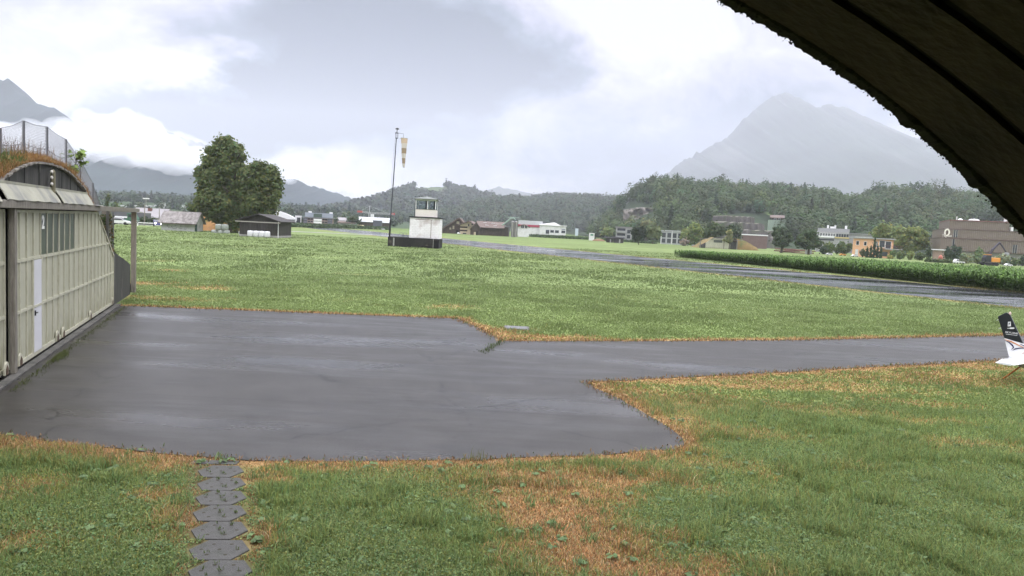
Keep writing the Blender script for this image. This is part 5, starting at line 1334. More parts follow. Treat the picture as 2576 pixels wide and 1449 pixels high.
GRN = (.065, .090, .034); DGR = (.034, .050, .026); LGR = (.125, .150, .048); OLV = (.15, .17, .095)
lump('hedge', 'dark clipped hedge behind the guard rail', 'hedge', 340, 389, 561, 546, 176, DGR, 3000, .3)
lump('shrub', 'round green bush in front of the flat roofed house', 'shrub', 345, 362, 556, 532, 185, GRN, 900, .35, box=False)
tree('bushy conifer standing behind the shelter door track', 293, 552, 200, [(293, 530, 8, 20), (291, 516, 5, 9), (299, 538, 8, 10)], (.06, .085, .035), 900, .5)
tree('thin young tree poking up above the shelter door track', 272, 552, 150, [(272, 500, 3.5, 12), (270, 515, 4, 9), (273, 491, 2, 6)], (.07, .085, .05), 320, .3, tr=.07)
tree('small shrubby tree right of the bushy conifer', 306, 552, 200, [(306, 536, 7, 8), (312, 542, 6, 6)], (.07, .09, .05), 500, .45)

# houses of the far village on the slope
VIL = [(345, 519, 26, 'long white roofed house on the far slope left of the village'), (372, 519, 14, 'white house under the floodlight on the far slope'), (397, 518, 18, 'long low pale house in the middle of the far village'), (415, 514.5, 22, 'broad white building highest in the far village'), (432, 517.5, 20, 'white flat house below the broad one in the far village'),
       (443, 518.5, 9, 'small white house right of the broad village building'), (466, 520, 12, 'white house at the right end of the village beside the lime'), (404, 526, 13, 'white villa just behind the grey roofed house'), (412, 524, 9, 'small pale villa behind the grey roof chimney'), (305, 518, 12, 'pale house in the far village above the conifer')]
for px, py, wpx, l in VIL:
    q = H5.hit(px, py + 3); y = min(q[1], 860); k = y / FOC; c = D(px, py + 3, y); t = thing('village_house', l, 'house', (c[0], c[1], c[2] - 1.2), random.uniform(-.15, .15), 'houses of the far village')
    w_ = wpx * k; hh = 4.5 * k + .8
    MB().box(-w_ / 2, w_ / 2, 0, 8, -4, hh).build('wall', GREYW if px in (397, 345) else WPAINT, t); MB().box(-w_ / 2 - .5, w_ / 2 + .5, -.6, 8.6, hh, hh + .55).build('roof', WTRIM if px != 404 else GRTILE, t)
    wins(t, [(-w_ * .3, -w_ * .1, hh * .3, hh * .7), (w_ * .1, w_ * .3, hh * .3, hh * .7)], 0)

# ------------------------------------------------------------------ far edge of the airfield, left of the tower
def z4(x, y): return 670.8 + x * .125, 496.4 + y * .125
def bld(name, label, cat, X0, X1, YB, YT, conv, y, depth, wall, flat=True, roofm=None, ridge=None, group=None, rz=0, over=.4, roof_th=.35):
    a = conv(X0, YB); b = conv(X1, YB); c = conv((X0 + X1) / 2, YT)
    xm_ = xof((a[0] + b[0]) / 2, (a[1] + b[1]) / 2, y); rz = -math.atan2(xm_, y) * .9; t = thing(name, label, cat, (xm_, y, 0), rz, group)
    x0, x1 = on(t, *a)[0], on(t, *b)[0]; zt = zof(c[0], c[1], y); w_ = min(x1, -x0) * 2
    if ridge is None:
        MB().box(-w_ / 2, w_ / 2, 0, depth, -1, zt).build('wall', wall, t)
        if roofm: MB().box(-w_ / 2 - over, w_ / 2 + over, -over, depth + over, zt + .002, zt + roof_th).build('roof', roofm, t)
    else:
        zr = zof(conv(0, 0)[0] if False else c[0], conv((X0 + X1) / 2, ridge)[1], y)
        MB().prismx([(0, -1), (0, zt), (depth / 2, zr), (depth, zt), (depth, -1)], -w_ / 2, w_ / 2).build('wall', wall, t)
        s_ = (zr - zt) / (depth / 2); o = over
        MB().prismx([(-o, zt - s_ * o + .02), (-o, zt - s_ * o + roof_th), (depth / 2, zr + roof_th), (depth + o, zt - s_ * o + roof_th), (depth + o, zt - s_ * o + .02), (depth / 2, zr + .02)], -w_ / 2 - o, w_ / 2 + o).build('roof', roofm or GRTILE, t)
        return t, w_, zt, zr
    return t, w_, zt, zt
y = 380
t, w_, zt, _ = bld('factory_hall', 'pale industrial hall with a curved white roof right of the dark shed', 'hall', 60, 700, 545, 440, z4, y, 26, GREYW)
x0 = -w_ / 2
MB().prism([(x0, zt + .01), (x0 + w_ * .82, zt + .01)] + [(x0 + w_ * (.82 - .82 * i / 10), zt + .01 + 4.2 * (1 - (1 - i / 10) ** 1.8) + .5) for i in range(11)][::1], -.6, 26).build('roof', WTRIM, t)
MB().box(x0 + w_ * .8, x0 + w_, -1.2, 18, -.5, zt + 2.2).build('office_block', WPAINT, t)
wins(t, [(x0 + w_ * .86, x0 + w_ * .97, zt - .6, zt + 1.2), (x0 + w_ * .84, x0 + w_ * .97, .6, 2.0)], -1.2)
MB().box(x0 + w_ * .45, x0 + w_ * .62, -.08, .0, zt * .45, zt * .75).build('banner', mat('pink_panel', (.55, .3, .32)), t)
y = 372
t, w_, zt, _ = bld('apartment_block', 'four storey apartment block with balconies beyond the far airfield edge', 'apartment block', 740, 1345, 556, 418, z4, y, 14, mat('brick_pink', (.36, .27, .24), (.30, .23, .21), .6, .85))
mx_ = lambda X: (X - 1042.5) * w_ / 605
fl = zt / 3
for i in range(3):
    for X in (850, 905, 1140, 1195): wins(t, [(mx_(X) - .55, mx_(X) + .55, fl * i + fl * .3, fl * i + fl * .75)], 0)
    if i: MB().box(mx_(945), mx_(1108), -1.5, 0, fl * i - .15, fl * i + .08).box(mx_(945), mx_(1108), -1.55, -1.45, fl * i + .08, fl * i + .95).build('balcony', WTRIM, t)
    MB().box(mx_(950), mx_(1104), -.08, .02, fl * i + .2, fl * i + fl * .92).build('glazing', GLASSD, t)
    for a, b in ((742, 815), (1225, 1320)): 
        MB().box(mx_(a), mx_(b), -1.3, 0, fl * i - .1, fl * i + .9).build('balcony', mat('grey_balcony', (.12, .12, .14), rough=.6), t)
        MB().box(mx_(a), mx_(b), -.06, .02, fl * i + .9, fl * i + fl * .9).build('glazing', GLASSD, t)
MB().box(-w_ / 2 - 1, w_ / 2 + .6, -1.2, 14.5, zt, zt + .45).build('roof', mat('slate_flat', (.2, .21, .23)), t)
MB().box(mx_(760), mx_(1330), 2, 12, zt + .45, zt + 2.6).build('attic_storey', mat('blue_grey_clad', (.27, .30, .34)), t); MB().box(mx_(940), mx_(1110), -1.4, 1, zt + .45, zt + 2.2).build('green_awning', mat('dark_awning', (.06, .09, .07)), t)
for X in (860, 1290): MB().box(mx_(X) - .8, mx_(X) + .8, 4, 6, zt + 2.6, zt + 3.3).build('roof_unit', WTRIM, t)
t, w_, zt, zr = bld('low_house', 'low house with a brown roof between the apartment block and the round tree', 'house', 1440, 1780, 556, 522, z4, 365, 10, GREYW, ridge=495, roofm=BRTILE)
t, w_, zt, zr = bld('farmhouse', 'gabled grey house behind the low brown roofed house', 'house', 1400, 1590, 520, 470, z4, 420, 10, WPAINT, ridge=415, roofm=GRTILE)
tree('round dark tree standing right of the low brown roofed house', z4(1760, 0)[0], 566, 368, [(*z4(1750, 440), 12, 12), (*z4(1800, 470), 9, 8), (*z4(1700, 470), 8, 8)], (.045, .06, .034), 900, .9)
tree('tall pale tree behind the low house row', z4(1600, 0)[0], 566, 430, [(*z4(1590, 390), 13, 12), (*z4(1650, 430), 10, 10), (*z4(1540, 430), 9, 10)], (.07, .09, .055), 800, 1.1)
tree('dark tree close against the right end of the apartment block', z4(1370, 0)[0], 566, 390, [(*z4(1385, 430), 7, 10), (*z4(1400, 480), 8, 8)], (.06, .078, .05), 500, .9)
tree('dark poplar behind the curved roof hall', z4(450, 0)[0], 560, 480, [(*z4(455, 250), 4, 9), (*z4(400, 280), 7, 9), (*z4(340, 300), 8, 8), (*z4(500, 290), 5, 8)], (.05, .07, .045), 900, 1.3)
tree('narrow tree between the curved roof hall and the apartment block', z4(715, 0)[0], 564, 384, [(*z4(715, 470), 3.5, 9)], (.05, .065, .04), 260, .8)
t, w_, zt, zr = bld('large_barn', 'large barn with a long pale grey roof left of the windsock mast', 'barn', 1850, 2475, 545, 505, z4, 372, 24, DKWOOD, ridge=415, roofm=METALR)
bld('dark_annex', 'dark blue grey box building in front of the large barn', 'building', 2140, 2318, 560, 478, z4, 352, 8, mat('slate_panel', (.10, .11, .13), rough=.7), roofm=mat('slate_flat', (.2, .21, .23)))
for X0, X1, l, m, kd in ((690, 765, 'white car in front of the apartment block', CW, 'car'), (1385, 1480, 'cream caravan left of the low house', CY, 'caravan'), (1515, 1565, 'white van before the low house', CW, 'van'), (1655, 1705, 'cream van left of the gap before the barn', CY, 'van'), (1712, 1765, 'white van beside the cream one before the barn', CW, 'van'), (1815, 1960, 'long cream caravan in front of the large barn', CY, 'caravan'), (2065, 2175, 'white caravan left of the dark box building', CW, 'caravan'), (2180, 2225, 'pale yellow van against the dark box building', CY, 'van'), (2325, 2365, 'white car by the far field edge near the mast', CW, 'car')):
    a = z4((X0 + X1) / 2, 575 if X0 > 1900 else 560); p = D(a[0], a[1], 340); car(l, p[0], p[1], random.uniform(-.3, .3), m, kd, 'vehicles along the far field edge', wpx=(X1 - X0) * .125)
# tower crane
a = z4(2060, 420); cr_ = root('tower_crane', 'distant tower crane with a red tail and long pale jib behind the large barn', 'crane', a[0], 566, 520)
zj = zof(*z4(2060, 312), 520); xl = xof(*z4(1825, 300), 520) - cr_.location.x; xr_ = xof(*z4(2560, 318), 520) - cr_.location.x
YEL = mat('crane_grey', (.42, .43, .42), rough=.5); RED = mat('crane_red', (.42, .07, .06), rough=.5)
def lattice(mb, p0, p1, s_, n_):
    p0 = Vector(p0); p1 = Vector(p1); ax_ = (p1 - p0).normalized(); u_ = Vector((0, 1, 0)); v_ = ax_.cross(u_)
    cs = [u_ * s_ + v_ * s_, u_ * -s_ + v_ * s_, u_ * -s_ - v_ * s_, u_ * s_ - v_ * s_]
    for c_ in cs: mb.tube([p0 + c_, p1 + c_], .09, 4)
    for i in range(n_):
        for k in range(4): mb.tube([p0.lerp(p1, i / n_) + cs[k], p0.lerp(p1, (i + 1) / n_) + cs[(k + 1) % 4]], .06, 3, cap=False)
mb = MB(); lattice(mb, (0, 0, 0), (0, 0, zj), .6, 14); mb.build('mast', YEL, cr_)
mb = MB(); lattice(mb, (0, 0, zj), (xr_, 0, zj), .5, 26); mb.build('jib', YEL, cr_)
mb = MB(); lattice(mb, (xl + 2, 0, zj + .6), (0, 0, zj), .5, 8); mb.build('counter_jib', YEL, cr_)
MB().box(xl, xl + 3.6, -.6, .6, zj - .1, zj + 1.2).build('counterweight', RED, cr_)
MB().box(1.2, 3.2, -1, 1, zj - 3, zj - .8).build('cab', WTRIM, cr_); MB().tube([(0, 0, zj), (0, 0, zj + 5)], .25, 6).tube([(0, 0, zj + 5), (xl + 3, 0, zj + 1.5)], .06, 4).tube([(0, 0, zj + 5), (xr_ * .7, 0, zj + .6)], .06, 4).build('tie_bar', YEL, cr_)
for f_ in (.93, 1.0): MB().box(xr_ * f_ - .7, xr_ * f_ + .7, -.1, .1, zj - .7, zj + .8).build('sign_board', RED, cr_)

# ------------------------------------------------------------------ tower and windsock mast
def z5(x, y): return (1400 + x * .3587) * .6708, (440 + y * .3587) * .6708
y = 104.6
tw = thing('control_tower', 'small white control cab on a white block hut on a dark base', 'control tower', tuple(D(1040, 610, y)[:2]) + (0,))
X = lambda x, yy=1250: xof(*z5(x, yy), y) - tw.location.x
Zt = lambda yy, x=530: zof(*z5(x, yy), y)
BUNK = mat('bunker_black', (.012, .012, .012), (.034, .032, .029), 1.2, .9, .4, 6, c3=(.12, .10, .08), scale3=.8, stretch=(1, 1, .4), c3r=(.62, .8))
def brick_paint():
    m = mat('white_blocks', (.82, .80, .82), (.74, .72, .74), 1.2, .8, c3=(.52, .46, .46), scale3=.7, stretch=(1, 1, .25))
    nt = m.node_tree; N = nt.nodes; L = nt.links; b = N['Principled BSDF']; tc = [n for n in N if n.type == 'TEX_COORD'][0]
    mp = N.new('ShaderNodeMapping'); mp.inputs['Rotation'].default_value = (rad(90), 0, 0); L.new(tc.outputs['Object'], mp.inputs['Vector'])
    br = N.new('ShaderNodeTexBrick'); br.inputs['Scale'].default_value = 1; br.inputs['Brick Width'].default_value = .5; br.inputs['Row Height'].default_value = .25; br.inputs['Mortar Size'].default_value = .012
    br.inputs['Color1'].default_value = (1, 1, 1, 1); br.inputs['Color2'].default_value = (.93, .93, .93, 1); br.inputs['Mortar'].default_value = (.72, .70, .70, 1); L.new(mp.outputs['Vector'], br.inputs['Vector'])
    mx = N.new('ShaderNodeMix'); mx.data_type = 'RGBA'; mx.blend_type = 'MULTIPLY'; mx.inputs['Factor'].default_value = 1
    src = b.inputs['Base Color'].links[0].from_socket; L.new(src, mx.inputs['A']); L.new(br.outputs['Color'], mx.inputs['B']); L.new(mx.outputs['Result'], b.inputs['Base Color'])
    return m
bx0, bx1 = X(155), X(690); zb1 = Zt(1265)
MB().box(bx0, bx1, -.2, 4.6, -.4, zb1).build('base', BUNK, tw, bevel=.03)
MB().box(bx1 - .95, bx1 - .02, -.24, -.19, -.1, zb1 - .3).build('opening', mat('black_gap', (.006, .006, .006)), tw); MB().box(bx0 + .75, bx0 + .95, -.23, -.19, .1, zb1 - .12).build('light_stain', CONC, tw)
MB().box(X(628), X(633), -.26, -.2, .0, zb1).build('downpipe', CONC, tw); MB().box(X(510), X(608), -.25, -.19, .1, .28).build('vent_slot', MATS['black_gap'], tw)
hx0, hx1 = X(374), X(688); zh = Zt(1052)
MB().box(hx0, hx1, .15, 3.8, zb1, zh).build('hut', brick_paint(), tw)
MB().box(hx0 - .1, hx1 + .12, .02, 3.95, zh, zh + .17).build('hut_roof', mat('roof_edge_black', (.012, .012, .02), rough=.6), tw)
MB().box(X(430), X(612), .10, .15, zh - .28, zh - .22).box(X(596), X(600), .10, .148, zb1 + .1, zh - .28).build('sliding_door_track', mat('rusty_rail', (.11, .06, .05), (.2, .11, .09), 5, .8), tw)
MB().box(X(432), X(595), .11, .147, zb1 + .08, zh - .285).build('sliding_door', MATS['white_blocks'], tw)
cx0, cx1 = X(434, 1000), X(648, 1000); zc0 = zh + .17; zs = Zt(962); zw1 = Zt(862); zcr = Zt(823)
MB().box(cx0, cx1, .5, 3.0, zc0, zs).build('cab_wall', mat('cab_panels', (.74, .69, .64), (.68, .64, .59), .8, .7), tw)
MB().box(cx0 - .03, cx1 + .03, .46, 3.04, zs, zs + .05).build('cab_sill', mat('dark_trim', (.03, .03, .035)), tw)
fm = MB()
for xx in (cx0, X(545), cx1 - .1): 
    for yy in (.5, 2.9): fm.box(xx, xx + .1, yy, yy + .1, zs + .05, zw1 + .05)
fm.box(cx0 + .1, cx1 - .1, .5, .6, zw1 - .08, zw1 + .05).box(cx0 + .1, cx1 - .1, 2.9, 3.0, zw1 - .08, zw1 + .05).build('cab_frame', WTRIM, tw)
GL = mat('cab_glass', (.8, .85, .86), rough=.02)
gn = GL.node_tree.nodes; gb = gn['Principled BSDF']; gb.inputs['Transmission Weight'].default_value = 1; gb.inputs['IOR'].default_value = 1.05
for xa, xb in ((cx0 + .1, X(545)), (X(545) + .1, cx1 - .1)):
    w2 = MB().box(xa, xb, .54, .56, zs + .06, zw1 - .09).build('window', GL, tw)
    MB().box(xb - .24, xb - .06, .62, .7, zs + .05, zw1 - .1).build('blind', mat('dark_trim', (.03, .03, .035)), w2)
    MB().box(xa, xb, 2.94, 2.96, zs + .06, zw1 - .09).build('window', GL, tw)
for xx in (cx0 + .04, cx1 - .06): MB().box(xx, xx + .02, .6, 2.9, zs + .06, zw1 - .06).build('window', GL, tw)
ov = .22; cm = (cx0 + cx1) / 2
MB().add([(cx0 - ov, .25, zw1 + .06), (cx1 + ov, .25, zw1 + .06), (cx1 + ov, 3.25, zw1 + .06), (cx0 - ov, 3.25, zw1 + .06), (cx0 - ov, .25, zw1 + .16), (cx1 + ov, .25, zw1 + .16), (cx1 + ov, 3.25, zw1 + .16), (cx0 - ov, 3.25, zw1 + .16), (cm, 1.75, zcr + .05)], [(0, 3, 2, 1), (0, 1, 5, 4), (1, 2, 6, 5), (2, 3, 7, 6), (3, 0, 4, 7), (4, 5, 8), (5, 6, 8), (6, 7, 8), (7, 4, 8)]).build('cab_roof', mat('green_grey_roof', (.10, .115, .11), (.17, .18, .17), 2, .6), tw)
MB().tube([(cx0 - .08, .45, zc0), (cx0 - .08, .45, zw1)], .04, 6).build('corner_pipe', mat('dark_trim', (.03, .03, .035)), tw)
mb = MB()
bk = thing('hoop_rack', 'small pair of metal hoops on the bunker base beside the hut', 'rack', (tw.location.x, tw.location.y, zb1))
for q in (282, 318):
    hp = []
    for i in range(9):
        w_ = math.pi * i / 8; hp.append((X(q + 6) + math.cos(w_) * .38, .3 + (q > 300) * .25, .02 + math.sin(w_) * .62))
    MB().tube(hp, .03, 6).build('hoop', STEEL, bk)
my = 104.9
p = D(*z5(170, 1255), my)
ms_ = thing('windsock_mast', 'slim dark leaning mast with a lamp cage on top beside the control tower', 'mast', (p[0], p[1], zb1 - .02))
bx = lambda x, yy: (xof(*z5(x, yy), my) - p[0], 0, zof(*z5(x, yy), my) - zb1 + .02)
MB().tube([(0, 0, 0), bx(180, 1070)], [.12, .115], 10).build('mast_foot', mat('mast_black', (.015, .015, .018), rough=.5), ms_)
MB().tube([bx(180, 1070), bx(203, 760), bx(220, 520), bx(241, 215)], [.085, .08, .075, .065], 10).build('mast_pole', mat('mast_grey', (.035, .04, .05), (.06, .066, .08), 5, .5), ms_)
q = bx(244, 212); cg = MB()
for dx in (-.16, .0, .16): cg.tube([(q[0] + dx, .12 * (dx == 0), q[2] - .1), (q[0] + dx * 1.1, .12 * (dx == 0), q[2] + .62)], .03, 5)
cg.lathe([(.2, q[2] - .12), (.2, q[2] - .04)], 10, (q[0], 0)).lathe([(.24, q[2] + .6), (.26, q[2] + .68)], 10, (q[0], 0)).build('lamp_cage', MATS['mast_black'], ms_)
MB().tube([(q[0], 0, q[2] + .66), (q[0] + .04, 0, q[2] + 1.15)], .05, 6).build('stem', MATS['mast_black'], ms_); MB().lathe([(.06, q[2] + 1.12), (.26, q[2] + 1.16), (.28, q[2] + 1.22), (.16, q[2] + 1.32), (.03, q[2] + 1.36)], 12, (q[0] + .05, 0)).build('lamp_hood', MATS['mast_black'], ms_)
MB().tube([(q[0] + .1, 0, q[2] + .64), bx(315, 172), bx(317, 218)], .025, 6).tube([bx(277, 222), bx(300, 213), bx(317, 218)], .018, 5).build('swivel_arm', MATS['mast_grey'], ms_)
MB().tube([(-.14, 0, .1), bx(195, 600), bx(228, 220)], .012, 4).build('halyard', STEEL, ms_)
wsk = thing('windsock', 'limp white and orange banded windsock hanging from the mast arm', 'windsock', (p[0], p[1], zb1 - .02))
bands = [(288, 358, 220), (291, 354, 272), (293, 346, 324), (295, 343, 378), (299, 337, 428), (303, 335, 483), (308, 330, 521)]
WW = mat('sock_white', (.72, .68, .65), (.66, .61, .57), 6, .9, trans=.3); WO = mat('sock_faded_orange', (.42, .33, .24), (.36, .28, .20), 6, .9, trans=.3)
for i in range(6):
    a, b = bands[i], bands[i + 1]; pa, pb_ = bx((a[0] + a[1]) / 2, a[2]), bx((b[0] + b[1]) / 2, b[2])
    ra, rb = (bx(a[1], a[2])[0] - bx(a[0], a[2])[0]) / 2, (bx(b[1], b[2])[0] - bx(b[0], b[2])[0]) / 2
    mb = MB(); n = 18; vs = []
    for (pc, r) in ((pa, ra), ((Vector(pa) + Vector(pb_)) / 2, (ra + rb) / 2 * .97), (pb_, rb)):
        for j in range(n): w_ = 2 * math.pi * j / n; rr_ = r * (1 + .1 * math.sin(3 * w_ + i)); vs.append((pc[0] + rr_ * math.cos(w_), .8 * rr_ * math.sin(w_), pc[2]))
    mb.add(vs, [(k * n + j, k * n + (j + 1) % n, (k + 1) * n + (j + 1) % n, (k + 1) * n + j) for k in range(2) for j in range(n)]).build('band', WO if i in (0, 2, 4) and i else (WO if i in (2, 4) else mat('sock_cream', (.62, .50, .38), rough=.9, trans=.3) if i == 0 else WW), wsk, smooth=True)
a = bands[0]; pa = bx((a[0] + a[1]) / 2, a[2]); MB().tube([(pa[0] + .5 * (bx(a[1], 220)[0] - bx(a[0], 220)[0]) * math.cos(k / 20 * 6.283), .38 * (bx(a[1], 220)[0] - bx(a[0], 220)[0]) * math.sin(k / 20 * 6.283), pa[2]) for k in range(21)], .02, 5).build('hoop', STEEL, wsk)
MB().lathe([(.13, bx(318, 524)[2] - .02), (.13, bx(318, 520)[2])], 10, (bx(319, 522)[0], 0)).build('end_cuff', GREY, wsk)

# ------------------------------------------------------------------ farm beyond the runway
def zf(x, y): return 1073.3 + x * .1667, 523.2 + y * .1667
y = 325
a = zf(370, 375); bn = root('dark_barn', 'dark wooden barn with one long sloping roof left of the cream farmhouse', 'barn', a[0], a[1], y)
Xf = lambda x, yy=370: xof(*zf(x, yy), y) - bn.location.x
Zf = lambda yy, x=400: zof(*zf(x, yy), y)
MB().prism([(Xf(225), -1), (Xf(530), -1), (Xf(530), Zf(225)), (Xf(480), Zf(160)), (Xf(225), Zf(335))], 0, 14).build('wall', DKWOOD, bn)
MB().prism([(Xf(200), Zf(350)), (Xf(200), Zf(335)), (Xf(470), Zf(146)), (Xf(492), Zf(146)), (Xf(545), Zf(208)), (Xf(545), Zf(222)), (Xf(482), Zf(162))], -.8, 15).build('roof', BRTILE, bn)
wins(bn, [(Xf(445), Xf(488), Zf(236), Zf(198)), (Xf(388), Xf(415), Zf(318), Zf(268)), (Xf(342), Xf(368), Zf(328), Zf(298))], 0, mat('weathered_shutter', (.30, .27, .2), rough=.9))
MB().box(Xf(440), Xf(478), -.1, 0, -.5, Zf(330)).build('barn_door', mat('black_gap', (.006, .006, .006)), bn)
y = 322
a = zf(585, 390); fh = root('farmhouse', 'cream gabled farmhouse with dark shutters beside the dark barn', 'house', a[0], a[1], y, rz=-.12)
Xf = lambda x, yy=370: xof(*zf(x, yy), y) - fh.location.x
MB().prism([(Xf(500), -1), (Xf(690), -1), (Xf(690), Zf(245)), (Xf(640), Zf(196)), (Xf(500), Zf(250))], 0, 9).build('wall', CREAM, fh)
MB().prism([(Xf(470), Zf(258)), (Xf(470), Zf(246)), (Xf(640), Zf(182)), (Xf(740), Zf(240)), (Xf(740), Zf(252)), (Xf(640), Zf(196))], -1.2, 10).build('roof', BRTILE, fh)
for yy in (282, 332):
    for x in (520, 582): 
        wins(fh, [(Xf(x - 10), Xf(x + 10), Zf(yy + 11), Zf(yy - 11))], 0)
        for s_ in (-1, 1): MB().box(Xf(x + s_ * 17) - .4, Xf(x + s_ * 17) + .4, -.06, 0, Zf(yy + 12), Zf(yy - 12)).build('shutter', mat('brown_shutter', (.06, .035, .025)), fh)
wins(fh, [(Xf(620), Xf(640), Zf(262), Zf(232)), (Xf(672), Xf(696), Zf(246), Zf(226)), (Xf(545), Xf(600), Zf(385), Zf(368))], 0)
MB().box(Xf(605), Xf(700), -1.2, 0, Zf(268), Zf(262)).build('balcony', mat('weathered_shutter', (.30, .27, .2)), fh)
y = 318
a = zf(960, 410); lb = root('long_barn', 'long brown roofed barn with dark board walls left of the silos', 'barn', a[0], a[1], y)
Xf = lambda x, yy=380: xof(*zf(x, yy), y) - lb.location.x
MB().prismx([(0, -1), (0, Zf(292, 960)), (6, Zf(208, 960)), (12, Zf(292, 960)), (12, -1)], Xf(800), Xf(1165)).build('wall', DKWOOD, lb)
MB().prismx([(-1, Zf(305, 960)), (-1, Zf(296, 960)), (6, Zf(202, 960)), (13, Zf(296, 960)), (13, Zf(305, 960)), (6, Zf(212, 960))], Xf(740), Xf(1172)).build('roof', BRTILE, lb)
for x, yy in ((870, 228), (990, 232), (900, 264), (1030, 268)):
    f_ = (Zf(yy, 960) - Zf(296, 960)) / (Zf(202, 960) - Zf(296, 960)); MB().box(Xf(x) - .7, Xf(x) + .7, -1 + 7 * f_ - .35, -1 + 7 * f_ + .05, Zf(yy, 960), Zf(yy, 960) + .2).build('skylight', WTRIM, lb)
MB().prism([(Xf(662), -1), (Xf(800), -1), (Xf(800), Zf(300, 730)), (Xf(750), Zf(225, 730)), (Xf(662), Zf(320, 730))], -1.6, 1).build('gable_wing', DKWOOD, lb)
MB().prism([(Xf(655), Zf(332, 730)), (Xf(655), Zf(320, 730)), (Xf(748), Zf(208, 730)), (Xf(815), Zf(296, 730)), (Xf(815), Zf(306, 730)), (Xf(750), Zf(222, 730))], -2.2, -.2).build('wing_roof', BRTILE, lb)
wins(lb, [(Xf(715), Xf(745), -.5, Zf(362, 730))], -1.6, CREAM, name='door'); MB().box(Xf(748), Xf(772), -1.68, -1.55, -.5, Zf(348, 730)).build('doorway', MATS['black_gap'], lb)
MB().box(Xf(1165), Xf(1245), .5, 9, -1, Zf(290, 1200)).build('lean_to', DKWOOD, lb); MB().box(Xf(1160), Xf(1252), .2, 9.4, Zf(290, 1200), Zf(282, 1200)).build('lean_to_roof', GRTILE, lb)
for x0, x1, h_, l in ((1268, 1318, 208, 'slim grey farm silo standing left of its taller twin'), (1318, 1370, 210, 'grey farm silo at the right of the pair')):
    c = zf((x0 + x1) / 2, 425); y = 312; p = D(*c, y); k = y / FOC; t = thing('farm_silo', l, 'silo', (p[0], p[1], 0), 0, 'farm silos'); r = (x1 - x0) * .1667 * k / 2
    MB().lathe([(r, -.5), (r, zof(*zf((x0 + x1) / 2, h_), y)), (r * .3, zof(*zf((x0 + x1) / 2, h_), y) + .3)], 18).build('shell', CONC, t)
    for s_ in (-.5, .5): MB().tube([(s_ * r, -r * .92, 0), (s_ * r, -r * .92, zof(*zf(1318, h_), y))], .09, 5).build('rail', mat('black_gap', (.006, .006, .006)), t)
y = 316; a = zf(1200, 420); el_ = root('grain_elevator', 'pale green sloping conveyor rising to a head above the silos', 'conveyor', a[0], a[1], y)
g_ = lambda x, yy: (xof(*zf(x, yy), y) - el_.location.x, 0, zof(*zf(x, yy), y))
CGR = mat('pale_green_metal', (.24, .32, .27), rough=.5)
MB().tube([g_(1140, 262), g_(1215, 205), g_(1262, 160), g_(1310, 152), g_(1340, 178)], .38, 6).build('conveyor', CGR, el_)
MB().tube([g_(1218, 142), g_(1390, 146)], .15, 5).build('top_beam', CGR, el_)
for x in (1235, 1345): MB().tube([g_(x, 425), g_(x, 144)], .16, 5).build('leg', STEEL, el_)
y = 335; t, w_, zt, zr = bld('small_house', 'small gabled house half hidden by bushes right of the silos', 'house', 1378, 1535, 430, 285, zf, y, 8, WPAINT, roofm=None)
gable_y(t, w_, 8, zt, zof(*zf(1440, 250), y), BRTILE, .6, .3).location.y = 4; MB().prism([(-w_ / 2, zt), (w_ / 2, zt), (0, zof(*zf(1440, 256), y))], 0, .3).build('gable', CREAM, t)
wins(t, [(-1.2, .2, zt - .6, zt + .8), (.6, 1.6, zt - .6, zt + .8)], 0, frame=WTRIM)
y = 400; t, w_, zt, _ = bld('industrial_hall', 'long white industrial hall with a red fascia stripe behind the farm', 'hall', 1700, 2100, 392, 268, zf, y, 30, WPAINT, roofm=WTRIM)
Xf = lambda x: xof(*zf(x, 350), y) - t.location.x
for x0, x1, y0, y1 in ((1800, 1848, 332, 385), (1868, 1918, 335, 370), (1940, 1992, 338, 374), (2036, 2088, 342, 376)): wins(t, [(Xf(x0), Xf(x1), max(.3, zof(*zf(x0, y1), y)), zof(*zf(x0, y0), y))], 0, frame=mat('grey_frame', (.2, .22, .27)))
wins(t, [(Xf(2034), Xf(2092), zof(*zf(2060, 330), y), zof(*zf(2060, 316), y))], 0, mat('grey_frame', (.2, .22, .27)), name='sign_panel')
MB().prism([(Xf(1700), zt + .36), (Xf(2020), zt + .36), (Xf(1920), zt + 1.9), (Xf(1700), zt + .5)], 2, 26).build('roof_hump', WTRIM, t)
t2, w2, z2_, _ = bld('industrial_annex', 'left wing of the white hall with a red band under a pale metal roof', 'hall', 1375, 1742, 392, 262, zf, 412, 30, WPAINT)
MB().box(-w2 / 2, w2 / 2 + .3, -.3, 0, z2_ - .9, z2_ + .3).build('fascia', mat('crimson_fascia', (.34, .04, .08), rough=.5), t2); MB().box(-w2 / 2, w2 / 2, 0, 30, z2_ + .3, z2_ + 2.6).build('roof', METALR, t2)
y = 380; a = zf(2262, 400); t = root('sign_pylon', 'pale blue sign pylon right of the white industrial hall', 'sign', a[0], a[1], y); MB().box(-.8, .8, -.2, .2, 1.5, zof(*zf(2262, 310), y)).build('panel', mat('pale_blue', (.48, .55, .62)), t, bevel=.05); MB().tube([(0, 0, -.5), (0, 0, 1.5)], .14, 6).build('leg', STEEL, t)
for x, l, m in ((2105, 'red car beside the white hall corner', CR), (2165, 'dark red car second beside the white hall', CR), (2228, 'white car in front of the sign pylon', CW)):
    a = zf(x, 392); p = D(*a, 372); car(l, p[0], p[1], .1, m, 'car', 'cars by the industrial hall', wpx=9)
a = zf(486, 378); p = D(*a, 318); car('small white car between barn and farmhouse', p[0], p[1], 1.2, CW, wpx=12)
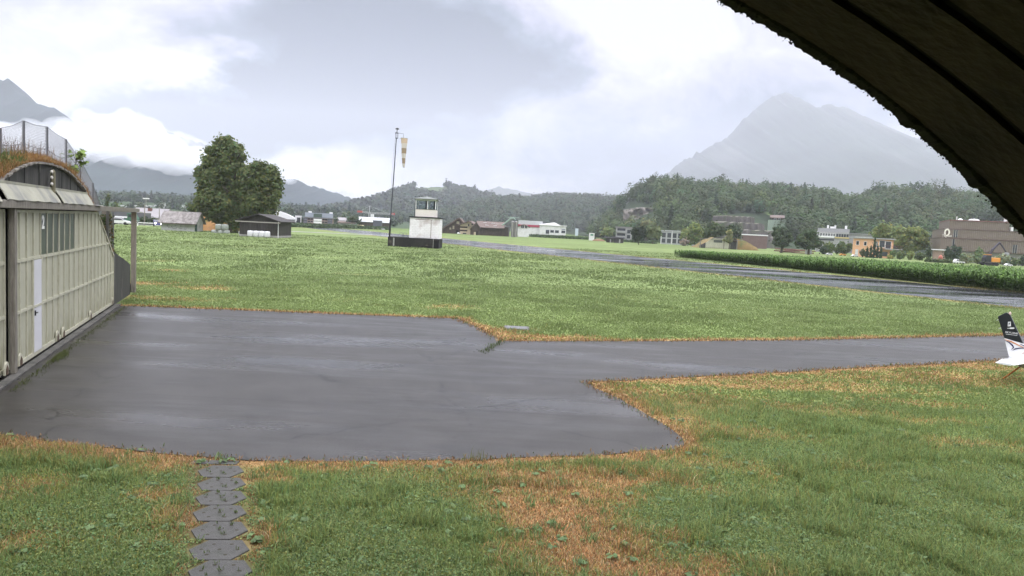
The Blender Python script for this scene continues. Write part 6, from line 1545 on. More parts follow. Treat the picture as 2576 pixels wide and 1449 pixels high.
def box_container(name, label, cat, x0, x1, yb, yt, conv, y, m, extra=None):
    t, w_, zt, _ = bld(name, label, cat, x0, x1, yb, yt, conv, y, 2.6, m)
    f = MB(); 
    for sx in (-w_ / 2, w_ / 2 - .12): f.box(sx, sx + .12, -.04, -.005, -.2, zt)
    f.box(-w_ / 2 + .12, w_ / 2 - .12, -.04, -.005, zt - .12, zt).build('frame', WTRIM, t); return t, w_, zt
t, w_, zt = box_container('site_container', 'white container with a green sign at the edge of the far crop strip', 'container', 2450, 2530, 440, 378, zf, 330, WPAINT)
MB().box(-w_ * .25, w_ * .3, -.06, -.045, zt * .65, zt * .85).build('sign_panel', mat('sign_green', (.05, .2, .12)), t)

def z7(x, y): return 1475.8 + x * .2083, 415.9 + y * .2083
MB().lathe([(3.0, -.2), (2.5, .45), (1.3, .85), (.2, 1.0)], 14).build('gravel_heap', mat('brown_gravel', (.20, .12, .07), (.14, .09, .055), 1, .95), loc=(*D(*z7(150, 842), 320)[:2], 0))['kind'] = 'structure'
tree('bush tree right of the heap', 0 + z7(245, 0)[0], z7(0, 855)[1], 330, [(*z7(240, 790), 11, 11), (*z7(215, 815), 9, 8), (*z7(290, 800), 9, 9)], LGR, 700, .8) if False else tree('pale green bush tree beside the white container and orange heap', z7(245, 0)[0], z7(0, 855)[1], 330, [(*z7(240, 790), 11, 11), (*z7(215, 815), 9, 8), (*z7(290, 800), 9, 9)], (.10, .125, .05), 800, .8)
t, w_, zt, _ = bld('terraced_house', 'white stepped house with balconies left of the round dark tree', 'house', 350, 545, 862, 752, z7, 345, 10, GREYW, roofm=GRTILE)
for k_ in range(2): MB().box(-w_ / 2 + .3, w_ * .1, -1.4, 0, zt * (.28 + .36 * k_), zt * (.28 + .36 * k_) + .8).build('balcony', GREYW, t); wins(t, [(-w_ / 2 + .6, w_ * .08, zt * (.28 + .36 * k_) + .9, zt * (.28 + .36 * k_) + 2), (w_ * .2, w_ * .4, zt * (.25 + .36 * k_), zt * (.25 + .36 * k_) + 1.6)], 0)
for x0, x1, l in ((235, 318, 'black box hut at the left on the edge of the far crop'), (322, 445, 'long low black shed beside the black box hut')):
    t, w_, zt, zr = bld('field_hut', l, 'hut', x0, x1, 914, 880, z7, 285, 4, mat('dark_roofing', (.03, .028, .028)), ridge=868, roofm=mat('black_gap', (.006, .006, .006)), roof_th=.1)
    wins(t, [(w_ * .05, w_ * .2, .1, zt * .8)], 0, GREYW, name='door')
tree('round dense dark green tree standing at the far runway side', z7(628, 0)[0], z7(0, 922)[1], 262, [(*z7(628, 800), 16, 17), (*z7(600, 830), 13, 16), (*z7(665, 830), 12, 17), (*z7(630, 875), 15, 9)], (.017, .027, .013), 3200, .5, var=.3)
tree('tall loose olive green tree right of the round dark one', z7(800, 0)[0], z7(0, 900)[1], 315, [(*z7(800, 760), 15, 15), (*z7(760, 800), 13, 14), (*z7(850, 800), 12, 18), (*z7(810, 850), 16, 10)], (.085, .105, .045), 1800, .75)
tree('bushy brownish tree behind the tall olive green tree', z7(720, 0)[0], z7(0, 900)[1], 345, [(*z7(740, 705), 14, 8), (*z7(690, 715), 8, 6)], (.11, .115, .055), 700, .75)
t, w_, zt, _ = bld('office_building', 'flat white and grey building in front of the wooded hill centre', 'building', 893, 1155, 890, 795, z7, 330, 12, mat('pale_grey_panel', (.40, .41, .42), (.33, .34, .35), .8, .7), roofm=METALR)
for k_ in (0, 2): MB().box(-w_ / 2 + w_ * k_ / 4, -w_ / 2 + w_ * k_ / 4 + .35, -.3, 0, -.5, zt).build('column', WPAINT, t)
wins(t, [(-w_ / 2 + w_ * (k_ + .2) / 4, -w_ / 2 + w_ * (k_ + .9) / 4, zt * .5, zt * .85) for k_ in range(4)] + [(-w_ / 2 + w_ * (k_ + .2) / 4, -w_ / 2 + w_ * (k_ + .9) / 4, zt * .1, zt * .42) for k_ in range(4)], 0)
tree('light green spreading tree left of the far shelter', z7(1300, 0)[0], z7(0, 930)[1], 300, [(*z7(1320, 770), 20, 15), (*z7(1230, 810), 17, 15), (*z7(1180, 850), 14, 13), (*z7(1370, 830), 16, 18), (*z7(1270, 870), 22, 11)], (.115, .145, .048), 2800, .7)
tree('tall dark tree rising behind the far shelter', z7(1560, 0)[0], z7(0, 930)[1], 292, [(*z7(1540, 735), 19, 13), (*z7(1480, 790), 15, 16), (*z7(1610, 770), 17, 17), (*z7(1540, 830), 24, 15), (*z7(1450, 850), 10, 12)], (.045, .064, .028), 3000, .65)
tree('dark broad tree behind the pale conifer on the far shelter', z7(1790, 0)[0], z7(0, 960)[1], 284, [(*z7(1780, 770), 17, 14), (*z7(1830, 830), 12, 16), (*z7(1720, 790), 12, 12), (*z7(1790, 880), 16, 12)], (.036, .052, .026), 2600, .6)
tree('yellowish conifer growing on top of the far shelter', z7(1725, 0)[0], z7(0, 950)[1], 262, [(*z7(1725, 800), 6, 5), (*z7(1722, 825), 8, 5), (*z7(1728, 850), 10, 5), (*z7(1720, 875), 13, 6), (*z7(1715, 905), 14, 6)], (.14, .15, .065), 1200, .5)
p = D(*z7(1305, 935), 285); car('dark blue car parked left of the far shelter', p[0], p[1], .2, CG, wpx=15)
lump('shrub', 'grey dry shrub heap left of the dark parked car', 'shrub', *[z7(x, 0)[0] for x in (1110, 1240)], z7(0, 938)[1], z7(0, 888)[1], 295, (.14, .12, .095), 900, .5, box=False)
# far shelter
y = 262; a = z7(1590, 1000); fs_ = root('aircraft_shelter', 'distant earth covered shelter with pale doors and a dark window band', 'hangar', a[0], a[1], y)
X7 = lambda x: xof(*z7(x, 950), y) - fs_.location.x
Z7 = lambda yy, x=1590: zof(*z7(x, yy), y)
z00 = 0
MB().prism([(X7(1437), -.5), (X7(1735), -.5), (X7(1735), Z7(955, 1735)), (X7(1650), Z7(902)), (X7(1500), Z7(896)), (X7(1437), Z7(935, 1437))], 0, .3).build('door_leaf', PAINT, fs_)
MB().box(X7(1520), X7(1652), -.25, .2, Z7(898), Z7(880)).build('rain_flap', SHEETM, fs_)
for i in range(8):
    xa = X7(1530) + (X7(1634) - X7(1530)) * i / 8; MB().box(xa + .06, xa + (X7(1634) - X7(1530)) / 8, -.05, -.005, Z7(934), Z7(903)).build('window', PANE, fs_)
MB().box(X7(1365), X7(1880), -.2, .15, Z7(897), Z7(890)).build('door_track', TIMBER, fs_)
for x in (1368, 1652, 1812): MB().box(X7(x), X7(x) + .3, -.1, .2, -.5, Z7(895)).build('post', TIMBER, fs_)
MB().prism([(X7(1365), -.5), (X7(1437), -.5), (X7(1437), Z7(930, 1437)), (X7(1365), Z7(968, 1365))], .05, .4).build('wing_wall', DKCON, fs_)
MB().prism([(X7(1735), -.5), (X7(1815), -.5), (X7(1815), Z7(920)), (X7(1735), Z7(900))], .5, .8).build('wing_wall', DKCON, fs_)
MB().prism([(X7(1500), Z7(905)), (X7(1680), Z7(905)), (X7(1660), Z7(872)), (X7(1600), Z7(862)), (X7(1540), Z7(868))], .35, .7).build('arch_wall', DKCON, fs_)
u_ = np.linspace(X7(1365), X7(2120), 70); pr = np.interp(u_, [X7(v) for v in (1365, 1440, 1520, 1600, 1700, 1800, 1880, 1960, 2040, 2110, 2120)], [0, Z7(940), Z7(893), Z7(866), Z7(870), Z7(884, 1800), Z7(898, 1880), Z7(935, 1960), Z7(975, 2040), .0, -.2])
v_ = np.linspace(.4, 16, 26); MUx, MVx = np.meshgrid(u_, v_); MZx = pr[None] * np.clip((16.5 - MVx) / 6, 0, 1) + (fbm(MUx, MVx, 91) - .5) * .5 - .05
MZx[0] = np.where((u_ > X7(1437)) & (u_ < X7(1815)), np.maximum(MZx[0], 0), -.3)
ii = np.arange(MUx.size).reshape(MUx.shape); Fq = np.stack([ii[:-1, :-1], ii[:-1, 1:], ii[1:, 1:], ii[1:, :-1]], -1).reshape(-1, 4)
np_mesh('earth_cover', np.stack([MUx, MVx, MZx], -1).reshape(-1, 3), Fq, mat('shelter_earth', (.20, .135, .055), (.145, .11, .045), .8, .95, .8, 3, c3=(.09, .11, .04), scale3=.4), fs_, smooth=True)
# retaining wall building below the quarry
t, w_, zt, _ = bld('retaining_wall', 'brown red retaining wall with a white coping below the quarry', 'wall', 1870, 2180, 925, 848, z7, 340, 4, mat('red_brown_wall', (.13, .085, .08), (.17, .115, .105), .6, .85), roofm=WTRIM, over=.2, roof_th=.5)
y = 430; t, w_, zt, zr = bld('chalet', 'brown chalet on the wooded hillside right of the quarry', 'house', 2238, 2362, 680, 632, z7, y, 8, DKWOOD, ridge=606, roofm=BRTILE, over=1.2); MB().box(-w_ / 2 - 2, w_ / 2 + 2, -2, 9, -1, zof(*z7(2300, 662), y)).build('terrace', mat('pale_green_wall', (.25, .32, .25)), t)
wins(t, [(-w_ * .3, -w_ * .1, zt - 1.6, zt - .5), (w_ * .1, w_ * .3, zt - 1.6, zt - .5)], 0, frame=WTRIM)

def z8(x, y): return 1945.4 + x * .2448, 429.3 + y * .2448
tree('dark tree with a clear trunk left of the log pile', z8(85, 0)[0], z8(0, 826)[1], 235, [(*z8(95, 620), 22, 15), (*z8(50, 670), 16, 20), (*z8(150, 680), 15, 18), (*z8(90, 720), 22, 14), (*z8(30, 730), 12, 10), (*z8(110, 755), 18, 9)], (.040, .057, .027), 3200, .55, tr=.35)
tree('dark tree with a clear trunk right of the log pile', z8(362, 0)[0], z8(0, 850)[1], 228, [(*z8(350, 650), 20, 14), (*z8(290, 690), 17, 16), (*z8(420, 700), 18, 18), (*z8(350, 740), 25, 14), (*z8(460, 760), 12, 10), (*z8(260, 745), 10, 10)], (.042, .060, .028), 3200, .55, tr=.35)
lg = root('log_pile', 'stack of reddish felled logs between the two dark trees', 'log pile', z8(238, 0)[0], z8(0, 835)[1], 242)
rr = random.Random(3)
for i in range(18):
    x = rr.uniform(-4.2, 3.6); yy = rr.uniform(-1, 1); zz = .25 + .3 * (i % 4); MB().tube([(x - 3.2, yy, zz), (x + rr.uniform(1, 3), yy + rr.uniform(-.6, .6), zz + rr.uniform(-.1, .2))], .17, 8).build('log', mat('log_bark', (.10, .05, .04), (.20, .11, .08), 3, .9), lg)
t, w_, zt, _ = bld('board_fence', 'short grey board fence right of the log pile', 'fence', 325, 395, 848, 798, z8, 238, .12, ribbed('grey_boards', (.24, .24, .24), (.30, .30, .30), 'X', .3, .8, .6)); MB().box(-w_ / 2, w_ / 2, -.08, 0, zt * .7, zt * .76).build('rail', CONC, t)
y = 330; t, w_, zt, _ = bld('school_building', 'grey and white flat roofed school block behind the dark trees', 'school', 440, 768, 775, 628, z8, y, 16, GREYW)
X8 = lambda x: xof(*z8(x, 680), y) - t.location.x
Z8 = lambda yy, x=600: zof(*z8(x, yy), y)
MB().box(X8(470), X8(768), 2, 16, zt, Z8(592)).build('upper_storey', mat('mid_grey_panel', (.27, .275, .28), (.31, .31, .32), .6, .8), t)
for k_ in range(7): wins(t, [(X8(462 + 25 * k_) + .1, X8(462 + 25 * k_) + .9, Z8(672), Z8(646))], 0, frame=WTRIM)
for k_ in range(5): wins(t, [(X8(640 + 24 * k_) + .1, X8(640 + 24 * k_) + .95, Z8(682, 700), Z8(652, 700))], 0)
MB().box(X8(455), X8(625), -.35, 0, Z8(690), Z8(672)).build('parapet', WTRIM, t); MB().box(X8(632), X8(765), -.35, 0, Z8(698, 700), Z8(684, 700)).build('parapet', mat('yellow_panel', (.52, .42, .2)), t)
MB().box(X8(455), X8(625), -.2, 0, Z8(718), Z8(705)).build('window_band', GLASSD, t)
for x, s_ in ((562, .4), (610, 1.1), (632, .35), (735, .45)): MB().box(X8(x) - s_, X8(x) + s_, 5, 6, Z8(592), Z8(592) + .9 + .6 * (s_ < 1)).build('roof_unit', WTRIM, t)
t, w_, zt, _ = bld('school_wing', 'lower right wing of the school block with white windows', 'school', 768, 1010, 790, 655, z8, 334, 14, GREYW, roofm=mat('mid_grey_panel', (.27, .275, .28)))
for k_ in range(4): wins(t, [(-w_ / 2 + w_ * (.28 + .17 * k_), -w_ / 2 + w_ * (.40 + .17 * k_), zt * .55, zt * .85)], 0, frame=WTRIM)
for k_, (x0, x1, yt, tn, l) in enumerate(((505, 640, 715, GRN, 'green thicket of bushes left, below the school block'), (620, 810, 735, GRN, 'green thicket of bushes right, below the school wing'), (480, 560, 770, DGR, 'dark low bushes beside the right dark tree'))):
    lump('shrub', l, 'bushes', z8(x0, 0)[0], z8(x1, 0)[0], z8(0, 838)[1], z8(0, yt)[1], 255, tn, 1800, .5, box=False, knob=9)
# orange house
y = 232; a = z8(1000, 886); oh = root('orange_house', 'two storey orange house with a flat pale roof behind the corn', 'house', a[0], a[1], y, rz=0)
ORG = mat('orange_render', (.74, .44, .26), (.69, .40, .225), .7, .85)
def hx(x, yy): return (xof(*z8(x, 780), y + yy) - oh.location.x, yy)
HL_, HM, HR = hx(815, 11.0), (0.0, 0.0), hx(1232, 2.5)
HBk = (HR[0] + HL_[0] * .9, HR[1] + HL_[1])
zl, zm_, zr_ = zof(*z8(815, 712), y + 11), zof(*z8(1000, 690), y), zof(*z8(1232, 706), y + 2.5)
zt_ = (zl + zm_ + zr_) / 3
def ring(e, z): 
    c_ = ((HL_[0] + HR[0]) / 2, (HL_[1] + HR[1]) / 2); return [(c_[0] + (p[0] - c_[0]) * e, c_[1] + (p[1] - c_[1]) * e, z) for p in (HM, HR, HBk, HL_)]
MB().hexa(ring(1, -1) + ring(1, zt_)).build('wall', ORG, oh); MB().hexa(ring(1.12, zt_ + .01) + ring(1.12, zt_ + .36)).build('roof', mat('pale_roof_edge', (.32, .33, .31), rough=.7), oh)
def wallpt(x):
    """point on the two visible walls at bearing column x: (p, along, outward)"""
    A, B = (HL_, HM) if x < 1000 else (HM, HR)
    d = ray(*z8(x, 780)); o = np.array([-oh.location.x, -oh.location.y]); dx, dy = B[0] - A[0], B[1] - A[1]
    M_ = np.array([[d[0], -dx], [d[1], -dy]]); t_ = np.linalg.solve(M_, np.array([A[0], A[1]]) - o); p = o + t_[0] * d[:2]
    l = math.hypot(dx, dy); return p, (dx / l, dy / l), (dy / l, -dx / l)
def ow(x0, x1, y0, y1, nm='window', m=None):
    p0, al, ou = wallpt(x0); p1, _, _ = wallpt(x1); yd = (p0[1] + p1[1]) / 2 + y; cpx = (x0 + x1) / 2
    z1, z0 = zof(*z8(cpx, y0), yd), max(-.2, zof(*z8(cpx, y1), yd))
    def slab_(q0, q1, za, zb__, o0, o1):
        c = lambda q, o: (q[0] + ou[0] * o, q[1] + ou[1] * o)
        A, B, C_, D_ = c(q0, o1), c(q1, o1), c(q1, o0), c(q0, o0); return [(*A, za), (*B, za), (*C_, za), (*D_, za), (*A, zb__), (*B, zb__), (*C_, zb__), (*D_, zb__)]
    w2 = MB().hexa(slab_(p0, p1, z0, z1, -.02, .06)).build(nm, m or GLASSD, oh)
    if nm == 'window':
        e = .12; f = MB(); sh_ = lambda q, s__: (q[0] + al[0] * s__, q[1] + al[1] * s__)
        f.hexa(slab_(sh_(p0, -e), sh_(p1, e), z0 - e, z0, -.02, .11)).hexa(slab_(sh_(p0, -e), sh_(p1, e), z1, z1 + e, -.02, .11)).hexa(slab_(sh_(p0, -e), p0, z0, z1, -.02, .11)).hexa(slab_(p1, sh_(p1, e), z0, z1, -.02, .11)); f.build('frame', WTRIM, w2)
ow(852, 880, 724, 762); ow(932, 958, 732, 768); ow(1045, 1072, 728, 790, m=CONC, nm='shutter'); ow(1088, 1140, 722, 785); ow(1150, 1205, 730, 800); ow(848, 876, 808, 868, 'door', WPAINT); ow(1120, 1180, 835, 880, 'door', GLASSD)
p0, al, ou = wallpt(1112); p1, _, _ = wallpt(1232); p1 = (p1[0] + al[0] * 2.6, p1[1] + al[1] * 2.6); zb_ = zof(*z8(1190, 802), y)
c = lambda q, o: (q[0] + ou[0] * o, q[1] + ou[1] * o)
A, B, C_, D_ = c(p0, 1.3), c(p1, 1.3), c(p1, -.02), c(p0, -.02)
MB().hexa([(*q, zb_ - .3) for q in (A, B, C_, D_)] + [(*q, zb_) for q in (A, B, C_, D_)]).build('balcony_slab', CONC, oh)
br_ = MB()
for i in range(15):
    q = (A[0] + (B[0] - A[0]) * i / 14, A[1] + (B[1] - A[1]) * i / 14); br_.tube([(*q, zb_), (*q, zb_ + .9)], .035, 4)
br_.tube([(*A, zb_ + .9), (*B, zb_ + .9)], .06, 5).build('balcony_rail', mat('brown_rail', (.12, .06, .04)), oh)
def thuja(label, x0, x1, yt, y, yb=893):
    p = D(*z8((x0 + x1) / 2, yb), y); k = y / FOC; t = thing('columnar_thuja', label, 'conifer', (p[0], p[1], 0), 0, 'thujas beside the orange house'); zt = zof(*z8((x0 + x1) / 2, yt), y); r = (x1 - x0) * .2448 * k / 2
    MB().tube([(0, 0, -.2), (0, 0, zt * .8)], [.12, .04], 6).build('trunk', BARK, t)
    leaf_cloud('crown', t, [(0, 0, zt * (.1 + .2 * i), r * (1.0, 1.05, .95, .8, .5)[i], r * (1.0, 1.05, .95, .8, .5)[i], zt * .16) for i in range(5)], 900, .3, (.026, .045, .020), per=5, var=.4, up=.6)
thuja('tallest columnar thuja before the corner of the orange house', 1012, 1046, 682, 226); thuja('broad columnar thuja right of the tallest one', 1050, 1082, 770, 225); thuja('columnar thuja rightmost of those before the balcony', 1084, 1114, 785, 225)
thuja('narrow thuja just left of the tallest one', 985, 1010, 775, 225); thuja('short pointed thuja in front of the orange wall', 942, 976, 790, 226)
lump('shrub', 'flowering shrub against the orange wall beside the white door', 'shrub', z8(878, 0)[0], z8(945, 0)[0], z8(0, 885)[1], z8(0, 800)[1], 228, (.075, .085, .045), 900, .32, box=False)
tree('large pale green tree behind the orange house roof', z8(1150, 0)[0], z8(0, 880)[1], 262, [(*z8(1150, 600), 24, 15), (*z8(1060, 630), 15, 12), (*z8(1230, 620), 18, 16), (*z8(1130, 650), 26, 14)], (.115, .140, .048), 2600, .7)
tree('broad light green tree right of the orange house', z8(1420, 0)[0], z8(0, 890)[1], 245, [(*z8(1430, 630), 26, 16), (*z8(1320, 680), 22, 22), (*z8(1520, 690), 22, 20), (*z8(1420, 740), 34, 20), (*z8(1560, 750), 13, 14), (*z8(1370, 790), 22, 12)], (.130, .155, .055), 5200, .6)
for x0, x1, yt, tn, l in ((1190, 1255, 806, (.07, .10, .035), 'round clipped garden tree under the balcony end'), (1260, 1350, 825, GRN, 'dark green garden shrub right of the clipped tree'), (1370, 1445, 812, LGR, 'pale rounded garden tree in the middle of the garden'), (1440, 1560, 830, (.055, .075, .03), 'dark garden shrub with bare branches'), (1160, 1215, 868, (.17, .17, .05), 'low yellowish shrub at the corn edge'), (1560, 1620, 770, (.045, .062, .03), 'narrow dark conifer shrub right of the big light tree')):
    lump('shrub', l, 'shrub', z8(x0, 0)[0], z8(x1, 0)[0], z8(0, 915)[1], z8(0, yt)[1], 222, tn, 1100, .34, box=False)
lump('hedge', 'low clipped dark green hedge at the right corn edge', 'hedge', z8(1560, 0)[0], z8(1842, 0)[0], z8(0, 955)[1], z8(0, 908)[1], 200, (.055, .075, .028), 3200, .28, depth=2)
for x0, x1, yt, l in ((1752, 1830, 772, 'dark rounded conifer at the left corner of the brown factory'), (1815, 1925, 760, 'larger dark conifer beside it before the brown factory')):
    lump('conifer', l, 'conifer', z8(x0, 0)[0], z8(x1, 0)[0], z8(0, 930)[1], z8(0, yt)[1], 206, (.034, .050, .028), 2200, .4, box=False, knob=8)
for x0, x1, yt, tn, l in ((1915, 2060, 835, OLV, 'greyish olive bush right of the dark conifers'), (2040, 2200, 830, (.12, .145, .075), 'olive green bush in front of the factory foot'), (2060, 2140, 775, (.10, .135, .06), 'tall pale green bush tip against the factory wall'), (2270, 2330, 870, OLV, 'pale willow shrub behind the excavator'), (2310, 2420, 845, (.17, .19, .12), 'silvery bush right of the excavator arm'), (2440, 2515, 900, GRN, 'green shrub by the factory gate'), (2520, 2600, 880, DGR, 'dark tree at the right edge before the factory')):
    lump('shrub', l, 'shrub', z8(x0, 0)[0], z8(x1, 0)[0], z8(0, 962)[1], z8(0, yt)[1], 208, tn, 1500, .42, box=False, knob=8)
# brown factory
y = 228; a = z8(1722, 880); fb_ = root('factory', 'large brown ribbed metal factory with stepped roofs and a white emblem', 'factory', a[0], a[1], y, rz=rad(-23))
X9 = lambda x, yy=750: on(fb_, *z8(x, yy))[0]
Z9 = lambda yy, x=1740: on(fb_, *z8(x, yy))[1]
BRN = ribbed('brown_cladding', (.165, .135, .112), (.19, .155, .128), 'X', .5, .5, .5); BRE = mat('brown_edge', (.12, .085, .072), rough=.6); BRD = mat('red_brown_edge', (.19, .10, .09), rough=.6)
zA, zB, zC, zD = Z9(812), Z9(694), Z9(600), Z9(512, 1800)
xL1, xL2, xL3 = X9(1722), X9(1738), X9(1795); xR3 = X9(2425, 640); xR = X9(2576) + 40
MB().box(xL1 + 1, xR, .6, 26, -1, zA).build('ground_storey', CONC, fb_)
MB().box(xL1, xR, 0, 27, zA, zB).build('lower_storey', BRN, fb_); MB().box(xL2, xR, .25, 26.5, zB + .25, zC).build('middle_storey', BRN, fb_); MB().box(xL3, xR3, .7, 24, zC + .2, zD).build('upper_storey', BRN, fb_)
MB().box(xL1 - .1, xR, -.12, 27.1, zB, zB + .25).build('ledge', BRE, fb_); MB().box(xL2 - .1, xR, .15, 26.6, zC, zC + .2).build('ledge', BRE, fb_); MB().box(xL3 - .1, xR3 + .1, .55, 24.1, zD, zD + .3).build('ledge', BRD, fb_); MB().box(xL1 - .06, xR, -.06, 27.05, zA - .2, zA).build('ledge', BRE, fb_)
for x, z0, z1, yy in ((1848, zB + .4, zC - .1, .25), (1866, zB + .4, zC - .1, .25), (1842, Z9(800), zB - .1, 0), (2468, Z9(852, 2470), Z9(760, 2470), 0), (2490, Z9(852, 2470), Z9(760, 2470), 0)):
    sl2 = MB().box(X9(x), X9(x) + .42, yy - .06, yy + .02, z0, z1).build('slit_window', GLASSD, fb_)
    for s_ in (-.14, .46): MB().box(X9(x) + s_, X9(x) + s_ + .1, yy - .1, yy - .0, z0, z1).build('frame', CONC, sl2)
ex = X9(1775); ez = Z9(634, 1775)
em = MB(); n = 28; vs = []
for i in range(n):
    w_ = 2 * math.pi * i / n
    for rx, rz_ in ((.78, 1.2), (.38, .72)): 
        for yy in (.12, .22): vs.append((ex + rx * math.cos(w_), yy, ez + rz_ * math.sin(w_)))
fs = []
for i in range(n):
    o, q = 4 * i, 4 * ((i + 1) % n); fs += [(o, q, q + 2, o + 2), (o + 1, o + 3, q + 3, q + 1), (o, o + 1, q + 1, q), (o + 2, q + 2, q + 3, o + 3)]
CRM = mat('sign_cream', (.78, .74, .66), rough=.5)
em.add(vs, fs).build('emblem', CRM, fb_)
MB().tube([(ex - .35, .17, ez - .95), (ex - .1, .17, ez - .35), (ex + .2, .17, ez), (ex + .12, .17, ez + .35), (ex - .12, .17, ez + .2), (ex + .1, .17, ez - .1)], .12, 6).build('emblem_swirl', BRE, fb_)
text('sign_lettering', 'Tegnaat', 1.05, CRM, fb_, (ex + .05, .15, Z9(668, 1775)), ext=.08, sx=.8)
for x, s_ in ((1925, .7), (2068, 1.6)): MB().lathe([(s_, zD + .28), (s_, zD + .55), (s_ * .6, zD + .85), (.1, zD + .95)], 12, (X9(x), 5)).build('roof_dome', WTRIM, fb_)
MB().box(X9(2388) , X9(2425), 3, 6, zD + .3, zD + 1.9).build('roof_unit', WTRIM, fb_); MB().box(X9(2430), X9(2455), .5, 3, zC + .2, zC + 1.4).build('roof_unit', WTRIM, fb_); MB().tube([(X9(1892), 6, zD), (X9(1892), 6, zD + 1.6)], .12, 6).build('flue', WTRIM, fb_)
MB().box(X9(2425), X9(2500), .5, .62, -.5, Z9(890, 2460)).build('gate', mat('slate_panel', (.10, .11, .13)), fb_)
t, w_, zt, _ = bld('canopy', 'small pale flat canopy at the left foot of the brown factory', 'canopy', 1640, 1765, 900, 818, z8, 220, 5, mat('pinkish_wall', (.30, .22, .18)), roofm=WTRIM, roof_th=.3); 
p = D(*z8(1718, 906), 205); rc = thing('tank_trailer', 'faded red tank trailer standing behind the clipped hedge', 'trailer', (p[0], p[1], 0)); rc.scale = (.58,) * 3; MB().lathe([(.5, 1.2), (.95, 1.5), (1.0, 2.6), (.55, 3.2), (.3, 3.6)], 14).build('tank', mat('faded_red', (.34, .10, .075), (.42, .16, .12), 2, .6), rc, smooth=True); MB().box(-1.1, 1.1, -.9, .9, .75, 1.15).build('chassis', CRM, rc)
for sx in (-.8, .8): MB().tube([(sx, -.95, .4), (sx, -.75, .4)], .4, 12).build('wheel', TYRE, rc)
p = D(*z8(1905, 966), 196); car('white pickup truck parked at the corn edge before the factory', p[0], p[1], 3.3, CW, 'truck', wpx=27)
p = D(*z8(2412, 980), 196); car('white car half hidden by shrubs near the factory gate', p[0], p[1], .2, CW, wpx=20)
p = D(*z8(835, 880), 228); car('white car parked before the orange house door', p[0], p[1], .1, CW, wpx=17)
for x0, l in ((575, 'white van lying low behind the corn left of the orange house'), (713, 'orange van behind the corn left of the orange house')):
    p = D(*z8(x0, 862), 240); car(l, p[0], p[1], 0, CW if x0 < 600 else mat('van_orange', (.6, .28, .06), rough=.4), 'car', wpx=16)
# excavator
p = D(*z8(2215, 985), 192); exv = thing('excavator', 'orange excavator with a raised dark arm at the corn edge', 'excavator', (p[0], p[1], 0), 0)
OR = mat('excavator_orange', (.62, .26, .05), rough=.45)
for s_ in (-.9, .9): MB().prism([(-1.8, .25), (-1.5, 0), (1.5, 0), (1.8, .25), (1.8, .6), (1.5, .85), (-1.5, .85), (-1.8, .6)], s_ - .28, s_ + .28).build('track', TYRE, exv, bevel=.05)
MB().box(-.2, 2.1, -1.2, 1.2, .95, 2.1).build('engine_housing', OR, exv, bevel=.12); MB().prism([(-1.9, .95), (-.25, .95), (-.25, 2.75), (-1.5, 2.75), (-1.9, 1.9)], -1.1, .3).build('cab', mat('cab_dark', (.03, .032, .036), rough=.25), exv, bevel=.06); MB().box(-1.6, -.2, -1.12, .32, 2.75, 2.9).build('cab_roof', OR, exv, bevel=.04)
MB().tube([(-.2, .6, 1.6), (.9, .6, 4.2), (2.5, .6, 6.1)], [.32, .34, .26], 8).build('boom', mat('arm_dark', (.045, .04, .055), rough=.5), exv); MB().tube([(2.4, .6, 6.2), (3.4, .6, 5.2), (4.6, .6, 3.6)], [.24, .22, .16], 8).build('stick', MATS['arm_dark'], exv)
MB().prism([(4.4, 3.7), (5.1, 3.6), (5.2, 3.1), (4.6, 2.9), (4.3, 3.2)], .2, 1.0).build('bucket', GREY, exv)
# pale house on the saddle
p = H7.hit(2200, 522)
# ------------------------------------------------------------------ crop strips beyond the runway (low, read as one mass)
def crop(name, poly_px, y0, n, h, tint, size):
    P = []
    pl_ = [tuple(G(*q)[:2]) if len(q) == 2 else q for q in poly_px]
    xs = [q[0] for q in pl_]; ys_ = [q[1] for q in pl_]
    x = RNG.uniform(min(xs), max(xs), n * 3); y_ = RNG.uniform(min(ys_), max(ys_), n * 3); k = inpoly(x, y_, pl_); x, y_ = x[k][:n], y_[k][:n]
    return x, y_
def strip_crop(p0, p1, depth, n, h, tint, size):
    a, b = G(*p0)[:2], G(*p1)[:2]; t = RNG.random(n); d = RNG.random(n) * depth; dr = b - a; nn = np.array([-dr[1], dr[0]]) / np.linalg.norm(dr); nn = nn if nn[1] > 0 else -nn
    P = a[None] + dr[None] * t[:, None] + nn[None] * d[:, None]; C = np.c_[P, RNG.random(n) * h]
    V, F = quads(C, RNG.normal(size=(n, 3)) + np.array([0, -.5, .6]), size * RNG.uniform(.6, 1.3, n))
    o = np_mesh('crop', V, F, LEAFMAT, None, np.repeat(np.array(tint) * RNG.uniform(.6, 1.3, (n, 1)), 4, 0)); o['kind'] = 'stuff'; return o
strip_crop((700, 570.5), (985, 578.5), 22, 6000, 1.3, (.055, .085, .034), 1.0)
strip_crop((1370, 598), (1500, 604), 20, 4000, 1.1, (.055, .090, .035), .9)
strip_crop((1500, 604), (1620, 612), 8, 2500, .8, (.05, .085, .032), .8)
strip_crop((1625, 608), (1765, 620), 14, 4000, 1.0, (.05, .085, .032), .7)

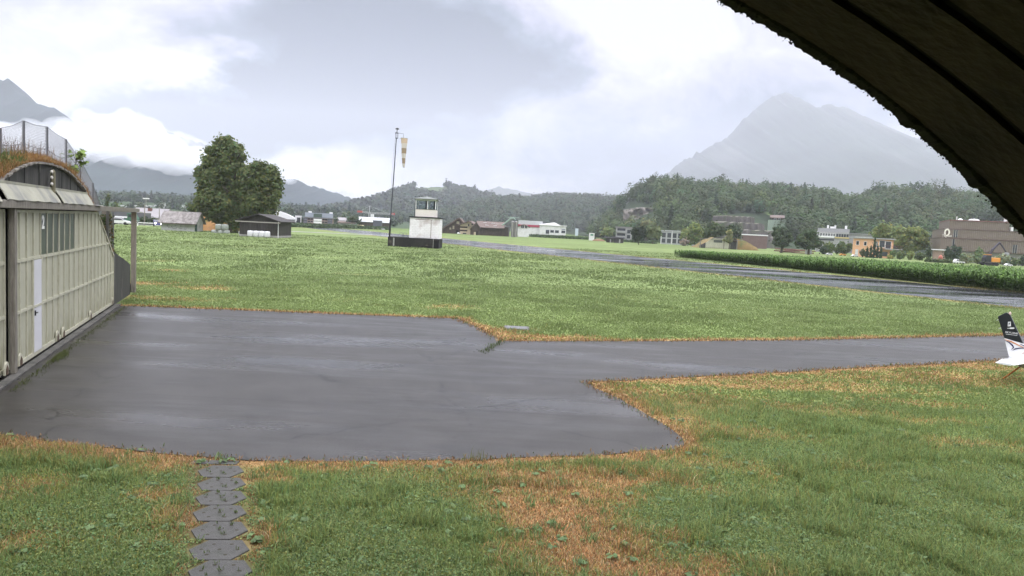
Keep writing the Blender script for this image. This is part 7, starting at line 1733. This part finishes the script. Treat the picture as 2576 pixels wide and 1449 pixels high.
# ------------------------------------------------------------------ maize
ca = G(1697, 646); cb_ = G(2576, 737); cdir = (cb_ - ca)[:2]; cdir /= np.linalg.norm(cdir); cn = np.array([-cdir[1], cdir[0]]); cn = cn if cn[1] > 0 else -cn
Ltot = np.linalg.norm((cb_ - ca)[:2]) + 45
n = 15000
s = RNG.random(n) * Ltot; d = RNG.random(n) ** 1.25 * (34 + 20 * s / Ltot)
d = np.where(RNG.random(n) < .3, RNG.random(n) * 3, d)
row = np.round(d / .75) * .75 + RNG.normal(size=n) * .06
base = ca[None, :2] + cdir[None] * s[:, None] + cn[None] * row[:, None]
Hh = (1.02 + .42 * np.clip(s / Ltot * 1.6, 0, 1)) * RNG.uniform(.74, 1.26, n) * (.9 + .2 * fbm(base[:, 0] * .12, base[:, 1] * .12, 77))
q = 9
Vs = []; Cs = []
ang0 = RNG.uniform(0, 6.28, n)
for k in range(q):
    f = (k + .5) / q; a = ang0 + math.pi * k + RNG.normal(size=n) * .5; l = Hh * RNG.uniform(.32, .5, n) * (1.15 - abs(f - .5)); z = Hh * (.12 + .75 * f); wd = .05 + .03 * RNG.random(n)
    dx, dy = np.cos(a), np.sin(a); px_, py_ = -dy * wd, dx * wd
    up = l * (.55 + .5 * f)
    p0 = np.stack([base[:, 0], base[:, 1], z], -1); p1 = p0 + np.stack([dx * l * .45, dy * l * .45, up * .62], -1); p2 = p0 + np.stack([dx * l * .9, dy * l * .9, up * .45], -1)
    pw = np.stack([px_, py_, np.zeros(n)], -1)
    Vs.append(np.stack([p0 - pw * .6, p0 + pw * .6, p1 + pw, p1 - pw, p2 + pw * .2, p2 - pw * .2], 1).reshape(-1, 3))
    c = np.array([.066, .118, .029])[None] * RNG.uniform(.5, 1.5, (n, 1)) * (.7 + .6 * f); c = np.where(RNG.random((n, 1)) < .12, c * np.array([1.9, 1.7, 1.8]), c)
    Cs.append(np.repeat(c, 6, 0))
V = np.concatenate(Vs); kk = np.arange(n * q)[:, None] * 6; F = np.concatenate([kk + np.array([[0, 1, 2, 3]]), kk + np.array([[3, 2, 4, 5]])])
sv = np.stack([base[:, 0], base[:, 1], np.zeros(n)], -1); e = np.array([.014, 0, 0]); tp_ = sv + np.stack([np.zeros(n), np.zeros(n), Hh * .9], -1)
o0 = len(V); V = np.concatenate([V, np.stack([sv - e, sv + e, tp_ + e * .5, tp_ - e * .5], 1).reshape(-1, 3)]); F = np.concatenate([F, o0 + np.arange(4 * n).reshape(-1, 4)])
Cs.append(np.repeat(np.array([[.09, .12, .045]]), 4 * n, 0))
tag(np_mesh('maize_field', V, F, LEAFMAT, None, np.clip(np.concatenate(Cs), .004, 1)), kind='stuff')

# ------------------------------------------------------------------ turf: blades and clover near, tufts farther out
def in_view(x, y, m=60):
    px, py = to_px(np.stack([x, y, np.zeros_like(x)], -1)); return (px > -m) & (px < 2576 + m) & (py < 1449 + m * 2)
def clear(x, y):
    k = ~inpoly(x, y, apron_poly)
    slab = np.zeros(x.shape, bool)
    for o in COL.objects:
        if o.name.startswith('paving_slab'):
            lx, ly = x - o.location.x, (y - o.location.y) / o.scale[1]
            slab |= (np.abs(ly) < .29) & (np.abs(lx) < .33 - .12 * np.abs(ly) / .262 )
    sl = (np.hypot(x - mh.location.x, (y - mh.location.y)) < .45)
    lc = (x - hang_a[0]) * hang_n[0] + (y - hang_a[1]) * hang_n[1]; lu = (x - hang_a[0]) * hang_u[0] + (y - hang_a[1]) * hang_u[1]
    return k & ~slab & ~sl & ~((lc < .1) & (lu < 17.2))
def scatter(n, ylo, yhi, power):
    out = []
    got = 0
    while got < n:
        m = n * 2; y = ylo * (yhi / ylo) ** RNG.random(m) if power else RNG.uniform(ylo, yhi, m)
        w_ = y * .76 + 1.2; x = (RNG.random(m) * 2 - 1) * w_
        k = in_view(x, y) & clear(x, y); out.append(np.c_[x[k], y[k]]); got += k.sum()
    return np.concatenate(out)[:n]
# nearest turf
P = scatter(330000, 5.2, 15, True); x, y = P[:, 0], P[:, 1]; dry = dryness(x, y); tn = blade_tint(x, y, dry)
tn = np.where(((np.abs(x - np.interp(y, [yst, yst + 6 * step], [G(555, 1437)[0], G(557, 1185)[0]])) < .42) & (y < 9.6) & (RNG.random(len(x)) < .6))[:, None], STRAWS[RNG.integers(0, 5, len(x))], tn)
clov = RNG.random(len(x)) < np.clip((fbm(x * .8 + 3, y * .8, 55, 4) - .40) * 2.4, .06, .5) * np.clip(1.1 - dry * 1.6, 0, 1)
br = RNG.uniform(.5, 1.5, (len(x), 1)); hu = RNG.normal(size=(len(x), 1)) * .14
tn2 = np.clip(tn * br * np.concatenate([1 + hu, np.ones_like(hu), 1 - hu * .5], 1), .004, 1)
g = ~clov
tall = 1 + 1.1 * (fbm(x * 1.4, y * 1.4, 66, 3) > .62)
pathd = np.abs(x - np.interp(y, [yst, yst + 6 * step], [G(555, 1437)[0], G(557, 1185)[0]])); pk = (pathd < .44) & (y < 9.7)
Hb = (.055 + .03 * RNG.random(len(x))) * np.where(pk, .28, 1.0) * (1 - .55 * np.clip(dry, 0, 1)) * tall
P3 = np.c_[x, y, np.full(len(x), -.012)]
blades('grass', P3[g], Hb[g], .009, tn2[g], 1.0)
Pc = P3[clov]; Pc[:, 2] = RNG.uniform(.012, .055, len(Pc)) * np.where(pk[clov], .3, 1)
V, F = quads(Pc, RNG.normal(size=Pc.shape) * .5 + np.array([0, -.25, 1]), RNG.uniform(.012, .028, len(Pc)))
cc = np.array([.130, .176, .062])[None] * br[clov] * np.concatenate([1 + hu[clov], np.ones_like(hu[clov]), 1 - hu[clov]], 1)
tag(np_mesh('clover', V, F, GRASSMAT, None, np.repeat(np.clip(cc, .004, 1), 4, 0)), kind='stuff')
# middle distance
P = scatter(190000, 14.5, 45, True); x, y = P[:, 0], P[:, 1]; dry = dryness(x, y); tn = blade_tint(x, y, dry) * RNG.uniform(.8, 1.2, (len(x), 1))
tuft = np.clip((fbm(x * .55, y * .55, 88, 3) - .5) * 5, 0, 1)
tn = tn * (1 - .12 * tuft[:, None])
blades('grass', np.c_[x, y, np.full(len(x), -.012)], (.045 + .05 * tuft) * (1 - .5 * np.clip(dry, 0, 1)), .016 + .0008 * y, tn, 1.0)
# far meadow tufts
P = scatter(120000, 44, 150, True); x, y = P[:, 0], P[:, 1]; k = ~inpoly(x, y, runway_poly); x, y = x[k], y[k]; tn = turf_tint(x, y, np.zeros(len(x)) + .45 * np.exp(-(edge_dist(x, y, runway_poly) / 1.6) ** 2)) * 1.15 * RNG.uniform(.88, 1.12, (len(x), 1))
tuft = np.clip((fbm(x * .3, y * .22, 89, 3) - .48) * 5, 0, 1)
blades('grass', np.c_[x, y, np.full(len(x), -.012)], .05 + .11 * tuft, .03 + .001 * y, tn * (1 - .12 * tuft[:, None]), 1.0)
# straw fringe creeping over the asphalt edge
ed = dens(apron_poly, .012); ed = ed[RNG.random(len(ed)) < .9]; keep = in_view(ed[:, 0], ed[:, 1]); ed = ed[keep]
lc = (ed[:, 0] - hang_a[0]) * hang_n[0] + (ed[:, 1] - hang_a[1]) * hang_n[1]; ed = ed[lc > .3]
ed = ed + RNG.normal(size=ed.shape) * .05 * (1 + .06 * ed[:, 1:2])
c = STRAWS[RNG.integers(0, 5, len(ed))] * RNG.uniform(.4, 1.3, (len(ed), 1)); gk = RNG.random((len(ed), 1)) < .22; c = np.where(gk, np.array([.10, .14, .04]) * RNG.uniform(.6, 1.2, (len(ed), 1)), c)
blades('grass', np.c_[ed, np.full(len(ed), -.01)], .038 + .0016 * ed[:, 1], .010 + .0007 * ed[:, 1], c, 1.3)
# weeds in the joint at the door sill and in the slab holes
n = 1500; u = np.concatenate([RNG.normal(2.6, .35, n // 2), RNG.uniform(-1, 12, n // 2)]); w_ = .36 + np.abs(RNG.normal(size=n)) * .09
Wd = HA3[None] + HU3[None] * u[:, None] + HN3[None] * w_[:, None]
blades('weeds', Wd, .05, .012, np.array([.10, .12, .04]) * RNG.uniform(.5, 1.3, (n, 1)), 1.2)
PS = []
for o in COL.objects:
    if o.name.startswith('paving_slab'):
        for hx_, hy_ in ((0, 0), (-.17, 0), (.17, 0), (-.085, .14), (.085, .14), (-.085, -.14), (.085, -.14)):
            if random.random() < .55:
                m = random.randint(4, 12)
                for _ in range(m): PS.append((o.location.x + hx_ + random.gauss(0, .014), o.location.y + hy_ * o.scale[1] + random.gauss(0, .014), .015))
PS = np.array(PS)
blades('weeds', PS, .035, .008, np.array([.095, .13, .045]) * RNG.uniform(.5, 1.4, (len(PS), 1)), 1.2)
a_, b_ = G(1262, 858), G(1212, 887); t = RNG.random(160); Pk = a_[None] + (b_ - a_)[None] * t[:, None] + RNG.normal(size=(160, 3)) * np.array([.05, .05, 0]) * (1 + 2 * (RNG.random((160, 1)) < .2)); Pk[:, 2] = 0
blades('weeds', Pk, .06, .02, np.array([.08, .11, .04]) * RNG.uniform(.5, 1.3, (160, 1)), 1.2)
# coarser clumps standing above the mown turf, and broad-leaved rosettes
cx_ = scatter(420, 5.3, 24, True); m = 16
q_ = np.repeat(cx_, m, 0) + RNG.normal(size=(len(cx_) * m, 2)) * .035
q_ = q_[clear(q_[:, 0], q_[:, 1])]
hue_ = RNG.random((len(q_), 1))
blades('grass', np.c_[q_, np.full(len(q_), -.01)], .115, .011, (np.array([.15, .20, .085]) * hue_ + np.array([.10, .155, .05]) * (1 - hue_)) * 1.25 * RNG.uniform(.7, 1.3, (len(q_), 1)), 1.1)
cx_ = scatter(260, 5.3, 14, True); m = 9
cr_ = np.repeat(cx_, m, 0); an = RNG.uniform(0, 6.28, len(cr_)); Pr = np.c_[cr_[:, 0] + np.cos(an) * .04, cr_[:, 1] + np.sin(an) * .04, RNG.uniform(.02, .05, len(cr_))]
kk_ = clear(Pr[:, 0], Pr[:, 1]); Pr, an = Pr[kk_], an[kk_]
V, F = quads(Pr, np.c_[np.cos(an) * .5, np.sin(an) * .5, np.ones(len(an))], RNG.uniform(.035, .06, len(an)), 1.6)
tag(np_mesh('weeds', V, F, GRASSMAT, None, np.repeat(np.array([.12, .18, .075]) * RNG.uniform(.7, 1.4, (len(an), 1)), 4, 0)), kind='stuff')
# tall seeding stems at the apron edge
st = np.concatenate([np.c_[RNG.normal(G(1200, 1158)[0], .12, 60), RNG.normal(G(1200, 1158)[1], .08, 60)], np.c_[RNG.uniform(-7, 3, 60), RNG.normal(9.6, .25, 60)]])
st = st[clear(st[:, 0], st[:, 1])]
blades('grass', np.c_[st, np.zeros(len(st))], .16, .008, np.array([.16, .17, .07]) * RNG.uniform(.6, 1.2, (len(st), 1)), .7)
